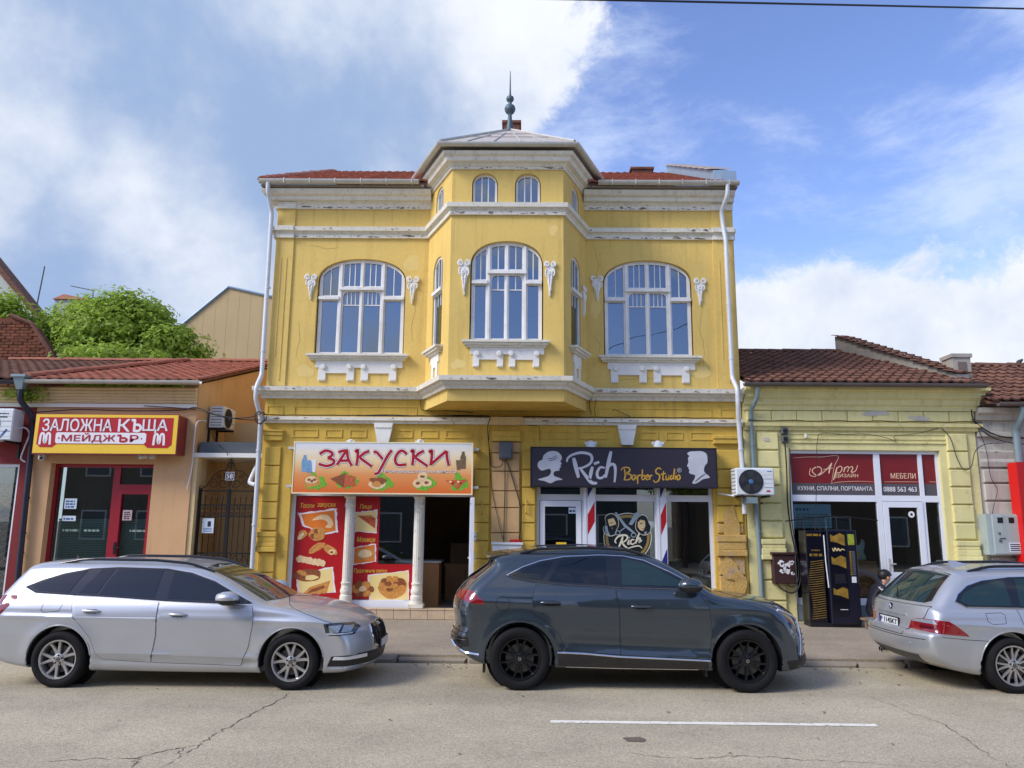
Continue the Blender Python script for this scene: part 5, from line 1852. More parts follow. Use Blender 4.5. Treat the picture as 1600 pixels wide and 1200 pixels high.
# electricity cabinet
cab = thing('electric_cabinet', (9.7, 15.7, 1.4), 'grey electricity cabinet with two small windows left of the red panel', 'cabinet')
CFm = Fr((0, 15.62, 0), (1, 0, 0))
m_cab = M('cabinet_grey', srgb(168, 180, 176), .5, .1, var=.06, dirt=.25, streak=.2)
MB().box(9.32, 10.0, 15.64, 15.92, 1.44, 2.24).build('body', m_cab, cab)
cdoor = MB().bevbox(CFm, 9.42, 9.985, 1.46, 2.22, -.02, .012, .008).build('door', m_cab, cab)
for a in (9.52, 9.74):
    MB().bevbox(CFm, a, a + .11, 2.06, 2.17, .012, .018, .004).build('meter_window', m_black, cdoor)
for (a, b, w_, h_) in ((9.51, 1.84, .04, .04), (9.51, 1.69, .05, .05), (9.53, 1.755, .11, .02)):
    MB().bevbox(CFm, a, a + w_, b, b + h_, .012, .03, .004).build('lock', m_plasticg, cdoor)
MB().fbox(CFm, 9.70, 9.95, 1.50, 1.68, .012, .015).build('label_plate', m_paper, cdoor)
for k in range(4):
    MB().fbox(CFm, 9.72, 9.93 - .02 * (k % 2), 1.52 + k * .038, 1.54 + k * .038, .015, .0165).build('print', m_ink, cdoor)

# brown meter box low on the pale house
bx = thing('meter_box', (5.28, 15.75, .85), 'rusty brown metal box with peeling white stickers low on the pale house', 'box')
m_rust = M('brown_box_paint', srgb(62, 36, 34), .6, .1, var=.15, dirt=.4, dirtcol=srgb(104, 70, 54))
BXF = Fr((0, 15.70, 0), (1, 0, 0))
MB().bevbox(BXF, 5.06, 5.50, .84, 1.40, -.2, .0, .015).build('body', m_rust, bx)
MB().bevbox(BXF, 5.03, 5.53, 1.40, 1.45, -.2, .03, .01).build('lid', m_rust, bx)
for k, (x_, z_, r1, r2) in enumerate(((5.22, 1.23, .07, .06), (5.33, 1.15, .08, .09), (5.24, 1.08, .06, .04), (5.42, 1.25, .04, .05), (5.43, 1.04, .035, .03))):
    MB().prism(BXF, blobpoly(x_, z_, r1, r2, k + 5, .22, 24), .0, .003).build('sticker', m_signwht, bx)
    MB().prism(BXF, blobpoly(x_ + .01, z_, r1 * .4, r2 * .4, k + 15, .3, 14), .003, .005).build('print', m_ink, bx)

# vending machine in its frame
vm = thing('vending_machine', (5.95, 15.1, .1), 'dark blue coffee vending machine with golden pictures in front of the furniture shop', 'vending machine')
m_vm = M('navy_cabinet', srgb(15, 16, 36), .3, var=.1)
m_vmd = M('navy_panel', srgb(9, 10, 24), .2, var=.1)
m_gold = M('golden_print', srgb(136, 106, 34), .4, var=.5, vscale=8)
VF = Fr((5.52, 15.12, 0), (1, -.02, 0))
MB().bevbox(VF, .38, .94, .16, 1.90, -.42, .06, .015).build('cabinet', m_vm, vm)
MB().bevbox(VF, .0, .34, .16, 1.88, -.40, -.02, .012).build('side_cabinet', m_vmd, vm)
MB().fbox(VF, .0, .94, .10, .17, -.38, .0).build('plinth', m_black, vm)
MB().fbox(VF, .42, .72, .30, 1.86, .06, .066).build('front_panel', m_vmd, vm)
for (z0, z1, sd) in ((1.60, 1.84, 1), (1.18, 1.42, 2), (.62, .84, 3)):
    pts = [(.44, z0 + .08), (.56, z0 + .06), (.71, z0), (.71, z1 - .04), (.62, z1), (.50, z1 - .06), (.44, z1 - .02)]
    MB().prism(VF, pts, .066, .069).build('picture', m_gold, vm)
stroke_mesh(MB(), VF, [(.47, 1.56), (.49, 1.50), (.52, 1.56), (.55, 1.51), (.58, 1.55), (.61, 1.51), (.65, 1.54), (.70, 1.52)], .026, .066, .069).build('script_print', M('gold_letter', srgb(206, 190, 130), .4), vm)
MB().fbox(VF, .48, .68, .92, 1.08, .05, .068).build('cup_niche', m_black, vm)
MB().fbox(VF, .47, .69, .89, .92, .06, .09).build('shelf', m_vm, vm)
print_lines(VF, .55, .69, .42, .44, .066, m_signwht, vm)
MB().fbox(VF, .77, .89, 1.62, 1.82, .06, .068).build('display', M('display_green', srgb(150, 160, 50), .4, var=.3, vscale=20), vm)
for q in range(12):
    MB().fbox(VF, .785, .815, 1.06 + q * .038, 1.085 + q * .038, .06, .07).build('button', m_gold, vm)
    MB().fbox(VF, .825, .885, 1.06 + q * .038, 1.085 + q * .038, .06, .07).build('button', m_plasticg, vm)
MB().fbox(VF, .80, .88, .92, 1.03, .06, .075).build('coin_slot', m_acw, vm)
print_lines(VF, .02, .31, 1.78, 1.85, -.02, m_gold, vm, 1, 2)
print_lines(VF, .06, .30, 1.40, 1.48, -.02, m_gold, vm, 1, 3)
print_lines(VF, .10, .26, 1.50, 1.54, -.02, m_gold, vm, 1, 4)
for q in range(26):
    z0 = .24 + q * .042
    mb = MB()
    stroke_mesh(mb, VF, [(.04 + .03 * sin(q * .3), z0), (.16, z0 + .012), (.31, z0 + .035)], .010, -.02, -.012, False, 3)
    mb.build('stripe', m_gold, vm)
MB().tube([VF(.345, 1.80, .0), VF(.35, 1.3, .01), VF(.37, .82, .03)], .012, 6).build('edge_trim', m_acw, vm)
for a in (.05, .26, .36, .68):
    MB().tube([VF(a, 1.89, -.2), VF(a, 2.13, -.22)], .010, 6).build('frame_bar', m_iron, vm)
MB().tube([VF(p[0], p[1], -.24) for p in crom([(-.30, 2.06), (.1, 2.11), (.6, 2.16), (1.1, 2.13), (1.5, 2.09)], 5)], .012, 6).build('frame_bar', m_iron, vm)

# ------------------------------------------------------------------ behind the roofs on the left
bg = thing('brick_gable', (-14.5, 20.9, .1), 'rough brown brick gable end at the left edge behind the tan house', 'building')
fr = Fr((0, 20.9, 0), (1, 0, 0))
gp = [(-18, .1), (-12.9, .1), (-12.9, 6.2), (-13.75, 7.35), (-14.3, 7.6), (-18, 7.3)]
MB().prism(fr, gp, -.4, 0).build('wall', m_brickR, bg)
rd = random.Random(17)
bk = MB()
z = 5.6
row = 0
while z < 7.8:
    x = -16.0 + (row % 2) * .13
    while x < -12.9:
        lim = 6.2 + (-12.9 - x - .25) * 1.35 if x > -13.9 else 7.5
        if z < lim - .05:
            bk.bevbox(fr, x, x + .235, z, z + .07, -.02, rd.uniform(.008, .03), .008)
        x += .255
    z += .085
    row += 1
stuff(bk.build('bricks', m_brickR, bg, recalc=False))
MB().tube([(-12.85, 20.85, 6.2), (-13.75, 20.85, 7.40), (-14.4, 20.85, 7.65)], .06, 6).build('verge', m_brick, bg)
gg = thing('grey_gable', (-18.5, 25, .1), 'pale grey gable wall with a dark verge at the far left edge', 'building')
fr = Fr((0, 25, 0), (1, 0, 0))
MB().prism(fr, [(-26, .1), (-16.3, .1), (-16.3, 8.65), (-19.0, 11.6), (-26, 11)], -.4, 0).build('wall', m_greyw, gg)
MB().prism(fr, [(-16.1, 8.42), (-15.98, 8.52), (-19.0, 11.85), (-19.1, 11.66)], -.5, .12).build('verge', m_brick, gg)
mast = thing('antenna_mast', (-17.1, 26, 8), 'thin tall antenna mast above the roofs at the left', 'antenna')
MB().tube([(-17.15, 26, 5), (-17.08, 26, 9.1), (-16.95, 26, 10.85)], .022, 6).build('mast', m_plasticg, mast)
cs = thing('chimney_stack', (-18.3, 30, 5), 'plastered chimney stack with a tiled top behind the tree', 'chimney')
MB().box(-18.85, -17.9, 29.8, 30.6, 5, 10.75).build('stack', m_greyw, cs)
MB().add([(-18.9, 29.7, 10.75), (-17.8, 29.7, 10.75), (-17.8, 30.7, 10.75), (-18.9, 30.7, 10.75), (-18.75, 30.2, 11.1), (-17.85, 30.2, 10.92)], [(0, 1, 5, 4), (2, 3, 4, 5), (0, 4, 3), (1, 2, 5), (0, 3, 2, 1)]).build('cap', m_tile_red, cs)
yagi = thing('tv_antenna', (-16.9, 30, 9), 'faint television antenna over the tree top', 'antenna')
A, B = UP(112, 447, 30), UP(146, 454, 30)
mb = MB().tube([A, B], .018, 5)
for t in (.1, .3, .5, .7, .9):
    q = A.lerp(B, t)
    mb.tube([q + Vector((0, -.25, -.05)), q + Vector((0, .25, .05))], .012, 5)
mb.build('boom', m_plasticg, yagi)
MB().tube([B, (B.x + .05, B.y, 5.5)], .022, 5).build('mast', m_plasticg, yagi)

bgb = thing('beige_gable', (-12.5, 32, .1), 'plain beige clad gable end rising between the tree and the yellow house', 'building')
fr = Fr((0, 32, 0), (1, 0, 0))
gpts = [(-17.5, .1), (-6.5, .1), (-6.5, 10.55), (-12.70, 11.95), (-14.6, 10.35), (-17.5, 7.6)]
MB().prism(fr, gpts, -.5, 0).build('wall', m_beige, bgb)
for k in range(22):
    x = -17.2 + k * .5
    zt = 11.95 - (x + 12.70) * .226 if x > -12.7 else 11.95 + (x + 12.70) * (1.6 / 1.9) if x > -14.6 else 10.35 + (x + 14.6) * .95
    MB().fbox(fr, x - .012, x + .012, .2, zt - .06, 0, .005).build('cladding_rib', m_beige, bgb, recalc=False)
for (A, B) in (((-12.70, 12.0), (-6.4, 10.60)), ((-12.70, 12.0), (-17.6, 7.55))):
    a_, b_ = fr(A[0], A[1], .03), fr(B[0], B[1], .03)
    MB().tube([a_, b_], .06, 6).build('verge_flashing', m_flash, bgb)

# ---- the tree
m_leaf = M('walnut_leaf', (.27, .38, .05), .6, island=.5, var=.25, vscale=1.2, spec=.3)
_b = m_leaf.node_tree.nodes['Principled BSDF']
_b.inputs['Subsurface Weight'].default_value = 0
_tr = m_leaf.node_tree.nodes.new('ShaderNodeBsdfTranslucent')
_tr.inputs[0].default_value = (.46, .62, .07, 1)
_mx = m_leaf.node_tree.nodes.new('ShaderNodeMixShader')
_mx.inputs[0].default_value = .38
m_leaf.node_tree.links.new(_b.outputs[0], _mx.inputs[1])
m_leaf.node_tree.links.new(_tr.outputs[0], _mx.inputs[2])
m_leaf.node_tree.links.new(_mx.outputs[0], m_leaf.node_tree.nodes['Material Output'].inputs[0])
m_bark = M('grey_bark', srgb(92, 80, 66), .9, var=.2, vscale=6, bump=.6)


def leafy_tree(name, base, lobes, label, nleaf, size, seed=0, trunk=.22, cat='tree'):
    rd = np.random.RandomState(seed)
    t = thing(name, base, label, cat)
    base = Vector(base)
    top = Vector(lobes[0][0])
    tm = MB()
    tm.tube([base, base.lerp(top, .4) + Vector((.1, 0, 0)), base.lerp(top, .75), top], [trunk, trunk * .75, trunk * .45, trunk * .12], 8)
    mid = base.lerp(top, .55)
    for (c, r) in lobes[1:]:
        c = Vector(c)
        tm.tube([mid, mid.lerp(c, .5) + Vector((0, 0, .2)), c], [trunk * .35, trunk * .22, trunk * .06], 6)
    tm.build('trunk', m_bark, t, smooth=60)
    # leaf sprays: each spray is a short twig with leaflets, gathered on the outside of clumps
    tot = sum(r[0] * r[1] * r[2] for _, r in lobes)
    V, Fc = [], []
    for (c, r) in lobes:
        n = int(nleaf * r[0] * r[1] * r[2] / tot)
        ncl = max(6, n // 60)
        d = rd.normal(size=(ncl, 3))
        d /= np.linalg.norm(d, axis=1)[:, None]
        rad = rd.uniform(.35, 1.0, ncl) ** .5
        cl = np.array(c) + d * rad[:, None] * np.array(r)
        for q in range(ncl):
            m = 60
            e = rd.normal(size=(m, 3))
            e /= np.linalg.norm(e, axis=1)[:, None]
            cr = size * rd.uniform(1.7, 3.4)
            p = cl[q] + e * (cr * rd.uniform(.2, 1, m) ** .5)[:, None] * np.array([1.15, 1.15, .75])
            # leaf orientation: mostly facing up and out, drooping
            nrm = e * .6 + d[q] * .5 + np.array([0, 0, .55]) + rd.normal(size=(m, 3)) * .35
            nrm /= np.linalg.norm(nrm, axis=1)[:, None]
            tx = np.cross(nrm, rd.normal(size=(m, 3)))
            tx /= np.linalg.norm(tx, axis=1)[:, None]
            ty = np.cross(nrm, tx)
            L_ = size * rd.uniform(.7, 1.25, m)[:, None]
            W_ = L_ * .42
            o = len(V)
            quad = np.stack([p - tx * L_ * .5, p - ty * W_ * .5 + nrm * W_ * .12, p + tx * L_ * .5 - nrm * L_ * .12, p + ty * W_ * .5 + nrm * W_ * .12], 1).reshape(-1, 3)
            V.append(quad)
    V = np.concatenate(V)
    k = len(V) // 4
    me = bpy.data.meshes.new('crown')
    ctr = np.array(lobes[0][0])
    me.vertices.add(len(V))
    me.vertices.foreach_set('co', (V - ctr).ravel())
    me.loops.add(k * 4)
    me.loops.foreach_set('vertex_index', np.arange(k * 4))
    me.polygons.add(k)
    me.polygons.foreach_set('loop_start', np.arange(0, k * 4, 4))
    me.polygons.foreach_set('loop_total', np.full(k, 4))
    me.update()
    me.materials.append(m_leaf)
    ob = bpy.data.objects.new('crown', me)
    COL.objects.link(ob)
    place(ob, Vector(ctr.tolist()), t)
    return t


def tl(px, py, Y, rx, rz_, ry=None):
    p = UP(px, py, Y)
    return ((p.x, p.y, p.z), (rx, ry or rx, rz_))


leafy_tree('walnut_tree', (-12.6, 24, .1), [tl(185, 530, 24, 1.6, 1.1), tl(110, 545, 24, 1.15, .9), tl(255, 548, 23.8, 1.1, .75), tl(205, 490, 24, 1.05, .6), tl(150, 500, 24.3, .8, .6), tl(95, 510, 24, .55, .5), tl(230, 505, 24, .75, .5), tl(290, 560, 23.5, .65, .35), tl(180, 580, 23, 2.2, .5), tl(75, 560, 24, .7, .7)],
           'large leafy green tree rising behind the roof of the tan house', 46000, .19, 3)
leafy_tree('shrub', (-16.3, 22.6, 6.2), [tl(5, 480, 22.6, .35, .3), tl(30, 500, 22.8, .35, .25)], 'sprig of green leaves over the brick gable at the left edge', 1500, .2, 5, .05, 'shrub')

# ------------------------------------------------------------------ bakery front
bx0, bx1, bz0, bz1 = BK
m_bread = M('bread_print', srgb(204, 140, 66), .5, var=.30, vscale=22, dirt=.4, dirtcol=srgb(140, 78, 28), dscale=26)
m_bread2 = M('pale_dough_print', srgb(232, 200, 150), .5, var=.15, vscale=24)
m_brownb = M('brown_crust_print', srgb(140, 78, 40), .5, var=.3, vscale=24)
m_green = M('lettuce_print', srgb(110, 176, 44), .5, var=.4, vscale=30)
m_pred = M('poster_red', srgb(176, 14, 22), .4, var=.05)
m_por = M('poster_orange', srgb(222, 120, 36), .4, var=.06)
m_pcream = M('poster_cream', srgb(240, 214, 140), .4, var=.04)
m_pgold = M('poster_gold_letter', srgb(236, 184, 70), .4)
m_pizza = M('pizza_print', srgb(190, 92, 50), .5, var=.45, vscale=40)

# white frames of the shop front
fz = MB()
fz.prism(FA, rect(BK), -.20, -.13, [rect((-4.62, -3.58, .42, 2.50)), rect((-3.38, -2.16, .42, 2.50)), rect((-1.95, -1.01, .235, 2.50)), rect((-4.62, -.99, 2.62, 3.45))])
bwin = fz.build('shop_window', m_pvc, house)
MB().fbox(FA, -4.63, -3.57, .41, 2.51, -.168, -.162).build('pane', m_shopglass, bwin)
MB().fbox(FA, -3.39, -2.15, .41, 2.51, -.168, -.162).build('pane', m_shopglass, bwin)
MB().fbox(FA, -4.63, -.98, 2.61, 3.46, -.168, -.162).build('pane', m_shopglass, bwin)
MB().fbox(FA, -3.40, -2.14, .26, .42, -.13, -.085).build('window_board', m_pvc, bwin)
for cx in (-3.47, -2.05):
    mb = MB()
    O = FA(cx, .36, -.02)
    mb.lathe([(.135, 0), (.135, .05), (.12, .06), (.125, .10), (.12, .16), (.10, .18), (.115, .22), (.12, .26), (.105, .30), (.095, .36), (.11, .39), (.11, .41), (.092, .43), (.088, .5), (.085, 1.2), (.080, 1.9), (.095, 1.92), (.10, 1.97), (.085, 1.99), (.085, 2.08), (.12, 2.12), (.12, 2.3)], O, (0, 0, 1), 24)
    for q in range(14):
        an = q * 2 * pi / 14
        mb.tube([O + Vector((.084 * cos(an), .084 * sin(an), .52)), O + Vector((.078 * cos(an), .078 * sin(an), 1.88))], .008, 4)
    col = mb.build('column', m_white, house, smooth=35)
    MB().box(cx - .15, cx + .15, FY - .15, FY + .16, .30, .37).build('column_base', m_white, col)

# tiled step
stp_ = thing('tiled_step', (-2.8, 15.7, .1), 'beige tiled doorstep running along the snack shop front', 'step')
m_tile = M('beige_floor_tile', srgb(196, 172, 140), .5, var=.10, vscale=6, dirt=.4, dirtcol=srgb(140, 114, 82), dscale=9, island=.06)
MB().box(-4.80, -.86, 15.66, 16.1, .08, .275).build('core', M('grout', srgb(112, 98, 82), .9), stp_)
SFm = Fr((0, 15.66, 0), (1, 0, 0))
x = -4.80
while x < -.9:
    w_ = min(.335, -.862 - x)
    MB().bevbox(SFm, x + .004, x + w_ - .004, .10, .268, -.005, .012, .004).build('tile', m_tile, stp_, recalc=False)
    MB().box(x + .004, x + w_ - .004, 15.64, 15.93, .275, .292).build('tile', m_tile, stp_)
    x += .335

# open door
dfr = Fr((-.97, FY - .12, 0), (.10, -1, 0))
bd = MB().prism(dfr, rect((0, .78, .30, 2.46)), -.03, .03, [rect((.09, .69, .40, 2.36))])
bdoor = bd.build('door', m_pvc, house)
MB().fbox(dfr, .085, .695, .39, 2.37, -.004, .004).build('pane', m_shopglass, bdoor)
for s in (-1, 1):
    MB().fbox(dfr, .71, .74, 1.2, 1.42, .03 if s > 0 else -.045, .045 if s > 0 else -.03).build('handle', m_pvc, bdoor)
    MB().fbox(dfr, .60, .74, 1.30, 1.325, .045 if s > 0 else -.075, .075 if s > 0 else -.045).build('handle', m_pvc, bdoor)

# inside: counter and table
ct = thing('shop_counter', (-1.8, 17.4, .2), 'light wood counter glimpsed through the snack shop doorway', 'counter')
MB().box(-2.6, -1.72, 17.0, 17.6, .2, 1.12).build('front', m_wood, ct)
MB().box(-2.65, -1.68, 16.95, 17.65, 1.12, 1.16).build('top', m_acw, ct)
MB().fbox(Fr((0, 17.0, 0), (1, 0, 0)), -2.55, -2.1, .3, 1.05, 0, .012).build('panel', m_wood, ct)
tb = thing('shop_cabinet', (-1.2, 18.6, .2), 'pale wooden cabinet at the back of the snack shop', 'cabinet')
MB().box(-1.72, -.82, 18.5, 19.0, .2, 1.0).build('body', m_wood, tb)
MB().box(-1.75, -.79, 18.46, 19.02, 1.0, 1.03).build('top', m_wood, tb)
MB().fbox(Fr((0, 18.5, 0), (1, 0, 0)), -1.26, -1.25, .24, .96, 0, .006).build('door_gap', m_dark, tb)
MB().box(-1.62, -1.05, 18.6, 18.95, 1.03, 1.5).build('display_case', m_brown_in, tb)


# ---- printed posters on the glass
def bpx(zx, zy, org=(400, 740), k=4.444, Y=None):
    q = UP(org[0] + zx / k, org[1] + zy / k, Y or FY + .15)
    return (q.x, q.z)


def prt(parent, pts, mat, layer, name='print', fr=FA, base=-.16):
    ar = sum(pts[i][0] * pts[(i + 1) % len(pts)][1] - pts[(i + 1) % len(pts)][0] * pts[i][1] for i in range(len(pts)))
    if ar < 0:
        pts = pts[::-1]
    c = base + layer * .0022
    return MB().prism(fr, pts, c, c + .0016).build(name, mat, parent)


def torn(pts, seed, amt=.012):
    rd = random.Random(seed)
    out = []
    n = len(pts)
    for i in range(n):
        a, b = pts[i], pts[(i + 1) % n]
        for k in range(9):
            t = k / 9
            out.append((a[0] + (b[0] - a[0]) * t + rd.uniform(-amt, amt), a[1] + (b[1] - a[1]) * t + rd.uniform(-amt, amt)))
    return out


def shrink(pts, k):
    cx = sum(p[0] for p in pts) / len(pts)
    cy = sum(p[1] for p in pts) / len(pts)
    return [(cx + (p[0] - cx) * k, cy + (p[1] - cy) * k) for p in pts]


def zb(cx, cy, rx, ry, seed, rough=.07, rot=0.):
    return [bpx(*p) for p in blobpoly(cx, cy, rx, ry, seed, rough, 22, rot)]


p1 = thing('poster', (-4.1, FY, .44), 'tall red poster lettered Топли закуски with pictures of pastries', 'poster')
prt(p1, rect((-4.605, -3.59, .435, 2.49)), m_pred, 0, 'sheet')
text_mesh('Топли', FA, *[bpx(308, 240)[0], bpx(405, 240)[0]], bpx(350, 238)[1], bpx(350, 205)[1], -.158, m_pgold, p1, shear=.2, bold=.02, ext=.002)
text_mesh('закуски', FA, *[bpx(425, 240)[0], bpx(552, 240)[0]], bpx(450, 240)[1], bpx(450, 205)[1], -.158, m_pgold, p1, shear=.2, bold=.02, ext=.002)
t1 = [bpx(*p) for p in ((292, 275), (560, 240), (570, 405), (480, 425), (320, 360))]
prt(p1, torn(t1, 1), m_signwht, 1)
prt(p1, shrink(t1, .86), m_por, 2)
prt(p1, [bpx(*p) for p in crom([(390, 325), (440, 290), (500, 290), (535, 340), (522, 375), (480, 372), (500, 345), (460, 318)], 4, True)], m_bread2, 3)
prt(p1, zb(425, 420, 60, 46, 5), m_bread, 4)
for k in range(5):
    prt(p1, zb(395 + 26 * (k % 3), 400 + 34 * (k // 3), 20, 17, 30 + k), m_brownb if k % 2 else m_bread, 5 + k * .3)
prt(p1, zb(320, 425, 44, 24, 6, .1, -.8), m_bread, 3)
prt(p1, zb(310, 435, 30, 14, 7, .1, -.8), m_bread2, 4)
prt(p1, zb(420, 515, 60, 26, 8, .08, -.55), m_bread, 1)
prt(p1, zb(515, 530, 52, 28, 9, .08, .6), m_bread, 2)
prt(p1, zb(528, 545, 24, 18, 10), m_bread2, 3)
prt(p1, zb(525, 546, 12, 8, 11), m_brownb, 4)
for k in range(7):
    prt(p1, zb(302 + k * 26, 592 + k * 5, 23, 25, 12 + k, .1), m_bread2, 1 + k * .3)
t2 = [bpx(*p) for p in ((272, 700), (536, 645), (552, 828), (290, 842))]
prt(p1, torn(t2, 2), m_signwht, 1)
prt(p1, shrink(t2, .90), m_pcream, 2)
prt(p1, zb(358, 706, 92, 46, 21, .08, -.1), m_brownb, 3)
prt(p1, zb(385, 722, 46, 18, 22, .1, -.15), m_pcream, 4)
prt(p1, zb(320, 690, 40, 16, 23, .1, .3), m_bread, 4)
prt(p1, [bpx(*p) for p in ((325, 835), (370, 790), (430, 770), (515, 742), (498, 800), (488, 832))], m_bread, 3)
prt(p1, [bpx(*p) for p in ((350, 833), (390, 800), (470, 775), (480, 790), (420, 815))], m_brownb, 4)

p2 = thing('poster', (-2.8, FY, .44), 'L shaped red poster lettered Пици, Мекици and Празнични питки around the shop window', 'poster')
prt(p2, [(-3.385, .435), (-2.165, .435), (-2.165, 1.13), (-2.875, 1.13), (-2.875, 2.49), (-3.385, 2.49)], m_pred, 0, 'sheet')
text_mesh('Пици', FA, bpx(722, 230)[0], bpx(803, 230)[0], bpx(760, 250)[1], bpx(760, 212)[1], -.158, m_pgold, p2, shear=.15, bold=.02, ext=.002)
q1 = [bpx(*p) for p in ((690, 268), (843, 250), (836, 412), (684, 405))]
prt(p2, torn(q1, 3), m_signwht, 1)
prt(p2, shrink(q1, .92), m_pcream, 2)
prt(p2, [bpx(*p) for p in ((703, 292), (800, 288), (830, 310), (826, 382))], m_pizza, 3)
prt(p2, [bpx(*p) for p in ((703, 292), (800, 288), (830, 310), (800, 302))], m_bread, 4)
for k in range(5):
    prt(p2, zb(750 + k * 15, 305 + (k % 3) * 14, 7, 6, 44 + k), m_pred, 4)
text_mesh('Мекици', FA, bpx(700, 470)[0], bpx(828, 470)[0], bpx(760, 482)[1], bpx(760, 440)[1], -.158, m_pgold, p2, shear=.15, bold=.02, ext=.002)
q2 = [bpx(*p) for p in ((676, 512), (832, 486), (832, 612), (670, 634))]
prt(p2, torn(q2, 4), m_signwht, 1)
prt(p2, shrink(q2, .90), m_por, 2)
prt(p2, zb(758, 560, 66, 42, 51, .06, -.15), m_bread, 3)
prt(p2, zb(756, 556, 48, 28, 52, .06, -.15), m_bread2, 4)
text_mesh('Празнични питки', FA, bpx(680, 680)[0], bpx(910, 680)[0], bpx(760, 696)[1], bpx(760, 660)[1], -.158, m_pgold, p2, shear=.15, bold=.02, ext=.002)
q3 = [bpx(*p) for p in ((775, 705), (1060, 672), (1062, 880), (785, 882))]
prt(p2, torn(q3, 5, .008), m_signwht, 1)
prt(p2, shrink(q3, .94), m_pcream, 2)
prt(p2, zb(950, 792, 100, 76, 61, .05), m_bread, 3)
for k in range(16):
    an = k * 2 * pi / 10 if k < 10 else k * 2 * pi / 6
    rr = 70 if k < 10 else 30
    prt(p2, zb(948 + rr * cos(an), 765 + rr * .55 * sin(an), 24, 17, 70 + k), m_brownb if k % 3 == 0 else m_bread, 4 + .2 * k)
for k in range(6):
    prt(p2, zb(740 + 46 * cos(k * 1.05), 802 + 30 * sin(k * 1.05), 32, 28, 90 + k), m_bread if k % 2 else m_brownb, 3 + .3 * k)
prt(p2, zb(740, 800, 24, 20, 99), m_bread2, 5)

# ---- the big orange sign
m_signor = bpy.data.materials.new('orange_sign_print')
m_signor.use_nodes = True
_nt = m_signor.node_tree
_g = _nt.nodes.new('ShaderNodeNewGeometry')
_s = _nt.nodes.new('ShaderNodeSeparateXYZ')
_nt.links.new(_g.outputs['Position'], _s.inputs[0])
_m = _nt.nodes.new('ShaderNodeMapRange')
_nt.links.new(_s.outputs[2], _m.inputs[0])
_m.inputs[1].default_value = 2.56
_m.inputs[2].default_value = 3.55
_r = _nt.nodes.new('ShaderNodeValToRGB')
_nt.links.new(_m.outputs[0], _r.inputs[0])
_e = _r.color_ramp.elements
_e[0].position, _e[0].color = .0, (*srgb(220, 108, 38), 1)
_e[1].position, _e[1].color = 1., (*srgb(216, 222, 230), 1)
for pos, c in ((.35, srgb(228, 150, 84)), (.62, srgb(236, 206, 150)), (.82, srgb(236, 224, 200))):
    e = _r.color_ramp.elements.new(pos)
    e.color = (*c, 1)
_nt.links.new(_r.outputs[0], _nt.nodes['Principled BSDF'].inputs['Base Color'])
_nt.nodes['Principled BSDF'].inputs['Roughness'].default_value = .4
zs = thing('shop_sign', (-2.77, 15.6, 2.55), 'orange printed sign reading ЗАКУСКИ in red above the snack shop', 'sign')
ZF = Fr((0, 15.60, 0), (1, 0, 0))
MB().fbox(ZF, -4.575, -.965, 2.55, 3.555, -.05, 0).build('panel', m_signor, zs)
MB().prism(ZF, rect((-4.60, -.94, 2.525, 3.58)), -.06, .008, [rect((-4.575, -.965, 2.55, 3.555))]).build('frame', M('cream_sign_frame', srgb(238, 224, 180), .4), zs)
for (a, b) in ((-4.66, 2.68), (-.90, 2.68), (-4.66, 3.45), (-.90, 3.45)):
    MB().fbox(FA, a - .07, a + .07, b - .025, b + .025, .0, .26).build('bracket', m_gutter, zs)
m_sred = M('dark_red_letter', srgb(170, 16, 30), .4)
m_sdark = M('dark_outline', srgb(70, 14, 22), .4)
spz = lambda zx, zy: bpx(zx, zy, (400, 620), 4.444, 15.60)
LET = [[[(442, 398), (482, 374), (522, 384), (530, 404), (500, 424)], [(498, 424), (540, 440), (534, 466), (490, 480), (436, 466)]],
       [[(562, 472), (584, 440), (610, 400), (634, 372)], [(632, 372), (640, 430), (664, 476)], [(576, 444), (644, 442)], [(572, 386), (600, 376), (636, 372)]],
       [[(688, 384), (706, 370), (706, 420), (698, 476)], [(786, 376), (750, 392), (716, 422)], [(722, 424), (760, 452), (802, 482)]],
       [[(816, 386), (836, 384), (862, 412), (880, 432)], [(944, 370), (914, 410), (876, 480), (848, 528), (824, 534)]],
       [[(1046, 398), (1016, 374), (984, 392), (966, 436), (984, 472), (1042, 470)]],
       [[(1074, 384), (1092, 372), (1092, 420), (1086, 474)], [(1166, 376), (1130, 394), (1102, 422)], [(1106, 424), (1146, 450), (1188, 480)]],
       [[(1200, 386), (1220, 374), (1220, 420), (1212, 474)], [(1214, 470), (1270, 420), (1322, 376)], [(1324, 376), (1326, 420), (1338, 476)]]]
for L_ in LET:
    for (w_, mt, l0) in ((.098, m_sdark, 0), (.088, m_signwht, .003), (.056, m_sred, .006)):
        for q, st in enumerate(L_):
            mb = MB()
            stroke_mesh(mb, ZF, [spz(*p) for p in st], w_, l0 + .0005 * q, l0 + .003 + .0005 * q, False)
            mb.build('lettering', mt, zs)
text_mesh('ПРОИЗВОДСТВО НА МЯСТО', ZF, spz(896, 0)[0], spz(1390, 530)[0], spz(1100, 532)[1], spz(1100, 508)[1], .001, m_signwht, zs, bold=.035)
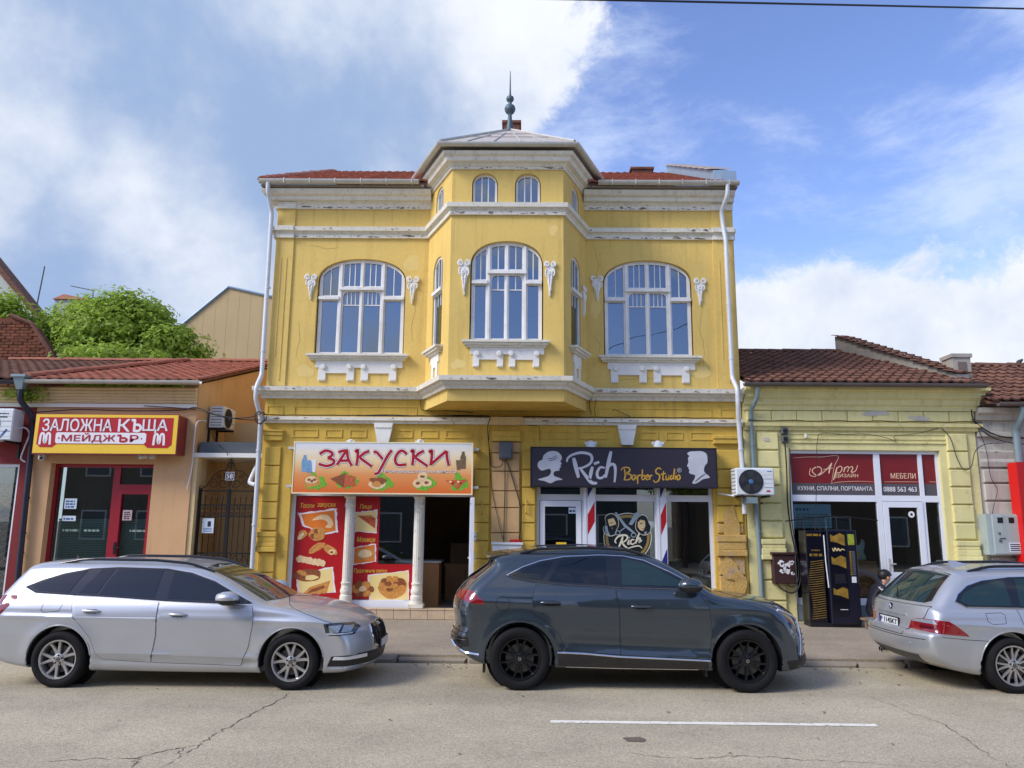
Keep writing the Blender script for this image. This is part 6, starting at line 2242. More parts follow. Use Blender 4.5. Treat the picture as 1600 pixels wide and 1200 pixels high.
for k, (cx, cy, kind) in enumerate(((390, 585, 0), (610, 575, 1), (855, 590, 2), (1150, 590, 3), (1395, 590, 4))):
    sb = lambda x, y, rx, ry, sd, ro=.08, rt=0.: [spz(*p) for p in blobpoly(x, y, rx, ry, sd, ro, 20, rt)]
    for j in range(5):
        prt(zs, sb(cx + (-20, 60, 30, 74, 10)[j] * (1 if kind != 4 else .7), cy + (40, -10, 44, 20, -40)[j] * .9, 28, 22, 100 + k * 9 + j, .2), m_green, .2 + .1 * j, fr=ZF, base=0)
    if kind == 0:
        prt(zs, sb(cx - 4, cy, 56, 46, 7), m_bread, 1, fr=ZF, base=0)
        prt(zs, sb(cx - 6, cy - 8, 40, 28, 8), m_bread2, 2, fr=ZF, base=0)
        for q in range(3):
            prt(zs, sb(cx - 22 + q * 20, cy - 10 + (q % 2) * 10, 11, 9, 9 + q), m_brownb, 3, fr=ZF, base=0)
    elif kind == 1:
        prt(zs, [spz(*p) for p in ((515, 568), (620, 530), (640, 545), (605, 630), (590, 620))], m_brownb, 1, fr=ZF, base=0)
        prt(zs, [spz(*p) for p in ((620, 535), (690, 555), (692, 615), (610, 630))], m_pizza, 2, fr=ZF, base=0)
    elif kind == 2:
        prt(zs, sb(cx - 10, cy + 10, 60, 40, 17), m_bread2, 1, fr=ZF, base=0)
        prt(zs, sb(cx - 4, cy - 8, 52, 26, 18, .15), m_brownb, 2, fr=ZF, base=0)
        prt(zs, sb(cx - 20, cy + 16, 34, 18, 19, .1), m_bread, 3, fr=ZF, base=0)
    elif kind == 3:
        for q, (dx, dy) in enumerate(((-26, 10), (34, 6), (6, -36))):
            prt(zs, sb(cx + dx, cy + dy, 36, 30, 27 + q), m_bread2, 1 + q, fr=ZF, base=0)
            prt(zs, sb(cx + dx, cy + dy, 16, 10, 37 + q), m_brownb, 1.6 + q, fr=ZF, base=0)
    else:
        prt(zs, [spz(*p) for p in ((1315, 580), (1470, 575), (1400, 645))], m_pizza, 1, fr=ZF, base=0)
        for q in range(6):
            prt(zs, sb(1350 + q * 18, 590 + (q % 3) * 10, 9, 8, 47 + q), (m_pcream, m_pred, m_green)[q % 3], 2, fr=ZF, base=0)
m_bottle = M('bottle_print', srgb(120, 160, 190), .3, var=.2, vscale=14)
m_bottle2 = M('brown_bottle_print', srgb(120, 100, 76), .3, var=.3, vscale=14)
prt(zs, [spz(*p) for p in ((315, 520), (318, 440), (330, 420), (332, 404), (348, 404), (350, 420), (358, 440), (358, 520))], m_bottle, 1, fr=ZF, base=0)
prt(zs, [spz(*p) for p in ((352, 526), (356, 460), (366, 440), (380, 440), (388, 460), (390, 526))], m_bottle, 2, fr=ZF, base=0)
prt(zs, [spz(*p) for p in ((385, 522), (370, 436), (420, 436), (412, 522))], m_signwht, 1, fr=ZF, base=0)
prt(zs, [spz(*p) for p in ((1420, 500), (1418, 420), (1428, 400), (1430, 380), (1448, 380), (1450, 400), (1458, 420), (1456, 500))], m_bottle2, 1, fr=ZF, base=0)
prt(zs, [spz(*p) for p in ((1395, 508), (1388, 440), (1422, 440), (1416, 508))], m_bottle2, 2, fr=ZF, base=0)


# ---- small flood lights over the signs
def flood(cx, cz, c, label, big=True):
    t = thing('flood_light', FA(cx, cz, c), label, 'lamp', 'flood lights above the shop signs')
    s = 1. if big else .62
    MB().tube([FA(cx, cz + .02, 0), FA(cx, cz + .03, c - .02)], .012, 6).build('arm', m_gutter, t)
    MB().lathe([(.02, .06), (.05, .05), (.085 * s, .0), (.115 * s, -.045), (.108 * s, -.05), (.06, -.02), (0, -.012)], FA(cx, cz, c), (0, -.35, 1), 18).build('reflector', m_acw, t, smooth=40)
    for a in (-.09, .09):
        MB().bevbox(FA, cx + a * s - .035, cx + a * s + .035, cz - .03, cz + .03, c - .06, c + .04, .01).build('lamp_head', m_acw, t)
    MB().lathe([(.05 * s, -.03), (.03 * s, -.055), (0, -.06)], FA(cx, cz, c), (0, -.35, 1), 12).build('bulb', m_lens, t, smooth=40)


for px, py, b_, lab in ((548, 691, False, 'small white lamp above the left half of the snack shop sign'), (656, 691, False, 'small white lamp above the right half of the snack shop sign'), (923, 693, True, 'twin white flood light above the woman silhouette half of the barber sign'), (1028, 693, True, 'twin white flood light above the right half of the barber sign')):
    q = UP(px, py, FY - .22)
    flood(q.x, q.z, .22, lab, b_)

# ------------------------------------------------------------------ barber front
mb = MB()
cellsB = [(.44, 1.26, 2.57, 3.42), (1.58, 2.78, 2.57, 3.42), (3.02, 3.90, 2.57, 3.42), (1.58, 2.78, .26, 2.44), (3.02, 3.90, .26, 2.44)]
dB = (.42, 1.28, .14, 2.45)
mb.prism(FA, rect(BB), -.18, -.10, [rect(c) for c in cellsB] + [rect(dB)])
cwin = mb.build('shop_window', m_pvc, house)
for c in cellsB:
    MB().fbox(FA, c[0] - .01, c[1] + .01, c[2] - .01, c[3] + .01, -.145, -.139).build('pane', m_shopglass, cwin)
cdoor_ = MB().prism(FA, rect((dB[0] + .01, dB[1] - .01, .15, 2.44)), -.15, -.07, [rect((.53, 1.17, .28, 2.32))]).build('door', m_pvc, house)
MB().fbox(FA, .52, 1.18, .27, 2.33, -.115, -.109).build('pane', m_shopglass, cdoor_)
MB().fbox(FA, 1.19, 1.22, 1.12, 1.34, -.07, -.05).build('handle', m_black, cdoor_)
m_bblue = M('barber_blue', srgb(34, 36, 120), .4)
m_bred = M('barber_red', srgb(176, 16, 24), .4)
for (c0_, c1_) in ((1.32, 1.55), (2.80, 3.0)):
    post = MB().fbox(FA, c0_, c1_, .14, 3.40, -.10, .06).build('post', m_pvc, house)
    MB().fbox(FA, c0_ + .05, c0_ + .062, .2, 2.7, .06, .066).build('post_groove', m_gutter, post)
    for (z0, z1, mt) in ((1.78, 2.42, m_bred), (2.52, 2.95, m_bblue), (.95, 1.5, m_bblue), (.3, .8, m_bred)):
        MB().prism(FA, [(c0_ + .075, z0 - .02), (c1_ - .012, z0 + .24), (c1_ - .012, z1), (c0_ + .075, z1 - .26)], .06, .063).build('stripe', mt, post)
for (a0_, a1_, z0, z1, mt, txt, lab) in ((1.02, 1.20, 2.18, 2.30, m_paper, '', 'small white sticker at the top of the barber shop door'), (.76, .97, 1.50, 1.60, m_signyel, '', 'yellow sticker in the middle of the barber shop door')):
    t = thing('sticker', FA(a0_, z0, -.1), lab, 'sticker')
    MB().fbox(FA, a0_, a1_, z0, z1, -.1088, -.1065).build('sheet', mt, t)
    print_lines(FA, a0_ + .015, a1_ - .015, z0 + .03, z1 - .02, -.1064, m_ink, t, 1, 7)

# barber sign: dark banner on a frame
m_banner = M('dark_banner', srgb(44, 38, 50), .5, var=.08, vscale=1.5)
m_silver = M('silver_print', srgb(190, 192, 198), .4, var=.08, vscale=4)
m_goldl = M('gold_letter_print', srgb(206, 160, 60), .4, var=.15, vscale=8)
bs = thing('shop_sign', (2.1, 15.6, 2.7), 'dark banner sign reading Rich Barber Studio with two head silhouettes', 'sign')
RF = Fr((0, 15.55, 0), (1, 0, 0))
MB().fbox(RF, .24, 3.97, 2.71, 3.49, -.30, 0).build('banner', m_banner, bs)
for (z0) in (2.70, 3.485):
    MB().fbox(RF, .22, 3.99, z0, z0 + .018, -.31, .012).build('frame', m_black, bs)
for (x0_) in (.225, 3.965):
    MB().fbox(RF, x0_, x0_ + .018, 2.72, 3.48, -.31, .012).build('frame', m_black, bs)
z4 = lambda zx, zy: bpx(zx, zy, (700, 620), 4.444, 15.55)
z5 = lambda zx, zy: bpx(zx, zy, (860, 620), 4.444, 15.55)
wom = [(625, 575), (660, 562), (700, 548), (716, 520), (706, 500), (680, 505), (650, 512), (626, 490), (622, 465), (636, 445), (656, 435), (662, 410), (690, 385), (725, 376), (760, 382), (785, 405), (790, 430), (780, 448), (790, 465), (780, 472), (784, 486), (774, 496), (772, 512), (745, 516), (733, 530), (738, 550), (770, 562), (795, 575), (750, 582), (712, 600), (670, 585)]
prt(bs, [z4(*p) for p in crom(wom, 3, True)], m_silver, 0, 'silhouette', RF, .001)
for st in ([(690, 432), (720, 428), (755, 408)], [(700, 446), (735, 436), (758, 420)]):
    m_ = MB()
    stroke_mesh(m_, RF, [z4(*p) for p in st], .014, .003, .005)
    m_.build('silhouette_line', m_banner, bs)
man = [(950, 395), (965, 382), (1000, 378), (1050, 378), (1082, 395), (1090, 425), (1088, 460), (1072, 480), (1066, 510), (1075, 530), (1108, 560), (1060, 572), (1025, 595), (1000, 604), (985, 598), (1000, 570), (1005, 545), (975, 535), (962, 525), (966, 508), (958, 500), (960, 488), (948, 482), (958, 455), (955, 425), (965, 412)]
prt(bs, [z5(*p) for p in crom(man, 3, True)], m_silver, 0, 'silhouette', RF, .001)
m_ = MB()
stroke_mesh(m_, RF, [z5(*p) for p in ((1075, 535), (1040, 560), (1005, 590))], .02, .003, .005)
m_.build('silhouette_line', m_banner, bs)
for st, w_ in (([(826, 452), (832, 426), (870, 400), (930, 388), (985, 400), (1000, 430), (985, 465), (940, 490), (902, 497)], .055), ([(872, 424), (886, 480), (906, 562)], .085), ([(912, 490), (950, 540), (985, 585), (1010, 600), (1035, 598)], .07),
               ([(1003, 485), (992, 530), (984, 578)], .07), ([(1014, 466), (1050, 452)], .06), ([(1088, 494), (1058, 490), (1036, 525), (1042, 560), (1070, 562), (1090, 540)], .055), ([(1132, 378), (1116, 450), (1094, 562)], .075), ([(1102, 505), (1130, 470), (1156, 476), (1162, 520), (1156, 594)], .06)):
    m_ = MB()
    stroke_mesh(m_, RF, [z4(*p) for p in st], w_, .001 + w_ * .02, .004 + w_ * .02)
    m_.build('lettering', m_silver, bs)
# "Barber Studio" brush script, stroke by stroke
BST = [[(512, 498), (520, 540), (514, 576)], [(490, 512), (505, 492), (540, 492), (552, 508), (540, 524), (520, 530), (556, 540), (560, 560), (540, 576), (508, 576)],
       [(590, 545), (574, 545), (566, 565), (580, 576), (594, 545), (596, 574)], [(606, 545), (606, 605)], [(606, 555), (620, 544), (628, 550)],
       [(640, 505), (634, 574)], [(636, 555), (650, 545), (658, 560), (645, 576), (634, 570)], [(662, 562), (682, 554), (674, 542), (662, 560), (670, 576), (686, 570)], [(692, 545), (690, 576)], [(692, 556), (700, 545), (708, 550)],
       [(770, 505), (752, 494), (732, 510), (736, 530), (758, 545), (752, 580), (728, 594), (714, 578)], [(786, 515), (780, 570), (792, 576)], [(768, 538), (802, 532)],
       [(804, 545), (802, 570), (816, 574), (824, 545), (824, 575)], [(846, 545), (832, 556), (836, 575), (850, 560)], [(862, 500), (852, 574)], [(870, 545), (866, 576)], [(872, 528), (874, 532)],
       [(890, 545), (878, 558), (884, 576), (900, 566), (896, 546), (884, 542)]]
for q, st in enumerate(BST):
    m_ = MB()
    stroke_mesh(m_, RF, [z5(*p) for p in st], .030, .001 + .0003 * q, .004 + .0003 * q)
    m_.build('lettering', m_goldl, bs)
m_ = MB()
ring = [z5(895 + 14 * cos(a), 510 + 14 * sin(a)) for a in [2 * pi * k / 16 for k in range(17)]]
stroke_mesh(m_, RF, ring, .008, .001, .004, False, 0)
m_.build('lettering', m_silver, bs)
text_mesh('R', RF, z5(889, 510)[0], z5(901, 510)[0], z5(895, 518)[1], z5(895, 502)[1], .001, m_silver, bs)

# round logo on the window
lg = thing('window_logo', FA(2.18, 1.7, -.13), 'round gold and black logo lettered Rich on the middle barber window', 'logo')
zl = lambda zx, zy: bpx(zx, zy, (940, 790), 15., FY + .137)
m_lgold = M('logo_gold', srgb(150, 128, 66), .4, var=.1)
m_lblack = M('logo_black', srgb(22, 28, 36), .35)
m_lwhite = M('logo_cream', srgb(226, 220, 190), .4)
m_skin_p = M('logo_skin', srgb(214, 190, 140), .5)
m_steel_p = M('logo_steel', srgb(150, 166, 172), .4)
circ = lambda r, n=44: [zl(608 + r * cos(2 * pi * k / n), 745 + r * 1.02 * sin(2 * pi * k / n)) for k in range(n)]
L0 = -.1385
pl = lambda pts, mt, l: prt(lg, pts, mt, l, 'print', FA, L0)
sp_ = lambda p: [zl(*q) for q in crom(p, 4, True)]
for l, (r, mt) in enumerate(((566, m_lwhite), (545, m_lblack), (520, m_lgold), (455, m_lblack))):
    pl(circ(r), mt, l)
headm = [(75, 310), (110, 225), (210, 180), (310, 205), (390, 320), (400, 470), (350, 580), (330, 680), (190, 720), (60, 640), (35, 520), (100, 440)]
headw = [(790, 440), (830, 300), (930, 212), (1050, 250), (1115, 400), (1160, 500), (1130, 640), (1000, 700), (880, 650), (800, 560)]
for h_ in (headm, headw):
    pl(sp_(h_), m_lwhite, 4)
    pl(shrink(sp_(h_), .93), m_lblack, 5)
for pts, mt, l in (([(140, 325), (280, 290), (325, 380), (345, 480), (290, 540), (205, 520), (170, 440)], m_skin_p, 6), ([(185, 490), (330, 440), (350, 520), (270, 590), (200, 570)], m_lblack, 7), ([(190, 408), (265, 388), (262, 405), (200, 425)], m_lblack, 7), ([(225, 520), (265, 520), (250, 540)], m_skin_p, 8),
                   ([(845, 400), (905, 330), (1012, 352), (1024, 470), (975, 595), (900, 575), (845, 500)], m_skin_p, 6), ([(895, 415), (960, 400), (955, 420), (900, 435)], m_lblack, 7), ([(935, 545), (985, 530), (975, 560)], m_bred, 7), ([(1000, 620), (1060, 600), (1040, 680), (1000, 690)], m_steel_p, 7),
                   ([(70, 480), (130, 470), (150, 590), (200, 690), (150, 690), (80, 600)], m_steel_p, 7)):
    pl([zl(*p) for p in pts], mt, l)
pl([zl(*p) for p in ((300, 165), (345, 150), (560, 440), (790, 640), (750, 660), (520, 490))], m_steel_p, 9)
pl([zl(*p) for p in ((775, 175), (830, 155), (890, 205), (710, 460), (630, 440))], m_steel_p, 10)
for (cx, cy) in ((375, 640), (745, 690)):
    stroke_mesh(MB(), FA, [zl(cx + 56 * cos(a), cy + 48 * sin(a)) for a in [2 * pi * q / 14 for q in range(15)]], .018, L0 + .023, L0 + .025, False, 0).build('print', m_steel_p, lg)
stroke_mesh(MB(), FA, [zl(430, 600), zl(540, 520)], .02, L0 + .023, L0 + .025, False, 0).build('print', m_steel_p, lg)
for q, (st, w_) in enumerate((([(345, 880), (310, 830), (380, 730), (500, 690), (590, 710), (600, 765), (540, 835), (465, 855)], .038), ([(495, 720), (455, 850), (400, 965)], .045), ([(480, 855), (525, 935), (600, 990)], .040), ([(645, 800), (612, 890), (655, 900)], .036), ([(640, 745), (655, 755)], .036),
               ([(765, 800), (705, 800), (672, 870), (720, 905), (775, 870)], .034), ([(882, 640), (825, 780), (790, 890)], .040), ([(812, 845), (872, 762), (902, 790), (872, 862), (945, 812)], .034), ([(610, 1005), (740, 962), (870, 942), (945, 1000)], .028))):
    stroke_mesh(MB(), FA, [zl(*p) for p in st], w_, L0 + .026 + q * .0003, L0 + .029 + q * .0003).build('lettering', m_lwhite, lg)
# faint shapes inside the barber shop: chairs and mirrors
bc = thing('barber_mirror', (3.4, 18.8, 1), 'bluish mirror panel inside the barber shop at the right', 'mirror')
MB().box(3.05, 3.75, 18.6, 18.65, .9, 2.1).build('frame', m_plasticg, bc)
MB().box(3.1, 3.7, 18.59, 18.6, .95, 2.05).build('glass', M('mirror', (.5, .55, .6), .05, 1.0), bc)

# ------------------------------------------------------------------ across the street (only mirrored in glass and paint)
m_opg = M('opposite_pane', (.10, .13, .16), .3)
m_op = [M('opposite_render_%d' % k, c, .9, var=.1, vscale=1) for k, c in enumerate((srgb(120, 116, 104), srgb(84, 96, 104), srgb(104, 90, 78)))]
for k, (x0_, x1_, h_, lab) in enumerate(((-26, -9, 6.4, 'grey-beige house across the street, seen only as a reflection in the left shop glass'), (-8, 6, 8.2, 'grey house across the street, seen only as a reflection in the middle shop glass'), (9, 26, 5.6, 'brownish house across the street, seen only as a reflection in the right shop glass'))):
    t = thing('opposite_house', ((x0_ + x1_) / 2, -7, .1), lab, 'house', 'houses across the street')
    MB().box(x0_, x1_, -14, -7.5, .1, h_).build('wall', m_op[k], t)
    mb = MB()
    mb.add([(x0_ - .3, -7.1, h_), (x1_ + .3, -7.1, h_), (x1_ + .3, -14.4, h_), (x0_ - .3, -14.4, h_), (x0_ - .3, -10.7, h_ + 1.8), (x1_ + .3, -10.7, h_ + 1.8)], [(0, 1, 5, 4), (2, 3, 4, 5), (0, 4, 3), (1, 2, 5), (0, 3, 2, 1)])
    mb.build('roof', m_tile_old, t)
    n = int((x1_ - x0_) / 2.6)
    OF = Fr((0, -7.5, 0), (-1, 0, 0))
    for j in range(n):
        xc = x0_ + (j + .5) * (x1_ - x0_) / n
        for z0 in ((1.0, 4.2) if h_ > 6 else (1.0,)):
            w_ = MB().box(xc - .65, xc + .65, -7.5, -7.44, z0, z0 + 1.5).build('window', m_pvc, t)
            MB().box(xc - .57, xc + .57, -7.44, -7.43, z0 + .08, z0 + 1.42).build('pane', m_opg, w_)
leafy_tree('street_tree', (-3.5, -3.2, .1), [((-3.5, -3.4, 4.9), (1.7, 1.5, 1.3)), ((-4.5, -3.4, 4.3), (1.0, 1.0, .8)), ((-2.5, -3.4, 4.4), (1.1, 1.0, .8))], 'small street tree across the road, mirrored in the shop glass', 5000, .22, 9, .12)
leafy_tree('street_tree', (7.5, -3.4, .1), [((7.5, -3.6, 4.7), (1.6, 1.5, 1.3)), ((6.6, -3.6, 4.1), (1.0, 1.0, .8)), ((8.5, -3.6, 4.3), (1.1, 1.0, .8))], 'leafy street tree across the road on the right, mirrored in car paint', 5000, .22, 10, .12)

# ------------------------------------------------------------------ cars: each body is carved as a solid and meshed, panels and glass are laid on its skin
def sm(x, a, b):
    t = np.clip((x - a) / (b - a), 0, 1)
    return t * t * (3 - 2 * t)


class CarBody:
    def __init__(s, c):
        s.c = c
        s.sil = np.array(crom(c['sil'], 5, True))
        s.hx = .02
        P = s.sil
        s.x0, s.x1 = P[:, 0].min() - .35, P[:, 0].max() + .35
        s.z0, s.z1 = P[:, 1].min() - .25, P[:, 1].max() + .3
        xs = np.arange(s.x0, s.x1, s.hx)
        zs = np.arange(s.z0, s.z1, s.hx)
        X, Zg = np.meshgrid(xs, zs, indexing='ij')
        q = np.stack([X.ravel(), Zg.ravel()], 1)
        d = np.full(len(q), 1e9)
        ins = np.zeros(len(q), bool)
        for i in range(len(P)):
            a, b = P[i], P[(i + 1) % len(P)]
            ab = b - a
            t = np.clip(((q - a) @ ab) / (ab @ ab + 1e-12), 0, 1)
            e = q - a - t[:, None] * ab
            d = np.minimum(d, (e * e).sum(1))
            cond = ((a[1] > q[:, 1]) != (b[1] > q[:, 1]))
            xi = a[0] + (q[:, 1] - a[1]) / (b[1] - a[1] + 1e-12) * (b[0] - a[0])
            ins ^= cond & (q[:, 0] < xi)
        d = np.sqrt(d)
        s.g = np.where(ins, -d, d).reshape(X.shape)

    def sd2(s, x, z):
        u = np.clip((x - s.x0) / s.hx, 0, s.g.shape[0] - 1.001)
        v = np.clip((z - s.z0) / s.hx, 0, s.g.shape[1] - 1.001)
        i, j = u.astype(int), v.astype(int)
        fu, fv = u - i, v - j
        g = s.g
        return (g[i, j] * (1 - fu) + g[i + 1, j] * fu) * (1 - fv) + (g[i, j + 1] * (1 - fu) + g[i + 1, j + 1] * fu) * fv

    def width(s, x, z):
        c = s.c
        w = np.interp(z, c['pz'], c['pw'])
        # smooth the profile's corners a little
        w = (w + np.interp(z - .012, c['pz'], c['pw']) + np.interp(z + .012, c['pz'], c['pw'])) / 3
        tx = (x - c['L'] / 2) / (c['L'] / 2)
        w = w - c.get('taper', .05) * np.abs(tx) ** 4 * (1.0)
        for (xc, zc, ra) in c['arch']:
            r = np.sqrt((x - xc) ** 2 + (z - zc) ** 2)
            w = w + c.get('flare', .016) * np.exp(-((r - ra) / .09) ** 2) * (z < zc + ra + .3)
        for (za, zb, xa, xb, amp, wd) in c.get('crease', ()):
            zl = za + (zb - za) * (x - xa) / (xb - xa)
            m = sm(x, xa - .15, xa + .15) * (1 - sm(x, xb - .15, xb + .15))
            w = w + amp * m * np.exp(-((z - zl) / wd) ** 2)
        return w

    def f(s, x, y, z):
        c = s.c
        ay = np.abs(y)
        W = c['W'] / 2
        q = np.clip(ay / W, 0, 1.1)
        L = c['L']
        bf = c['kf'] * q ** c.get('nf', 2.6) * sm(x, L * .55, L * .92)
        br = c['kr'] * q ** c.get('nr', 3.0) * (1 - sm(x, L * .06, L * .35))
        xe = x + bf - br
        ze = z + c.get('crown', .05) * q ** 2 * sm(z, c['belt'] - .25, c['belt'] + .25)
        d1 = s.sd2(xe, ze)
        w = s.width(x, z)
        d2 = (ay - w) * .94
        r = .05 + .05 * sm(z, .5, 1.2)
        h = np.maximum(r - np.abs(d1 - d2), 0)
        d = np.maximum(d1, d2) + h * h / (4 * r)
        for (xc, zc, ra) in c['arch']:
            rr = np.sqrt((x - xc) ** 2 + (z - zc) ** 2)
            d = np.maximum(d, np.minimum(ra - rr, ay - (W - .27)))
        return d

    def mesh(s, h=.02):
        c = s.c
        P = s.sil
        xs = np.arange(P[:, 0].min() - .06, P[:, 0].max() + .08, h)
        ys = np.arange(-h * .5, c['W'] / 2 + .06, h)
        zs = np.arange(P[:, 1].min() - .06, P[:, 1].max() + .08, h)
        X, Y, Zg = np.meshgrid(xs, ys, zs, indexing='ij')
        F = s.f(X, Y, Zg)
        ins = F < 0
        nx, ny, nz = F.shape
        # cells that the skin passes through
        cnt = np.zeros((nx - 1, ny - 1, nz - 1), int)
        acc = np.zeros((nx - 1, ny - 1, nz - 1, 3))
        num = np.zeros((nx - 1, ny - 1, nz - 1))
        corners = [(i, j, k) for i in (0, 1) for j in (0, 1) for k in (0, 1)]
        sl = lambda A, o: A[o[0]:nx - 1 + o[0], o[1]:ny - 1 + o[1], o[2]:nz - 1 + o[2]]
        for o in corners:
            cnt += sl(ins, o)
        mask = (cnt > 0) & (cnt < 8)
        idx = np.argwhere(mask)
        A = np.zeros((len(idx), 3))
        Nn = np.zeros(len(idx))
        fv = {o: F[idx[:, 0] + o[0], idx[:, 1] + o[1], idx[:, 2] + o[2]] for o in corners}
        for a in corners:
            for ax in range(3):
                if a[ax]:
                    continue
                b = list(a)
                b[ax] = 1
                b = tuple(b)
                f0, f1 = fv[a], fv[b]
                cr = (f0 < 0) != (f1 < 0)
                t = np.where(cr, f0 / (f0 - f1 + 1e-12), 0)
                p = np.array(a, float)[None] + t[:, None] * (np.array(b) - np.array(a))[None]
                A += np.where(cr[:, None], p, 0)
                Nn += cr
        V = (A / Nn[:, None] + idx) * h + np.array([xs[0], ys[0], zs[0]])
        for _ in range(3):
            f0 = s.f(V[:, 0], V[:, 1], V[:, 2])
            G = s.grad(V)
            V = V - np.clip(f0, -h, h)[:, None] * .8 * G
        vid = -np.ones(mask.shape, int)
        vid[tuple(idx.T)] = np.arange(len(idx))
        quads = []
        for ax in range(3):
            o = [0, 0, 0]
            o[ax] = 1
            a = ins[:nx - o[0], :ny - o[1], :nz - o[2]]
            b = ins[o[0]:, o[1]:, o[2]:]
            e = np.argwhere(a != b)
            u, v = [k for k in range(3) if k != ax]
            ok = (e[:, u] > 0) & (e[:, v] > 0) & (e[:, u] < F.shape[u] - 1) & (e[:, v] < F.shape[v] - 1)
            e = e[ok]
            inside = a[tuple(e.T)]
            def cell(du, dv):
                q = e.copy()
                q[:, u] += du
                q[:, v] += dv
                return vid[tuple(q.T)]
            Q = np.stack([cell(-1, -1), cell(0, -1), cell(0, 0), cell(-1, 0)], 1)
            flip = inside if ax != 1 else ~inside
            Q = np.where(flip[:, None], Q, Q[:, ::-1])
            quads.append(Q)
        Q = np.concatenate(quads)
        Q = Q[(Q >= 0).all(1)]
        # keep the half with y >= 0 and mirror it
        keep = (V[Q][:, :, 1] >= -h * .6).all(1)
        Q = Q[keep]
        V[:, 1] = np.where(np.abs(V[:, 1]) < h * .75, 0, V[:, 1])
        Vm = V * np.array([1, -1, 1])
        n = len(V)
        VV = np.concatenate([V, Vm])
        QQ = np.concatenate([Q, Q[:, ::-1] + n])
        return VV, QQ

    def grad(s, V, e=.004):
        G = np.zeros_like(V)
        for k in range(3):
            d = np.zeros(3)
            d[k] = e
            a, b = V + d, V - d
            G[:, k] = s.f(a[:, 0], a[:, 1], a[:, 2]) - s.f(b[:, 0], b[:, 1], b[:, 2])
        G /= np.linalg.norm(G, axis=1)[:, None] + 1e-9
        return G

    # ---- points on the skin
    def project(s, pts, axis, sign):
        """pts (n,2): axis 'y' -> (x,z), 'x' -> (y,z), 'z' -> (x,y); walk in from outside"""
        p = np.asarray(pts, float)
        n = len(p)
        if axis == 'y':
            far, near = s.c['W'] / 2 + .15, .05
            mk = lambda t: np.stack([p[:, 0], sign * t, p[:, 1]], 1)
        elif axis == 'x':
            if sign > 0:
                far, near = s.c['L'] + .2, s.c['L'] * .55
            else:
                far, near = -.3, s.c['L'] * .45
            mk = lambda t: np.stack([t, p[:, 0], p[:, 1]], 1)
        else:
            far, near = 2.0, .3
            mk = lambda t: np.stack([p[:, 0], p[:, 1], t], 1)
        ts = np.linspace(far, near, 240)
        hit = np.full(n, near)
        prev = np.full(n, far)
        done = np.zeros(n, bool)
        for t in ts:
            V = mk(np.full(n, t))
            v = s.f(V[:, 0], V[:, 1], V[:, 2]) < 0
            new = v & ~done
            hit[new] = t
            done |= v
            prev[~done] = t
        lo, hi = prev.copy(), hit.copy()
        for _ in range(18):
            m = (lo + hi) / 2
            V = mk(m)
            v = s.f(V[:, 0], V[:, 1], V[:, 2]) < 0
            hi = np.where(v, m, hi)
            lo = np.where(v, lo, m)
        return mk(hi)


def car_patch(cb, poly, axis, sign, off, mat, name, parent, O, spacing=.045, smooth=True, skirt=.012):
    """a panel of the given outline that hugs the body skin, with a folded edge"""
    n0 = len(poly)
    per = []
    for i in range(n0):
        a, b = np.array(poly[i]), np.array(poly[(i + 1) % n0])
        m = max(1, int(np.linalg.norm(b - a) / spacing))
        for k in range(m):
            per.append(tuple(a + (b - a) * k / m))
    nb = len(per)
    mn, mx = np.min(per, 0), np.max(per, 0)
    pp = [Vector(p) for p in per]
    x = mn[0] + spacing / 2
    P = np.array(per)
    inner = []
    gx = np.arange(mn[0] + spacing / 2, mx[0], spacing)
    gz = np.arange(mn[1] + spacing / 2, mx[1], spacing)
    for a in gx:
        for b in gz:
            x1, y1 = P[:, 0], P[:, 1]
            x2, y2 = np.roll(x1, -1), np.roll(y1, -1)
            cnd = ((y1 > b) != (y2 > b)) & (a < (x2 - x1) * (b - y1) / (y2 - y1 + 1e-12) + x1)
            if cnd.sum() % 2 and np.min((x1 - a) ** 2 + (y1 - b) ** 2) > (spacing * .45) ** 2:
                inner.append(Vector((a, b)))
    verts, edges, faces, ov, oe, of = delaunay_2d_cdt(pp + inner, [(i, (i + 1) % nb) for i in range(nb)], [], 1, 1e-5)
    V2 = np.array([(v.x, v.y) for v in verts])
    V3 = cb.project(V2, axis, sign)
    G = cb.grad(V3)
    top = V3 + G * off
    vs = list(map(tuple, top))
    fs = [tuple(f_) for f_ in faces]
    # face orientation: towards the outside
    good = []
    for f_ in fs:
        a, b, c_ = (np.array(vs[i]) for i in f_[:3])
        nn = np.cross(b - a, c_ - a)
        good.append(f_ if nn @ G[f_[0]] > 0 else f_[::-1])
    fs = good
    loc = {}
    for i, o in enumerate(ov):
        for k in o:
            if k < nb:
                loc[k] = i
    ring = [loc[k] for k in range(nb) if k in loc]
    base = len(vs)
    for i in ring:
        vs.append(tuple(V3[i] - G[i] * skirt))
    m = len(ring)
    for i in range(m):
        a, b = ring[i], ring[(i + 1) % m]
        fs.append((a, b, base + (i + 1) % m, base + i))
    mb = MB()
    mb.v = [(p[0] + O[0], p[1] + O[1], p[2] + O[2]) for p in vs]
    mb.f = fs
    return mb.build(name, mat, parent, smooth=38 if smooth else None, recalc=False)


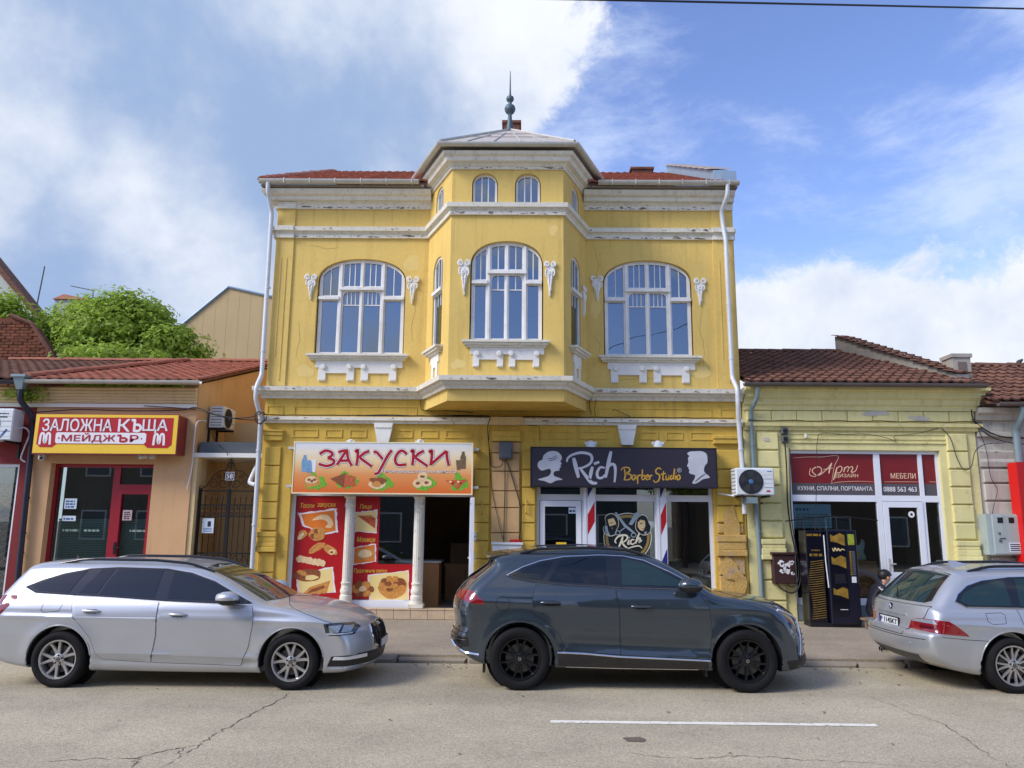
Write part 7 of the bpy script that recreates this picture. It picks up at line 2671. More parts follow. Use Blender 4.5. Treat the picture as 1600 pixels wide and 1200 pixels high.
def car_line(cb, pts, axis, sign, r, mat, name, parent, O, off=.0, close=False, n=5, sub=.03):
    P = [np.array(p, float) for p in pts]
    if close:
        P.append(P[0])
    Q = []
    for i in range(len(P) - 1):
        m = max(1, int(np.linalg.norm(P[i + 1] - P[i]) / sub))
        for k in range(m):
            Q.append(P[i] + (P[i + 1] - P[i]) * k / m)
    Q.append(P[-1])
    V = cb.project(np.array(Q), axis, sign)
    G = cb.grad(V)
    V = V + G * off
    mb = MB()
    mb.tube([Vector(v) + Vector(O) for v in V.tolist()], r, n)
    return mb.build(name, mat, parent, smooth=60)


def arc(xc, zc, r, a0, a1, n=24):
    return [(xc + r * cos(radians(a0 + (a1 - a0) * k / n)), zc + r * sin(radians(a0 + (a1 - a0) * k / n))) for k in range(n + 1)]


m_tyre = M('tyre_rubber', (.009, .009, .010), .8, spec=.25, var=.2, vscale=6, bump=.2, bscale=90)
m_rim_s = M('silver_alloy', srgb(186, 184, 182), .32, .75, var=.04)
m_rim_b = M('black_alloy', (.012, .013, .015), .28, .4)
m_disc = M('brake_disc', (.09, .085, .08), .45, .6)
m_wellk = M('wheel_well', (.008, .008, .009), .95)
m_cglass = M('tinted_car_glass', (.004, .007, .011), .02, 0, ior=1.55)
m_cglass2 = M('green_car_glass', (.014, .034, .036), .02, 0, ior=1.55)
m_blackp = M('black_car_plastic', (.012, .012, .013), .45)
m_piano = M('gloss_black_trim', (.008, .008, .010), .08, coat=.5)
m_chrome = M('bright_trim', (.75, .76, .78), .12, 1.0)
m_gap = M('panel_gap', (.004, .004, .005), .9)
m_lampc = M('clear_lamp', (.30, .34, .38), .08, .3, coat=1.)
m_lampw = M('white_lamp_insert', (.75, .80, .85), .15, .5)
m_lampd = M('dark_lamp_body', (.02, .024, .03), .08, coat=1.)
m_tail = M('red_tail_lamp', (.22, .006, .010), .10, coat=1.)
m_tail2 = M('dark_red_tail_lamp', (.09, .004, .008), .10, coat=1.)
m_plate = M('plate_white', srgb(226, 228, 228), .4)
m_plateb = M('plate_blue', srgb(30, 60, 150), .4)
m_ember = M('emblem_steel', (.5, .5, .5), .2, .9)


def wheel(name, parent, O, xc, yc, zc, R, rim, side, spokes, mat, paired=True, twist=0., capmat=None, width=.205, sw=.018):
    """tyre, rim, spokes, bolts and brake disc; side is the sign of the outer face along y"""
    C = Vector((xc + O[0], yc + O[1], zc + O[2]))
    ax = Vector((0, side, 0))
    w2 = width / 2
    tm = MB()
    tm.lathe([(rim + .004, -w2 * .8), (rim + .035, -w2), (R - .03, -w2 * 1.0), (R - .006, -w2 * .82), (R, -w2 * .6), (R, w2 * .6), (R - .006, w2 * .82), (R - .028, w2 * .98), (R - .055, w2 * 1.03), (rim + .03, w2 * .97), (rim + .006, w2 * .86), (rim + .002, w2 * .6), (rim + .002, -w2 * .8)], C, ax, 56, cap=False)
    ty = tm.build('wheel', m_tyre, parent, smooth=35)
    rm = MB()
    f = w2 * .86
    rm.lathe([(rim + .004, f - .0), (rim + .002, f + .006), (rim - .012, f + .004), (rim - .020, f - .012), (rim - .022, -w2 * .7), (rim - .02, -w2 * .7)], C, ax, 56, cap=False)
    rm.build('rim', mat, ty, smooth=35)
    MB().lathe([(rim - .018, -.05), (rim - .018, -.045), (.0, -.045)], C, ax, 32).build('barrel_shadow', m_wellk, ty)
    MB().lathe([(rim * .70, f - .075), (rim * .70, f - .065), (rim * .3, f - .063), (0, f - .063)], C, ax, 36).build('brake_disc', m_disc, ty, smooth=40)
    X, Yv = Vector((1, 0, 0)), Vector((0, 0, 1))
    for k in range(spokes):
        for s in ((-1, 1) if paired else (0,)):
            a = 2 * pi * k / spokes + twist + .35
            da_i = s * (.16 if paired else 0)
            da_o = s * (pi / spokes * (.46 if paired else 0))
            def at(r, an, d):
                return C + (X * cos(an) + Yv * sin(an)) * r + ax * d
            mb = MB()
            r0, r1 = rim * .20, rim - .012
            vs = []
            for t in (0, .35, .7, 1.):
                r = r0 + (r1 - r0) * t
                an = a + da_i * (1 - t) * .6 + da_o * (t ** .8) + (twist * 0)
                hw = sw * (1.05 - .25 * t)
                dep = f - .012 - .016 * sin(pi * t) - (.006 if t == 0 else 0)
                tn = Vector((-sin(an), 0, cos(an)))
                for (e, dd) in ((-1, -.022), (-.72, 0), (.72, 0), (1, -.022)):
                    vs.append(at(r, an, dep + dd) + tn * hw * e)
            fs = [(4 * i + j, 4 * i + j + 1, 4 * i + j + 5, 4 * i + j + 4) for i in range(3) for j in range(3)]
            mb.add(vs, fs)
            mb.build('spoke', mat, ty, smooth=30)
    MB().lathe([(rim * .30, f - .035), (rim * .29, f - .016), (rim * .22, f - .010), (rim * .15, f - .008), (rim * .14, f - .004), (0, f - .002)], C, ax, 28).build('hub', mat, ty, smooth=30)
    MB().lathe([(rim * .115, f - .003), (rim * .11, f + .002), (0, f + .003)], C, ax, 20).build('centre_cap', capmat or m_blackp, ty, smooth=40)
    MB().lathe([(rim * .075, f + .0025), (rim * .075, f + .005), (rim * .05, f + .005), (rim * .05, f + .0025)], C, ax, 18).build('emblem', m_ember, ty)
    for k in range(5):
        a = 2 * pi * k / 5 + .3
        MB().lathe([(.013, f - .018), (.012, f - .008), (0, f - .006)], C + (X * cos(a) + Yv * sin(a)) * rim * .215, ax, 8).build('bolt', m_blackp, ty)
    return ty


def build_car(spec, name, label, O, paint):
    cb = CarBody(spec)
    t = thing(name, (O[0] + spec['L'] / 2, O[1], 0), label, 'car')
    V, Q = cb.mesh(spec.get('h', .02))
    me = bpy.data.meshes.new('body')
    # centre the mesh on the car
    ctr = np.array([spec['L'] / 2, 0, .7])
    me.from_pydata((V - ctr).tolist(), [], Q.tolist())
    bm = bmesh.new()
    bm.from_mesh(me)
    bmesh.ops.remove_doubles(bm, verts=bm.verts, dist=.0015)
    bmesh.ops.delete(bm, geom=[v for v in bm.verts if not v.link_faces], context='VERTS')
    bmesh.ops.recalc_face_normals(bm, faces=bm.faces)
    bm.to_mesh(me)
    bm.free()
    me.shade_smooth()
    me.set_sharp_from_angle(angle=radians(48))
    me.materials.append(paint)
    ob = bpy.data.objects.new('body', me)
    COL.objects.link(ob)
    place(ob, Vector((O[0] + ctr[0], O[1], O[2] + ctr[2])), t)
    # dark wells and under tray
    W = spec['W'] / 2
    for (xc, zc, ra) in spec['arch']:
        for s in (-1, 1):
            mb = MB()
            n = 20
            vs = []
            for k in range(n + 1):
                a = pi * 1.12 * k / n - pi * .06
                for yy in (W - .275, W - .045):
                    vs.append((O[0] + xc + (ra - .004) * cos(a), O[1] + s * yy, O[2] + zc + (ra - .004) * sin(a)))
            fs = [(2 * k, 2 * k + 1, 2 * k + 3, 2 * k + 2) for k in range(n)]
            b0 = len(vs)
            mb.add(vs, fs)
            mb.add([(O[0] + xc + (ra) * cos(a), O[1] + s * (W - .274), O[2] + zc + ra * sin(a)) for a in [2 * pi * k / 24 for k in range(24)]], [tuple(range(24))])
            mb.build('wheel_well', m_wellk, t, recalc=False)
    return t, cb


def window_set(cb, t, O, wins, frame, mat, trim=None, trim_r=.007, side=(-1, 1)):
    for s in side:
        car_patch(cb, frame, 'y', s, .005, m_piano, 'window_surround', t, O, .03)
        for w_ in wins:
            car_patch(cb, w_, 'y', s, .009, mat, 'side_window', t, O, .03)
        if trim:
            car_line(cb, frame, 'y', s, trim_r, trim, 'window_trim', t, O, .004, close=True)


def plate(t, fr, a0, a1, b0, b1, txt):
    p = MB().bevbox(fr, a0, a1, b0, b1, -.01, .010, .004).build('number_plate', m_blackp, t)
    MB().fbox(fr, a0 + .012, a1 - .012, b0 + .012, b1 - .012, .010, .0125).build('plate_sheet', m_plate, p)
    MB().fbox(fr, a0 + .012, a0 + .05, b0 + .012, b1 - .012, .0125, .0135).build('plate_band', m_plateb, p)
    if txt:
        text_mesh(txt, fr, a0 + .062, a1 - .025, b0 + .026, b1 - .026, .0125, m_ink, p, bold=.02, ext=.002)


def mirror_(t, cb, O, x, z, s, paint, sc=1.):
    y = cb.project([(x, z)], 'y', s)[0][1]
    C = Vector((O[0] + x, O[1] + y, O[2] + z))
    mb = MB()
    rings = []
    prof = [(-.13, .02), (-.11, .055), (-.04, .082), (.05, .086), (.11, .06), (.14, .02)]
    vs = []
    n = 14
    for (dx, r) in prof:
        for k in range(n):
            a = 2 * pi * k / n
            vs.append(C + Vector((dx * sc - .0, s * (.155 + .105 * cos(a) * (r / .086)) * sc, (.055 + r * sin(a) * .95) * sc)))
    fs = [(i * n + k, i * n + (k + 1) % n, (i + 1) * n + (k + 1) % n, (i + 1) * n + k) for i in range(len(prof) - 1) for k in range(n)] + [tuple(range(n))[::-1], tuple((len(prof) - 1) * n + k for k in range(n))]
    mb.add(vs, fs)
    m_ = mb.build('side_mirror', paint, t, smooth=60)
    MB().tube([C + Vector((.02, -s * .03, -.02)), C + Vector((.02, s * .06, .005)), C + Vector((.0, s * .14, .02))], [.035, .028, .03], 8).build('mirror_arm', m_blackp, m_, smooth=50)
    lo = MB()
    vs = []
    for (dx, r) in prof:
        for k in range(n):
            a = 2 * pi * k / n
            vs.append(C + Vector((dx * sc * 1.015, s * (.155 + .107 * cos(a) * (r / .086)) * sc, (.052 + min(r * sin(a) * .97, -.018)) * sc)))
    lo.add(vs, fs)
    lo.build('mirror_base', m_blackp, m_, smooth=60)


def handle(t, door, cb, O, x, z, s, mat, w=.21):
    V = cb.project([(x + w * (k / 8 - .5), z) for k in range(9)], 'y', s)
    car_patch(cb, [(x - .06, z - .03), (x + .06, z - .03), (x + .06, z + .018), (x - .06, z + .018)], 'y', s, .0065, m_gap, 'handle_recess', door, O, .03)
    pts = [Vector((O[0] + v[0], O[1] + v[1] + s * (.012 + .022 * sin(pi * k / 8) ** .6), O[2] + v[2])) for k, v in enumerate(V)]
    MB().tube(pts, [.010, .015, .017, .017, .017, .017, .017, .015, .010], 8).build('handle', mat, door, smooth=60)


# ---------------------------------------------------------------- silver estate (left)
m_silver_paint = M('silver_metallic', (.50, .515, .535), .33, .55, coat=.7, spec=.5, var=.03, vscale=3, dirt=.10, dirtcol=srgb(150, 140, 124), dscale=7)
L_ = 4.80
silv = dict(L=L_, W=1.83, belt=.98, kf=.34, kr=.16, crown=.045, taper=.045, h=.02, flare=.016, nf=2.4,
            sil=[(.06, .40), (.015, .52), (.02, .66), (.075, .80), (.10, .96), (.16, 1.10), (.34, 1.33), (.46, 1.425), (.80, 1.462), (1.5, 1.475), (2.1, 1.462), (2.55, 1.405), (2.95, 1.27), (3.30, 1.105), (3.56, .995), (3.9, .945), (4.25, .885), (4.53, .80), (4.68, .715), (4.755, .62), (4.79, .48), (4.79, .34), (4.74, .23), (4.60, .185), (4.0, .18), (2.4, .18), (.9, .20), (.3, .26)],
            pz=[.1, .20, .26, .34, .42, .60, .78, .90, .965, .985, 1.03, 1.2, 1.36, 1.44, 1.6],
            pw=[.80, .84, .865, .880, .888, .905, .906, .893, .872, .855, .835, .765, .685, .62, .50],
            arch=[(1.07, .325, .385), (3.85, .325, .385)],
            crease=[(.815, .775, .3, 4.4, .014, .028), (.41, .37, 1.5, 3.45, .018, .03), (.33, .295, 1.5, 3.45, -.014, .03)])
sO = (-6.55, 10.42, 0.0)
car1, cb1 = build_car(silv, 'silver_estate_car', 'silver estate car parked at the left, facing right', sO, m_silver_paint)
DLO = [(.52, 1.145), (.70, 1.225), (.95, 1.305), (1.25, 1.362), (1.6, 1.380), (2.2, 1.368), (2.52, 1.322), (2.83, 1.225), (3.12, 1.085), (3.33, .985), (2.9, .985), (2.3, 1.005), (1.6, 1.045), (1.1, 1.065), (.66, 1.085)]
wins = [[(.60, 1.15), (.80, 1.245), (1.0, 1.295), (1.22, 1.340), (1.13, 1.19), (1.08, 1.085), (.70, 1.105)],
        [(1.20, 1.085), (1.42, 1.075), (1.50, 1.25), (1.55, 1.360), (1.40, 1.356)],
        [(1.46, 1.072), (2.14, 1.035), (2.16, 1.350), (1.61, 1.362), (1.54, 1.26)],
        [(2.30, 1.028), (3.24, 1.006), (3.05, 1.11), (2.79, 1.218), (2.50, 1.305), (2.30, 1.345)]]
window_set(cb1, car1, sO, wins, DLO, m_cglass, m_blackp, .006)
for s in (-1, 1):
    rear_d = [(1.14, 1.050), (2.205, .992), (2.22, .60), (2.17, .30), (1.60, .325), (1.52, .40), (1.44, .58), (1.33, .70), (1.20, .82)]
    front_d = [(2.217, .991), (3.35, .955), (3.38, .80), (3.34, .50), (3.25, .272), (2.182, .298), (2.232, .60)]
    for k, pl_ in enumerate((rear_d, front_d)):
        d_ = car_patch(cb1, pl_, 'y', s, .004, m_silver_paint, 'door', car1, sO, .05)
        car_line(cb1, pl_, 'y', s, .0034, m_gap, 'door_gap', d_, sO, .001, close=True)
        handle(car1, d_, cb1, sO, (1.42, 2.47)[k], (.885, .855)[k], s, m_silver_paint)
    car_line(cb1, [(.82, .985), (.98, 1.005), (1.06, .99), (1.02, .875), (.84, .86), (.80, .89)], 'y', s, .003, m_gap, 'fuel_flap', car1, sO, .0, close=True)
    car_line(cb1, arc(1.07, .325, .392, 8, 172), 'y', s, .008, m_silver_paint, 'arch_lip', car1, sO, .0)
    car_line(cb1, arc(3.85, .325, .392, 8, 172), 'y', s, .008, m_silver_paint, 'arch_lip', car1, sO, .0)
    # lamps
    car_patch(cb1, [(.085, .80), (.30, .82), (.46, 1.02), (.44, 1.05), (.16, 1.05)], 'y', s, .004, m_tail, 'tail_lamp', car1, sO, .04)
    mirror_(car1, cb1, sO, 3.08, 1.00, s, m_silver_paint)
    V = cb1.project([(x_, 1.40) for x_ in (.75,)], 'y', s)
    rail = []
    for k in range(22):
        x_ = .80 + 1.95 * k / 21
        zt = np.interp(x_, [.7, 1.2, 2.0, 2.4, 2.8], [1.425, 1.452, 1.448, 1.415, 1.335])
        lift = .035 * min(1, min(k, 21 - k) / 3.)
        rail.append((sO[0] + x_, sO[1] + s * (.60 - .02 * abs(k - 10) / 10), zt + lift - .012))
    MB().tube(rail, .018, 8).build('roof_rail', m_piano, car1, smooth=60)
    wheel('w', car1, sO, 1.07, s * .80, .322, .325, .222, s, 5, m_rim_s, True, .25, width=.21, sw=.022)
    wheel('w', car1, sO, 3.85, s * .80, .322, .325, .222, s, 5, m_rim_s, True, .05, width=.21, sw=.022)
    car_patch(cb1, [(.20, .90), (.27, .90), (.30, .95), (.22, .96)], 'y', s, .007, m_lampc, 'tail_lamp_insert', car1, sO, .03)
    # headlamp wraps round the corner
    car_patch(cb1, [(4.22, .755), (4.30, .765), (4.52, .75), (4.60, .70), (4.56, .625), (4.30, .625), (4.25, .66)], 'y', s, .004, m_lampd, 'headlight', car1, sO, .025)
    car_patch(cb1, [(4.28, .735), (4.42, .735), (4.40, .66), (4.30, .655)], 'y', s, .008, m_lampc, 'headlight_lens', car1, sO, .025)
    car_patch(cb1, [(4.44, .73), (4.54, .72), (4.52, .655), (4.43, .66)], 'y', s, .008, m_lampc, 'headlight_lens', car1, sO, .025)
    car_line(cb1, [(4.27, .645), (4.42, .642), (4.54, .642)], 'y', s, .006, m_lampw, 'running_light', car1, sO, .007)
    car_line(cb1, [(3.56, .995), (3.9, .90), (4.2, .80), (4.3, .77)], 'y', s, .0035, m_gap, 'bonnet_gap', car1, sO, .0)
# face: grille, intake, plate
gr = [(-.42, .60), (-.36, .69), (0, .715), (.36, .69), (.42, .60), (.40, .47), (.30, .44), (-.30, .44), (-.40, .47)]
g_ = car_patch(cb1, gr, 'x', 1, .006, m_piano, 'grille', car1, sO, .04)
car_line(cb1, gr, 'x', 1, .010, m_chrome, 'grille_frame', g_, sO, .006, close=True)
for k in range(17):
    y_ = -.36 + .045 * k
    car_line(cb1, [(y_, .46), (y_, .66)], 'x', 1, .005, m_blackp, 'grille_bar', g_, sO, .012)
car_patch(cb1, [(-.78, .27), (.78, .27), (.80, .36), (.70, .40), (-.70, .40), (-.80, .36)], 'x', 1, .005, m_blackp, 'air_intake', car1, sO, .05)
for s in (-1, 1):
    car_patch(cb1, [(s * .55, .345), (s * .80, .345), (s * .80, .385), (s * .56, .385)], 'x', 1, .010, m_lampw, 'fog_light', car1, sO, .03)
for s in (-1, 1):
    car_patch(cb1, [(4.28, .27), (4.70, .27), (4.72, .38), (4.50, .395), (4.33, .385)], 'y', s, .004, m_blackp, 'air_intake', car1, sO, .03)
    car_patch(cb1, [(4.34, .345), (4.56, .345), (4.58, .38), (4.36, .382)], 'y', s, .009, m_lampw, 'fog_light', car1, sO, .03)
    car_line(cb1, [(4.30, .25), (4.5, .25), (4.70, .26)], 'y', s, .006, m_chrome, 'bumper_trim', car1, sO, .003)
xf = cb1.project([(0, .50)], 'x', 1)[0][0]
plate(car1, Fr((sO[0] + xf + .012, sO[1], 0), (0, 1, 0)), -.26, .26, .40, .51, '')
# windscreen and rear glass
ws = [(3.44, -.66), (2.72, -.52), (2.60, -.45), (2.56, 0), (2.60, .45), (2.72, .52), (3.44, .66), (3.53, .35), (3.555, 0), (3.53, -.35)]
car_patch(cb1, ws, 'z', 1, .005, m_cglass2, 'windscreen', car1, sO, .06)
car_patch(cb1, [(-.58, 1.09), (.58, 1.09), (.50, 1.36), (-.50, 1.36)], 'x', -1, .005, m_cglass, 'rear_window', car1, sO, .05)
MB().lathe([(.03, 0), (.02, .02), (.008, .06), (0, .062)], (sO[0] + .7, sO[1], 1.45), (-.5, 0, 1), 8).build('aerial', m_blackp, car1)

# ---------------------------------------------------------------- dark grey SUV (middle)
m_suv_paint = M('dark_slate_metallic', (.042, .058, .072), .22, .5, coat=1.0, spec=.6)
suv = dict(L=4.62, W=1.89, belt=1.16, kf=.36, kr=.24, crown=.05, taper=.05, h=.02, flare=.028, nf=2.3, nr=2.6,
           sil=[(.16, .36), (.07, .48), (.045, .58), (.10, .72), (.075, .90), (.10, 1.05), (.20, 1.20), (.30, 1.29), (.52, 1.45), (.57, 1.54), (.72, 1.60), (1.15, 1.655), (1.7, 1.678), (2.15, 1.668), (2.5, 1.61), (2.85, 1.47), (3.2, 1.29), (3.46, 1.135), (3.75, 1.09), (4.08, 1.045), (4.32, .965), (4.47, .85), (4.55, .70), (4.585, .55), (4.60, .40), (4.61, .30), (4.50, .245), (4.2, .23), (2.4, .24), (.9, .25), (.40, .27)],
           pz=[.1, .24, .30, .38, .46, .62, .80, .98, 1.09, 1.15, 1.18, 1.24, 1.4, 1.56, 1.64, 1.8],
           pw=[.80, .87, .895, .905, .905, .915, .928, .930, .915, .885, .868, .840, .765, .66, .58, .45],
           arch=[(.95, .365, .425), (3.68, .365, .425)],
           crease=[(1.03, .985, .25, 1.75, .012, .03), (1.0, .93, 1.4, 4.3, .008, .03), (.56, .50, 1.5, 3.3, -.030, .06), (.42, .40, 1.5, 3.2, .012, .03)])
uO = (-.93, 10.60, 0.0)
car2, cb2 = build_car(suv, 'grey_suv', 'dark slate grey SUV parked in the middle of the street front', uO, m_suv_paint)
DLO = [(.78, 1.325), (.98, 1.425), (1.2, 1.50), (1.5, 1.552), (1.95, 1.575), (2.25, 1.565), (2.5, 1.515), (2.8, 1.385), (3.05, 1.255), (3.14, 1.185), (2.9, 1.185), (2.2, 1.195), (1.5, 1.225), (1.1, 1.255), (.86, 1.295)]
wins = [[(.86, 1.325), (1.0, 1.40), (1.28, 1.49), (1.36, 1.495), (1.22, 1.275), (.98, 1.295)],
        [(1.30, 1.268), (2.03, 1.232), (2.02, 1.548), (1.62, 1.535), (1.46, 1.505)],
        [(2.20, 1.228), (3.02, 1.216), (2.76, 1.365), (2.48, 1.488), (2.22, 1.540)]]
window_set(cb2, car2, uO, wins[:2], DLO, m_cglass, m_chrome, .0085)
for s in (-1, 1):
    car_patch(cb2, wins[2], 'y', s, .009, m_cglass2, 'side_window', car2, uO, .05)
    rear_d = [(1.14, 1.225), (2.118, 1.172), (2.15, .90), (2.162, .42), (1.55, .455), (1.50, .50), (1.42, .66), (1.27, .80), (1.12, .88), (1.10, 1.05)]
    front_d = [(2.130, 1.170), (3.12, 1.150), (3.24, 1.0), (3.27, .70), (3.22, .375), (2.174, .418), (2.162, .90)]
    for k, pl_ in enumerate((rear_d, front_d)):
        d_ = car_patch(cb2, pl_, 'y', s, .004, m_suv_paint, 'door', car2, uO, .05)
        car_line(cb2, pl_, 'y', s, .0034, m_gap, 'door_gap', d_, uO, .001, close=True)
        handle(car2, d_, cb2, uO, (1.32, 2.42)[k], (1.02, .985)[k], s, m_suv_paint, .24)
    sill_p = [(1.40, .435), (2.15, .395), (3.22, .355), (3.22, .262), (2.2, .262), (1.42, .285)]
    car_patch(cb2, sill_p, 'y', s, .007, m_piano, 'sill_panel', car2, uO, .05)
    car_line(cb2, [(1.40, .438), (1.75, .425), (2.15, .398), (2.9, .372), (3.24, .360)], 'y', s, .010, m_chrome, 'sill_trim', car2, uO, .007)
    car_line(cb2, [(1.50, .272), (2.2, .258), (3.1, .254)], 'y', s, .008, m_chrome, 'sill_trim', car2, uO, .002)
    for (xc) in (.95, 3.68):
        car_line(cb2, arc(xc, .365, .432, 4, 176), 'y', s, .010, m_suv_paint, 'arch_lip', car2, uO, .0)
    a_ = arc(.74, 1.0, .085, 0, 360, 20)
    car_line(cb2, a_[:-1], 'y', s, .003, m_gap, 'fuel_flap', car2, uO, .0, close=True)
    car_patch(cb2, [(.12, 1.09), (.24, 1.145), (.36, 1.145), (.50, 1.03), (.52, .985), (.36, 1.0), (.24, 1.03), (.15, 1.05)], 'y', s, .005, m_tail, 'tail_lamp', car2, uO, .03)
    car_patch(cb2, [(.12, .90), (.24, .90), (.40, .80), (.44, .70), (.14, .70), (.17, .80)], 'y', s, .004, m_suv_paint, 'bumper_vent', car2, uO, .04)
    car_patch(cb2, [(.07, .60), (.32, .60), (.34, .50), (.20, .46), (.08, .54)], 'y', s, .004, m_piano, 'bumper_insert', car2, uO, .04)
    for k in range(3):
        car_line(cb2, [(.09, .66 - k * .045), (.30, .655 - k * .045)], 'y', s, .006, m_blackp, 'bumper_fin', car2, uO, .006)
    car_line(cb2, [(.08, .54), (.16, .46), (.30, .42), (.46, .40)], 'y', s, .013, m_chrome, 'bumper_trim', car2, uO, .004)
    mirror_(car2, cb2, uO, 3.0, 1.185, s, m_suv_paint, 1.08)
    rail = []
    for k in range(22):
        x_ = .95 + 1.75 * k / 21
        zt = np.interp(x_, [.7, 1.2, 1.8, 2.3, 2.75], [1.575, 1.625, 1.645, 1.62, 1.50])
        lift = .035 * min(1, min(k, 21 - k) / 3.)
        rail.append((uO[0] + x_, uO[1] + s * (.62 - .02 * abs(k - 10) / 10), zt + lift - .012))
    MB().tube(rail, .017, 8).build('roof_rail', m_piano, car2, smooth=60)
    wheel('w', car2, uO, .95, s * .835, .362, .365, .243, s, 6, m_rim_b, True, .1, width=.235, sw=.017)
    wheel('w', car2, uO, 3.68, s * .835, .362, .365, .243, s, 6, m_rim_b, True, .3, width=.235, sw=.017)
    # front lamp with the bright running light blade
    car_patch(cb2, [(4.10, .985), (4.20, .975), (4.42, .86), (4.44, .82), (4.24, .90), (4.12, .945)], 'y', s, .005, m_lampd, 'headlight', car2, uO, .03)
    car_line(cb2, [(4.10, .945), (4.22, .905), (4.36, .845), (4.42, .80), (4.405, .66), (4.37, .50), (4.345, .42)], 'y', s, .012, m_lampw, 'running_light', car2, uO, .006)
    car_patch(cb2, [(4.43, .79), (4.49, .76), (4.51, .45), (4.37, .42), (4.40, .55)], 'y', s, .004, m_piano, 'bumper_insert', car2, uO, .03)
    car_patch(cb2, [(4.16, .36), (4.52, .40), (4.56, .30), (4.20, .26)], 'y', s, .005, m_blackp, 'bumper_lip', car2, uO, .04)
    car_line(cb2, [(3.48, 1.125), (3.8, 1.06), (4.05, 1.01), (4.14, .975)], 'y', s, .0035, m_gap, 'bonnet_gap', car2, uO, .0)
    MB().box(uO[0] + 3.19, uO[0] + 3.22, uO[1] + s * .72 - .1, uO[1] + s * .72 + .1, .16, .34).build('mud_flap', m_blackp, car2)
    MB().box(uO[0] + .50, uO[0] + .53, uO[1] + s * .72 - .1, uO[1] + s * .72 + .1, .18, .38).build('mud_flap', m_blackp, car2)
gr = [(-.62, .86), (.62, .86), (.72, .66), (.60, .44), (-.60, .44), (-.72, .66)]
g_ = car_patch(cb2, gr, 'x', 1, .006, m_piano, 'grille', car2, uO, .05)
for k in range(6):
    car_line(cb2, [(-.60 + .02 * k, .50 + .06 * k), (0, .50 + .06 * k), (.60 - .02 * k, .50 + .06 * k)], 'x', 1, .007, m_chrome, 'grille_bar', g_, uO, .008)
car_patch(cb2, [(-.70, .30), (.70, .30), (.74, .40), (-.74, .40)], 'x', 1, .006, m_blackp, 'air_intake', car2, uO, .05)
ws = [(3.33, -.70), (2.72, -.55), (2.58, -.47), (2.52, 0), (2.58, .47), (2.72, .55), (3.33, .70), (3.43, .35), (3.455, 0), (3.43, -.35)]
car_patch(cb2, ws, 'z', 1, .005, m_cglass2, 'windscreen', car2, uO, .06)
car_patch(cb2, [(-.62, 1.27), (.62, 1.27), (.52, 1.50), (-.52, 1.50)], 'x', -1, .005, m_cglass, 'rear_window', car2, uO, .05)
# roof spoiler and aerial fin
mb = MB()
vs = []
for s_ in [k / 8 - 1 for k in range(17)]:
    yy = s_ * .60
    zc = 1.615 - .045 * s_ * s_
    vs += [(uO[0] + .80, uO[1] + yy, zc + .012), (uO[0] + .47 + .07 * s_ * s_, uO[1] + yy, zc - .035), (uO[0] + .49 + .07 * s_ * s_, uO[1] + yy, zc - .06), (uO[0] + .80, uO[1] + yy, zc - .06)]
fs = [(4 * i + j, 4 * i + (j + 1) % 4, 4 * i + 4 + (j + 1) % 4, 4 * i + 4 + j) for i in range(16) for j in range(4)] + [(0, 1, 2, 3), (64, 67, 66, 65)]
mb.add(vs, fs)
mb.build('roof_spoiler', m_suv_paint, car2, smooth=40)

# ---------------------------------------------------------------- silver estate at the right edge
m_silver2 = M('warm_silver_metallic', (.46, .475, .495), .33, .55, coat=.7, var=.03, vscale=3, dirt=.14, dirtcol=srgb(140, 128, 110), dscale=6)
bm_ = dict(L=4.84, W=1.85, belt=.95, kf=.34, kr=.20, crown=.05, taper=.045, h=.02, flare=.018, nf=2.4, nr=2.8,
           sil=[(.20, .30), (.06, .40), (.01, .52), (.015, .66), (.085, .70), (.10, .82), (.14, .975), (.17, 1.0), (.40, 1.22), (.62, 1.385), (.74, 1.43), (1.1, 1.465), (1.8, 1.485), (2.3, 1.47), (2.75, 1.38), (3.15, 1.18), (3.5, .99), (3.9, .93), (4.3, .86), (4.62, .74), (4.77, .60), (4.82, .46), (4.80, .32), (4.68, .20), (4.2, .17), (2.4, .17), (.9, .18), (.45, .22)],
           pz=[.1, .20, .28, .38, .55, .70, .82, .89, .935, .96, 1.0, 1.2, 1.36, 1.44, 1.6],
           pw=[.80, .84, .875, .895, .915, .918, .908, .895, .875, .850, .832, .755, .675, .61, .50],
           arch=[(1.13, .325, .39), (4.02, .325, .39)],
           crease=[(.78, .74, .4, 4.5, .010, .035)])
bO = (4.87, 10.70, 0.0)
car3, cb3 = build_car(bm_, 'silver_estate_car', 'silver estate car cut by the right edge, seen from behind, plate P 1145 KT', bO, m_silver2)
DLO = [(.54, 1.055), (.60, 1.14), (.74, 1.24), (.95, 1.305), (1.3, 1.35), (2.0, 1.37), (2.35, 1.35), (2.7, 1.25), (3.05, 1.09), (3.28, .975), (2.2, .975), (1.3, .985), (.66, .99)]
wins = [[(.60, 1.06), (.68, 1.155), (.85, 1.235), (1.15, 1.30), (1.22, 1.305), (1.22, 1.01), (.70, 1.012)],
        [(1.32, 1.005), (2.06, 1.0), (2.06, 1.345), (1.36, 1.325)], [(2.18, 1.0), (3.16, .995), (2.9, 1.13), (2.6, 1.27), (2.34, 1.335), (2.18, 1.345)]]
window_set(cb3, car3, bO, wins, DLO, m_cglass2, m_chrome, .008)
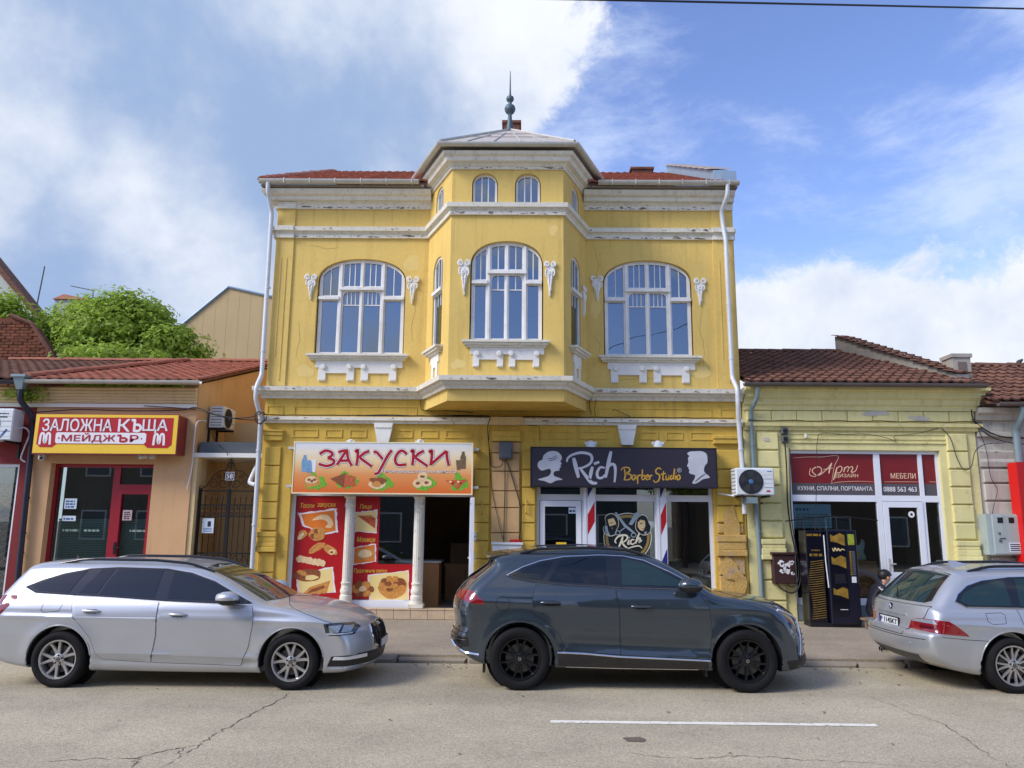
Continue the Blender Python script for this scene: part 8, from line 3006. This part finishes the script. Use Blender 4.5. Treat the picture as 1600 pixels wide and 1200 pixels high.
for s in (-1, 1):
    rear_d = [(1.26, .965), (2.12, .955), (2.13, .60), (2.10, .27), (1.62, .285), (1.56, .40), (1.44, .60), (1.30, .74)]
    front_d = [(2.132, .955), (3.3, .94), (3.38, .75), (3.38, .27), (2.112, .27), (2.142, .6)]
    for k, pl_ in enumerate((rear_d, front_d)):
        d_ = car_patch(cb3, pl_, 'y', s, .004, m_silver2, 'door', car3, bO, .05)
        car_line(cb3, pl_, 'y', s, .0034, m_gap, 'door_gap', d_, bO, .001, close=True)
        handle(car3, d_, cb3, bO, (1.55, 2.5)[k], (.84, .82)[k], s, m_silver2)
    car_line(cb3, [(.86, .925), (1.05, .935), (1.09, .91), (1.08, .81), (.92, .80), (.87, .83)], 'y', s, .003, m_gap, 'fuel_flap', car3, bO, .0, close=True)
    for xc in (1.13, 4.02):
        car_line(cb3, arc(xc, .325, .397, 8, 172), 'y', s, .008, m_silver2, 'arch_lip', car3, bO, .0)
    # tail lamp on the rear face and its wing on the flank
    car_patch(cb3, [(s * .46, .70), (s * .50, .80), (s * .60, .835), (s * .84, .84), (s * .90, .78), (s * .90, .685)], 'x', -1, .006, m_tail, 'tail_lamp', car3, bO, .03)
    car_patch(cb3, [(s * .50, .795), (s * .60, .828), (s * .82, .832), (s * .86, .785)], 'x', -1, .010, m_lampc, 'tail_lamp_clear', car3, bO, .03)
    car_patch(cb3, [(s * .62, .725), (s * .84, .72), (s * .86, .76), (s * .66, .765)], 'x', -1, .011, m_tail2, 'tail_lamp_block', car3, bO, .03)
    car_patch(cb3, [(.20, .685), (.62, .655), (.60, .68), (.50, .76), (.40, .825), (.24, .84)], 'y', s, .005, m_tail, 'tail_lamp', car3, bO, .03)
    mirror_(car3, cb3, bO, 3.02, .975, s, m_silver2)
    car_line(cb3, [(.30, .64), (.60, .615), (.85, .605)], 'y', s, .003, m_gap, 'bumper_gap', car3, bO, .0)
    rail = []
    for k in range(22):
        x_ = .85 + 1.95 * k / 21
        zt = np.interp(x_, [.7, 1.2, 2.0, 2.4, 2.8], [1.40, 1.445, 1.458, 1.43, 1.335])
        lift = .04 * min(1, min(k, 21 - k) / 2.5)
        rail.append((bO[0] + x_, bO[1] + s * (.60 - .02 * abs(k - 10) / 10), zt + lift - .010))
    MB().tube(rail, .019, 8).build('roof_rail', m_piano, car3, smooth=60)
    wheel('w', car3, bO, 1.13, s * .815, .322, .325, .232, s, 7, m_rim_s, True, .15, width=.235, sw=.015)
    wheel('w', car3, bO, 4.02, s * .815, .322, .325, .232, s, 7, m_rim_s, True, .1, width=.235, sw=.015)
# rear face
car_patch(cb3, [(-.60, 1.02), (.60, 1.02), (.66, 1.05), (.52, 1.36), (.44, 1.385), (-.44, 1.385), (-.52, 1.36), (-.66, 1.05)], 'x', -1, .006, m_cglass2, 'rear_window', car3, bO, .05)
for s in (-1, 1):
    car_patch(cb3, [(s * .60, 1.02), (s * .67, 1.05), (s * .54, 1.37), (s * .48, 1.375)], 'x', -1, .011, m_piano, 'rear_window_trim', car3, bO, .05)
gate_l = [(-.74, .985), (.74, .985), (.70, .85), (.46, .68), (.44, .62), (-.44, .62), (-.46, .68), (-.70, .85)]
car_line(cb3, gate_l, 'x', -1, .004, m_gap, 'tailgate_gap', car3, bO, .001, close=True)
car_patch(cb3, [(-.40, .665), (.40, .665), (.43, .825), (-.43, .825)], 'x', -1, .004, m_silver2, 'plate_recess', car3, bO, .05)
car_patch(cb3, [(-.40, .84), (.40, .84), (.39, .865), (-.39, .865)], 'x', -1, .012, m_silver2, 'tailgate_handle', car3, bO, .05)
xr = cb3.project([(0, .74)], 'x', -1)[0][0]
plate(car3, Fr((bO[0] + xr - .012, bO[1], 0), (0, -1, 0)), -.27, .27, .685, .80, 'P 1145KT')
xr = cb3.project([(0, .925)], 'x', -1)[0][0]
E_O = Vector((bO[0] + xr - .002, bO[1], .925))
em = MB().lathe([(.042, 0), (.042, .006), (.034, .009), (0, .009)], E_O, (-1, 0, .15), 24).build('emblem', m_blackp, car3, smooth=40)
eu, ev = Vector((0, -1, 0)), Vector((.15, 0, 1)).normalized()
for q, mt in enumerate((m_plateb, m_plate, m_plateb, m_plate)):
    pts = [E_O + Vector((-.0105, 0, .0016))] + [E_O + Vector((-.0105, 0, .0016)) + (eu * cos(a) + ev * sin(a)) * .027 for a in [pi / 2 * (q + k / 6) for k in range(7)]]
    MB().add(pts, [tuple(range(8))]).build('emblem_quarter', mt, em)
car_patch(cb3, [(-.62, .40), (.62, .40), (.54, .28), (-.54, .28)], 'x', -1, .005, M('diffuser_grey', (.05, .052, .06), .5), 'diffuser', car3, bO, .05)
car_line(cb3, [(-.80, .60), (-.40, .595), (0, .593), (.40, .595), (.80, .60)], 'x', -1, .004, m_gap, 'bumper_gap', car3, bO, .001)
for y_ in (-.56, -.2, .2, .56):
    V = cb3.project([(y_, .52)], 'x', -1)[0]
    MB().lathe([(.012, -.002), (.012, .004), (0, .005)], (bO[0] + V[0], bO[1] + V[1], V[2]), (-1, 0, 0), 10).build('parking_sensor', m_silver2, car3)
for y_ in (.40, .50):
    V = cb3.project([(y_, .33)], 'x', -1)[0]
    MB().lathe([(.034, -.06), (.034, .03), (.028, .03), (.028, -.05), (0, -.05)], (bO[0] + V[0], bO[1] + V[1], .30), (-1, 0, 0), 16).build('exhaust', m_chrome, car3)
MB().tube([(bO[0] + .20, bO[1] - .02, 1.055), (bO[0] + .30, bO[1] + .15, 1.13), (bO[0] + .38, bO[1] + .28, 1.19)], .009, 6).build('rear_wiper', m_blackp, car3)
ws = [(3.42, -.66), (2.80, -.52), (2.66, -.45), (2.62, 0), (2.66, .45), (2.80, .52), (3.42, .66), (3.50, 0)]
car_patch(cb3, ws, 'z', 1, .005, m_cglass2, 'windscreen', car3, bO, .06)
mb = MB()
vs = []
for s_ in [k / 8 - 1 for k in range(17)]:
    yy = s_ * .56
    zc = 1.425 - .04 * s_ * s_
    vs += [(bO[0] + .85, bO[1] + yy, zc + .010), (bO[0] + .56 + .06 * s_ * s_, bO[1] + yy, zc - .025), (bO[0] + .58 + .06 * s_ * s_, bO[1] + yy, zc - .05), (bO[0] + .85, bO[1] + yy, zc - .06)]
mb.add(vs, fs)
mb.build('roof_spoiler', m_silver2, car3, smooth=40)
mb = MB()
mb.add([(bO[0] + .95, bO[1] - .035, 1.455), (bO[0] + 1.20, bO[1] - .03, 1.465), (bO[0] + 1.20, bO[1] + .03, 1.465), (bO[0] + .95, bO[1] + .035, 1.455), (bO[0] + .94, bO[1] - .006, 1.53), (bO[0] + 1.03, bO[1] - .005, 1.515), (bO[0] + 1.03, bO[1] + .005, 1.515), (bO[0] + .94, bO[1] + .006, 1.53)],
       [(0, 3, 2, 1), (4, 5, 6, 7), (0, 1, 5, 4), (1, 2, 6, 5), (2, 3, 7, 6), (3, 0, 4, 7)])
mb.build('aerial_fin', m_silver2, car3)

# ------------------------------------------------------------------ cables, boxes, the seated person
def cable(label, pts, r=.010, mat=None, sag=0., name='cable', smooth=5):
    P = crom(pts, smooth) if len(pts) > 2 else [tuple(Vector(pts[0]).lerp(Vector(pts[1]), k / 24) - Z * sag * 4 * (k / 24) * (1 - k / 24)) for k in range(25)]
    mb = MB()
    mb.tube([Vector(p) for p in P], r, 6)
    return tag(mb.build(name, mat or m_cable, smooth=60), label, 'cable')


fp_ = lambda px, py, c=.06: tuple(UP(px, py, FY - c))
cable('thick black overhead wire crossing the sky at the top right', [(-12.7, 2.0, 3.735), (23.0, 15.0, 12.77)], .011, None, .0)
cable('black cable lying on the lower white band of the yellow house', [FA(x_, 4.148 + (.014 * sin(x_ * 5.1)) ** 2 * 40, .10 + .02 * sin(x_ * 3)) for x_ in [XL - .1 + k * .26 for k in range(39)]], .011)
cable('second thinner cable on the lower white band, ending at the fuse box', [FA(x_, 4.165 + .012 * sin(x_ * 4.0), .055) for x_ in [-3.4 + k * .25 for k in range(11)]] + [FA(-.62, 4.14, .20), FA(-.66, 3.9, .10), FA(-.60, 3.3, .10), FA(-.56, 3.12, .12), FA(-.38, 3.12, .13), FA(-.33, 3.26, .14)], .009)
cable('dark cable bundle along the fascia of the tan house', [fp_(50, 645, .1), fp_(120, 640, .09), fp_(200, 642, .09), fp_(280, 641, .09), fp_(306, 637, .1), fp_(340, 648, .35), fp_(375, 655, .35), fp_(405, 656, .35)], .012)
cable('upper sagging cable between the tan and yellow houses', [fp_(225, 634, .1), fp_(305, 640, .1), fp_(350, 652, .35), fp_(390, 652, .35), fp_(412, 644, .3)], .009)
lp = []
for k in range(40):
    a = k * .42
    lp.append(tuple(UP(407 + (8 + 2.5 * sin(k)) * cos(a), 652 + (9 + 2 * cos(k * 1.3)) * sin(a), FY - .30 - .002 * k)))
cable('coil of spare cable round the left white downpipe', lp, .007, None, 0, smooth=2)
cable('dark conduit drop left of the bay corner', [fp_(657, 606, .1), fp_(657, 620, .03), fp_(658, 637, .03), fp_(662, 641, .05), fp_(690, 641, .06), fp_(740, 645, .1)], .007)
cable('long thin cable hanging down the central pilaster', [fp_(768, 655, .08), fp_(764, 690, .08), fp_(768, 760, .09), fp_(778, 810, .10), fp_(786, 842, .10)], .006)
cable('black cable running straight down from the grey fuse box', [fp_(789, 718, .13), fp_(789, 760, .1), fp_(788, 800, .1), fp_(787, 848, .1)], .010)
cable('black cable slanting right from the grey fuse box', [fp_(791, 718, .13), fp_(797, 735, .1), fp_(806, 765, .1), fp_(813, 790, .08), fp_(814, 815, .08), fp_(811, 845, .08)], .010)
cable('short cable stub on the right frieze of the yellow house', [fp_(957, 643, .05), fp_(960, 640, .08), fp_(972, 645, .06), fp_(985, 651, .04)], .006)
cable('tangle of thin cables below the right bay corner', [fp_(922, 612, .08), fp_(920, 625, .06), fp_(924, 648, .06), fp_(921, 630, .08), fp_(932, 616, .07), fp_(929, 640, .06), fp_(931, 652, .06)], .006)
cable('thin cable dropping at the right of the middle pilaster', [fp_(812, 655, .05), fp_(825, 664, .05), fp_(842, 667, .05), fp_(843, 690, .05)], .005)
cable('black cable along the string course of the pale house', [FA(x_, 4.105 + .010 * sin(x_ * 7), .125) for x_ in [XR + .1 + k * .24 for k in range(21)]], .010)
cable('thin looping cable above the furniture shop window', [fp_(1275, 790, .06), fp_(1276, 720, .05), fp_(1277, 690, .05), fp_(1284, 677, .05), fp_(1320, 679, .05), fp_(1350, 678, .06), fp_(1385, 684, .07), fp_(1400, 690, .06), fp_(1398, 681, .06), fp_(1430, 678, .06), fp_(1470, 668, .07)], .006)
cable('cable loop hanging on the right pier of the pale house', [fp_(1472, 670, .08), fp_(1485, 685, .09), fp_(1495, 715, .09), fp_(1506, 734, .09), fp_(1518, 728, .09), fp_(1524, 705, .07), fp_(1540, 694, .1), fp_(1570, 692, .1)], .008)
cable('bundle of black cables dropping to the grey house', [fp_(1518, 640, .15), fp_(1521, 655, .12), fp_(1540, 672, .1), fp_(1565, 682, .1), fp_(1600, 685, .1)], .014)
cable('second black cable from the pale house to the grey house', [fp_(1518, 655, .1), fp_(1530, 668, .08), fp_(1552, 684, .08), fp_(1580, 692, .1), fp_(1605, 694, .1)], .010)
cable('thin cable wandering down the grey house to the electricity cabinet', [fp_(1524, 660, .06), fp_(1540, 700, .07), fp_(1548, 745, .07), fp_(1558, 765, .07), fp_(1553, 790, .07), fp_(1550, 806, .1)], .006)
cable('thick black cable from the twin meters down to the brown box', [fp_(1226, 688, .08), fp_(1229, 730, .05), fp_(1231, 790, .05), fp_(1238, 840, .06), fp_(1248, 880, .1), fp_(1250, 910, .15), fp_(1240, 926, .18), fp_(1224, 922, .18), fp_(1214, 912, .18)], .014)
cable('second cable loop under the brown box', [fp_(1234, 700, .06), fp_(1236, 800, .06), fp_(1246, 870, .12), fp_(1247, 905, .17), fp_(1238, 917, .19), fp_(1228, 910, .19)], .010)
cable('white hose from the alley outdoor unit down the tan corner', [fp_(322, 658, -.3), fp_(308, 660, .06), fp_(303, 690, .05), fp_(300, 730, .05), fp_(292, 765, .05)], .014, m_acw, name='hose')
cable('black cable dropping from the alley unit to the gate lantern', [fp_(332, 678, -.4), fp_(338, 692, -.2), fp_(352, 703, .0), fp_(356, 712, .05)], .008)
cable('pale corrugated hose hanging from the left outdoor unit', [fp_(24, 672, .35), fp_(38, 668, .2), fp_(46, 678, .08), fp_(38, 700, .05), fp_(33, 716, .05), fp_(40, 722, .05)], .018, m_acw, name='hose')
cable('copper pipes from the right outdoor unit into the yellow pier', [fp_(1148, 775, .3), fp_(1135, 773, .15), fp_(1122, 771, .05)], .016, m_acw, name='hose')

fb = thing('fuse_box', FA(-.28, 3.28, .1), 'grey plastic fuse box high on the central pilaster', 'box')
MB().bevbox(FA, -.42, -.14, 3.27, 3.62, .075, .20, .02).build('body', m_plasticg, fb)
MB().bevbox(FA, -.40, -.16, 3.30, 3.60, .20, .212, .008).build('lid', m_plasticg, fb)
MB().fbox(FA, -.18, -.15, 3.43, 3.445, .212, .218).build('latch', m_black, fb)
mt_ = thing('meter_pair', FA(5.46, 3.7, .05), 'two small dark grey meters one above the other on the pale house', 'meter')
for (z0, z1) in ((3.66, 3.80), (3.83, 3.97)):
    a = UP(1224, 672, FY).x
    MB().bevbox(FA, a - .07, a + .07, z0, z1, .0, .10, .02).build('meter', m_plasticg, mt_)
    MB().lathe([(.045, 0), (.04, .012), (0, .014)], FA(a, (z0 + z1) / 2, .10), (0, -1, 0), 14).build('dial', m_black, mt_)
for k, (px, py) in enumerate(((1259, 681), (1475, 667), (1158, 720))):
    q = UP(px, py, FY - .06)
    t = thing('insulator', q, ('white porcelain insulator above the furniture shop sign', 'white porcelain insulator near the right pier of the pale house', 'white porcelain insulator above the right outdoor unit')[k], 'insulator')
    MB().lathe([(.018, -.05), (.03, -.03), (.02, -.015), (.034, 0), (.02, .02), (.026, .035), (0, .045)], q, (0, 0, 1), 12).build('bell', m_signwht, t, smooth=40)
    MB().tube([q + Vector((0, .06, -.05)), q + Vector((0, .01, -.05))], .008, 6).build('pin', m_iron, t)
gb = thing('gas_box', FA(-.25, .9, .1), 'white metal box with a red lid knob behind the roof of the SUV', 'box')
MB().bevbox(FA, -.52, .06, .86, 1.56, .0, .45, .02).build('body', m_acw, gb)
MB().fbox(FA, -.54, .08, 1.56, 1.60, .0, .48).build('lid', m_acw, gb)
MB().lathe([(.13, 0), (.13, .03), (.10, .05), (0, .055)], FA(-.06, 1.60, .15), (0, 0, 1), 20).build('knob', m_signred, gb, smooth=40)
MB().fbox(FA, -.34, -.12, 1.36, 1.46, .45, .455).build('label_plate', m_paper, gb)
wb = thing('white_cover', FA(9.3, .6, .2), 'long white metal cover below the electricity cabinet', 'box')
MB().bevbox(FA, 8.84, 9.78, .5, 1.24, .05, .50, .02).build('body', m_acw, wb)
MB().fbox(FA, 8.80, 9.82, 1.24, 1.29, .04, .54).build('lid', m_acw, wb)
for (px, py, lab) in ((753, 794, 'rusty yellow shutter hook left of the central pilaster'), (822, 792, 'yellow shutter hook right of the central pilaster')):
    q = UP(px, py, FY - .05)
    MB_ = MB().tube([FA(q.x, q.z + .13, .04), FA(q.x, q.z + .12, .10), FA(q.x, q.z - .10, .10), FA(q.x, q.z - .13, .04)], .014, 6)
    tag(MB_.build('shutter_hook', m_yel2, smooth=50), lab, 'hook')
sb_ = thing('switch_box', FA(-.80, 1.75, .08), 'small white doorbell box beside the snack shop door', 'box')
MB().bevbox(FA, -.92, -.86, 1.62, 1.80, .03, .075, .008).build('cover', m_acw, sb_)
MB().lathe([(.012, 0), (.010, .008), (0, .009)], FA(-.89, 1.70, .075), (0, -1, 0), 10).build('button', m_black, sb_)
leafy_tree('weed', (-10.4, 15.75, 4.4), [((-10.1, 15.68, 4.55), (.32, .12, .12)), ((-10.5, 15.68, 4.5), (.25, .1, .1))], 'weeds sprouting on the fascia beside the rainwater hopper', 420, .07, 15, .01, 'weed')
pg = thing('bird', (10.95, 18.35, 5.72), 'small dark bird perched on the ridge at the far right', 'bird')
q = UP(1592, 570, 18.4)
mb = MB()
mb.lathe([(0, -.14), (.02, -.12), (.035, -.06), (.055, 0), (.05, .05), (.035, .08), (.032, .11), (.02, .135), (.006, .15), (0, .165)], q + Z * .06, (.75, .1, .5), 12)
mb.build('body', M('bird_grey', (.06, .055, .05), .8), pg, smooth=60)
for s in (-1, 1):
    MB().tube([q + Vector((.0, s * .015, .03)), q + Vector((.01, s * .015, -.06))], .005, 5).build('leg', m_iron, pg)


# ---- person sitting on the shop sill, bent forward
def skin_mesh(name, V, E, R, mats, pick, parent, sub=2):
    me = bpy.data.meshes.new(name)
    me.from_pydata([tuple(v) for v in V], E, [])
    ob = bpy.data.objects.new(name, me)
    COL.objects.link(ob)
    md = ob.modifiers.new('skin', 'SKIN')
    md.use_smooth_shade = True
    sv_ = me.skin_vertices[0].data
    for i, r in enumerate(R):
        sv_[i].radius = (r, r) if not isinstance(r, tuple) else r
        sv_[i].use_root = (i == 0)
    m2 = ob.modifiers.new('sub', 'SUBSURF')
    m2.levels = m2.render_levels = sub
    dg = bpy.context.evaluated_depsgraph_get()
    out = bpy.data.meshes.new_from_object(ob.evaluated_get(dg))
    bpy.data.objects.remove(ob)
    for m in mats:
        out.materials.append(m)
    for p in out.polygons:
        p.material_index = pick(p.center)
        p.use_smooth = True
    o2 = bpy.data.objects.new(name, out)
    COL.objects.link(o2)
    place(o2, (0, 0, 0), parent)
    return o2


m_skin = M('skin', srgb(196, 146, 116), .55, var=.05)
m_jack = M('black_track_jacket', srgb(24, 26, 38), .6, var=.15)
m_trous = M('dark_trousers', srgb(30, 32, 40), .75, var=.1)
m_hair = M('dark_hair', (.010, .008, .008), .5, var=.3, vscale=60)
m_shoe = M('dark_shoe', srgb(40, 40, 44), .6)
px0, py0 = 6.62, 15.02
per = thing('person', (px0, py0, .1), 'person in a black track jacket with white sleeve stripes crouching by the furniture shop', 'person')
B_ = lambda x, y, z: (px0 + x, py0 + y, z)
V = [B_(0, 0, .42), B_(.06, 0, .58), B_(.15, 0, .76), B_(.22, 0, .86), B_(.27, 0, .93),            # 0-4 pelvis, waist, chest, neck base, neck
     B_(.305, 0, .995), B_(.325, 0, 1.06), B_(.325, 0, 1.115), B_(.405, 0, 1.025), B_(.385, 0, .975),        # 5-9 skull low, mid, top, nose, chin
     B_(.19, -.17, .83), B_(.20, -.24, .64), B_(.42, -.18, .56), B_(.50, -.15, .56),                # 10-13 near arm
     B_(.19, .17, .83), B_(.20, .24, .64), B_(.42, .18, .56), B_(.50, .15, .56),                    # 14-17 far arm
     B_(.04, -.10, .38), B_(.42, -.16, .50), B_(.30, -.15, .20), B_(.30, -.15, .14), B_(.46, -.16, .13),      # 18-22 near leg
     B_(.04, .10, .38), B_(.42, .16, .50), B_(.30, .15, .20), B_(.30, .15, .14), B_(.46, .16, .13)]
E = [(0, 1), (1, 2), (2, 3), (3, 4), (4, 5), (5, 6), (6, 7), (5, 8), (5, 9), (2, 10), (10, 11), (11, 12), (12, 13), (2, 14), (14, 15), (15, 16), (16, 17),
     (0, 18), (18, 19), (19, 20), (20, 21), (21, 22), (0, 23), (23, 24), (24, 25), (25, 26), (26, 27)]
R = [.135, .125, .14, .09, .055, .072, .088, .066, .014, .03, .072, .052, .038, .028, .072, .052, .038, .028, .095, .068, .05, .045, .036, .095, .068, .05, .045, .036]


def pick(c):
    x, y, z = c.x - px0, c.y - py0, c.z
    if z < .19:
        return 3
    if x > .235 and z > .885:
        return 0
    if x > .44 and z > .5 and abs(y) < .22 and z < .62:
        return 0
    if z < .47 or (x > .24 and z < .56 and abs(y) > .05 and z < .50):
        return 2
    return 1


skin_mesh('body', V, E, R, [m_skin, m_jack, m_trous, m_shoe], pick, per)
# hair: a cap of short locks over the skull
mb = MB()
n1, n2 = 10, 20
C = Vector(B_(.312, 0, 1.062))
rd = random.Random(2)
vs = []
for i in range(n1 + 1):
    th = (pi * .62) * i / n1
    for j in range(n2):
        ph = 2 * pi * j / n2
        d = Vector((sin(th) * cos(ph), sin(th) * sin(ph), cos(th)))
        d = Vector((d.x * cos(-.45) + d.z * sin(-.45), d.y, -d.x * sin(-.45) + d.z * cos(-.45)))
        r = .112 + rd.uniform(-.006, .008)
        vs.append(C + Vector((d.x * r * 1.06, d.y * r * .92, d.z * r * .98)))
mb.add(vs, [(i * n2 + j, i * n2 + (j + 1) % n2, (i + 1) * n2 + (j + 1) % n2, (i + 1) * n2 + j) for i in range(n1) for j in range(n2)])
mb.build('hair', m_hair, per, smooth=80)
MB().lathe([(.0, 0), (.022, .004), (.026, .012), (.014, .016), (0, .014)], B_(.325, -.088, 1.02), (0, -1, .1), 12).build('ear', m_skin, per, smooth=60)
for k in range(3):
    dx = -.028 + .028 * k
    MB().tube([B_(.13 + dx, -.175, .865 - abs(dx) * .2), B_(.17 + dx, -.238, .80), B_(.185 + dx, -.288, .70), B_(.195 + dx, -.292, .64)], .007, 5).build('sleeve_stripe', m_signwht, per, smooth=60)
for s in (-1, 1):
    for k in range(5):
        a = (k - 2) * .018
        L__ = (.05, .07, .076, .07, .055)[k]
        base = Vector(B_(.505, s * .145 + a, .558))
        if k == 0:
            base = Vector(B_(.485, s * (.145) - s * .03, .565))
        MB().tube([base, base + Vector((L__ * .55, 0, -.004)), base + Vector((L__ * .85, 0, -.03)), base + Vector((L__ * .9, 0, -.05))], [.010, .009, .0085, .006], 6).build('finger', m_skin, per, smooth=60)
st_ = thing('stool', (px0 - .02, py0, .1), 'low dark crate the crouching person sits on', 'crate')
MB().box(px0 - .20, px0 + .14, py0 - .17, py0 + .17, .25, .285).build('seat', m_brown_in, st_)
for a in (-.18, .10):
    for b in (-.15, .13):
        MB().box(px0 + a, px0 + a + .03, py0 + b, py0 + b + .03, .097, .25).build('leg', m_brown_in, st_)
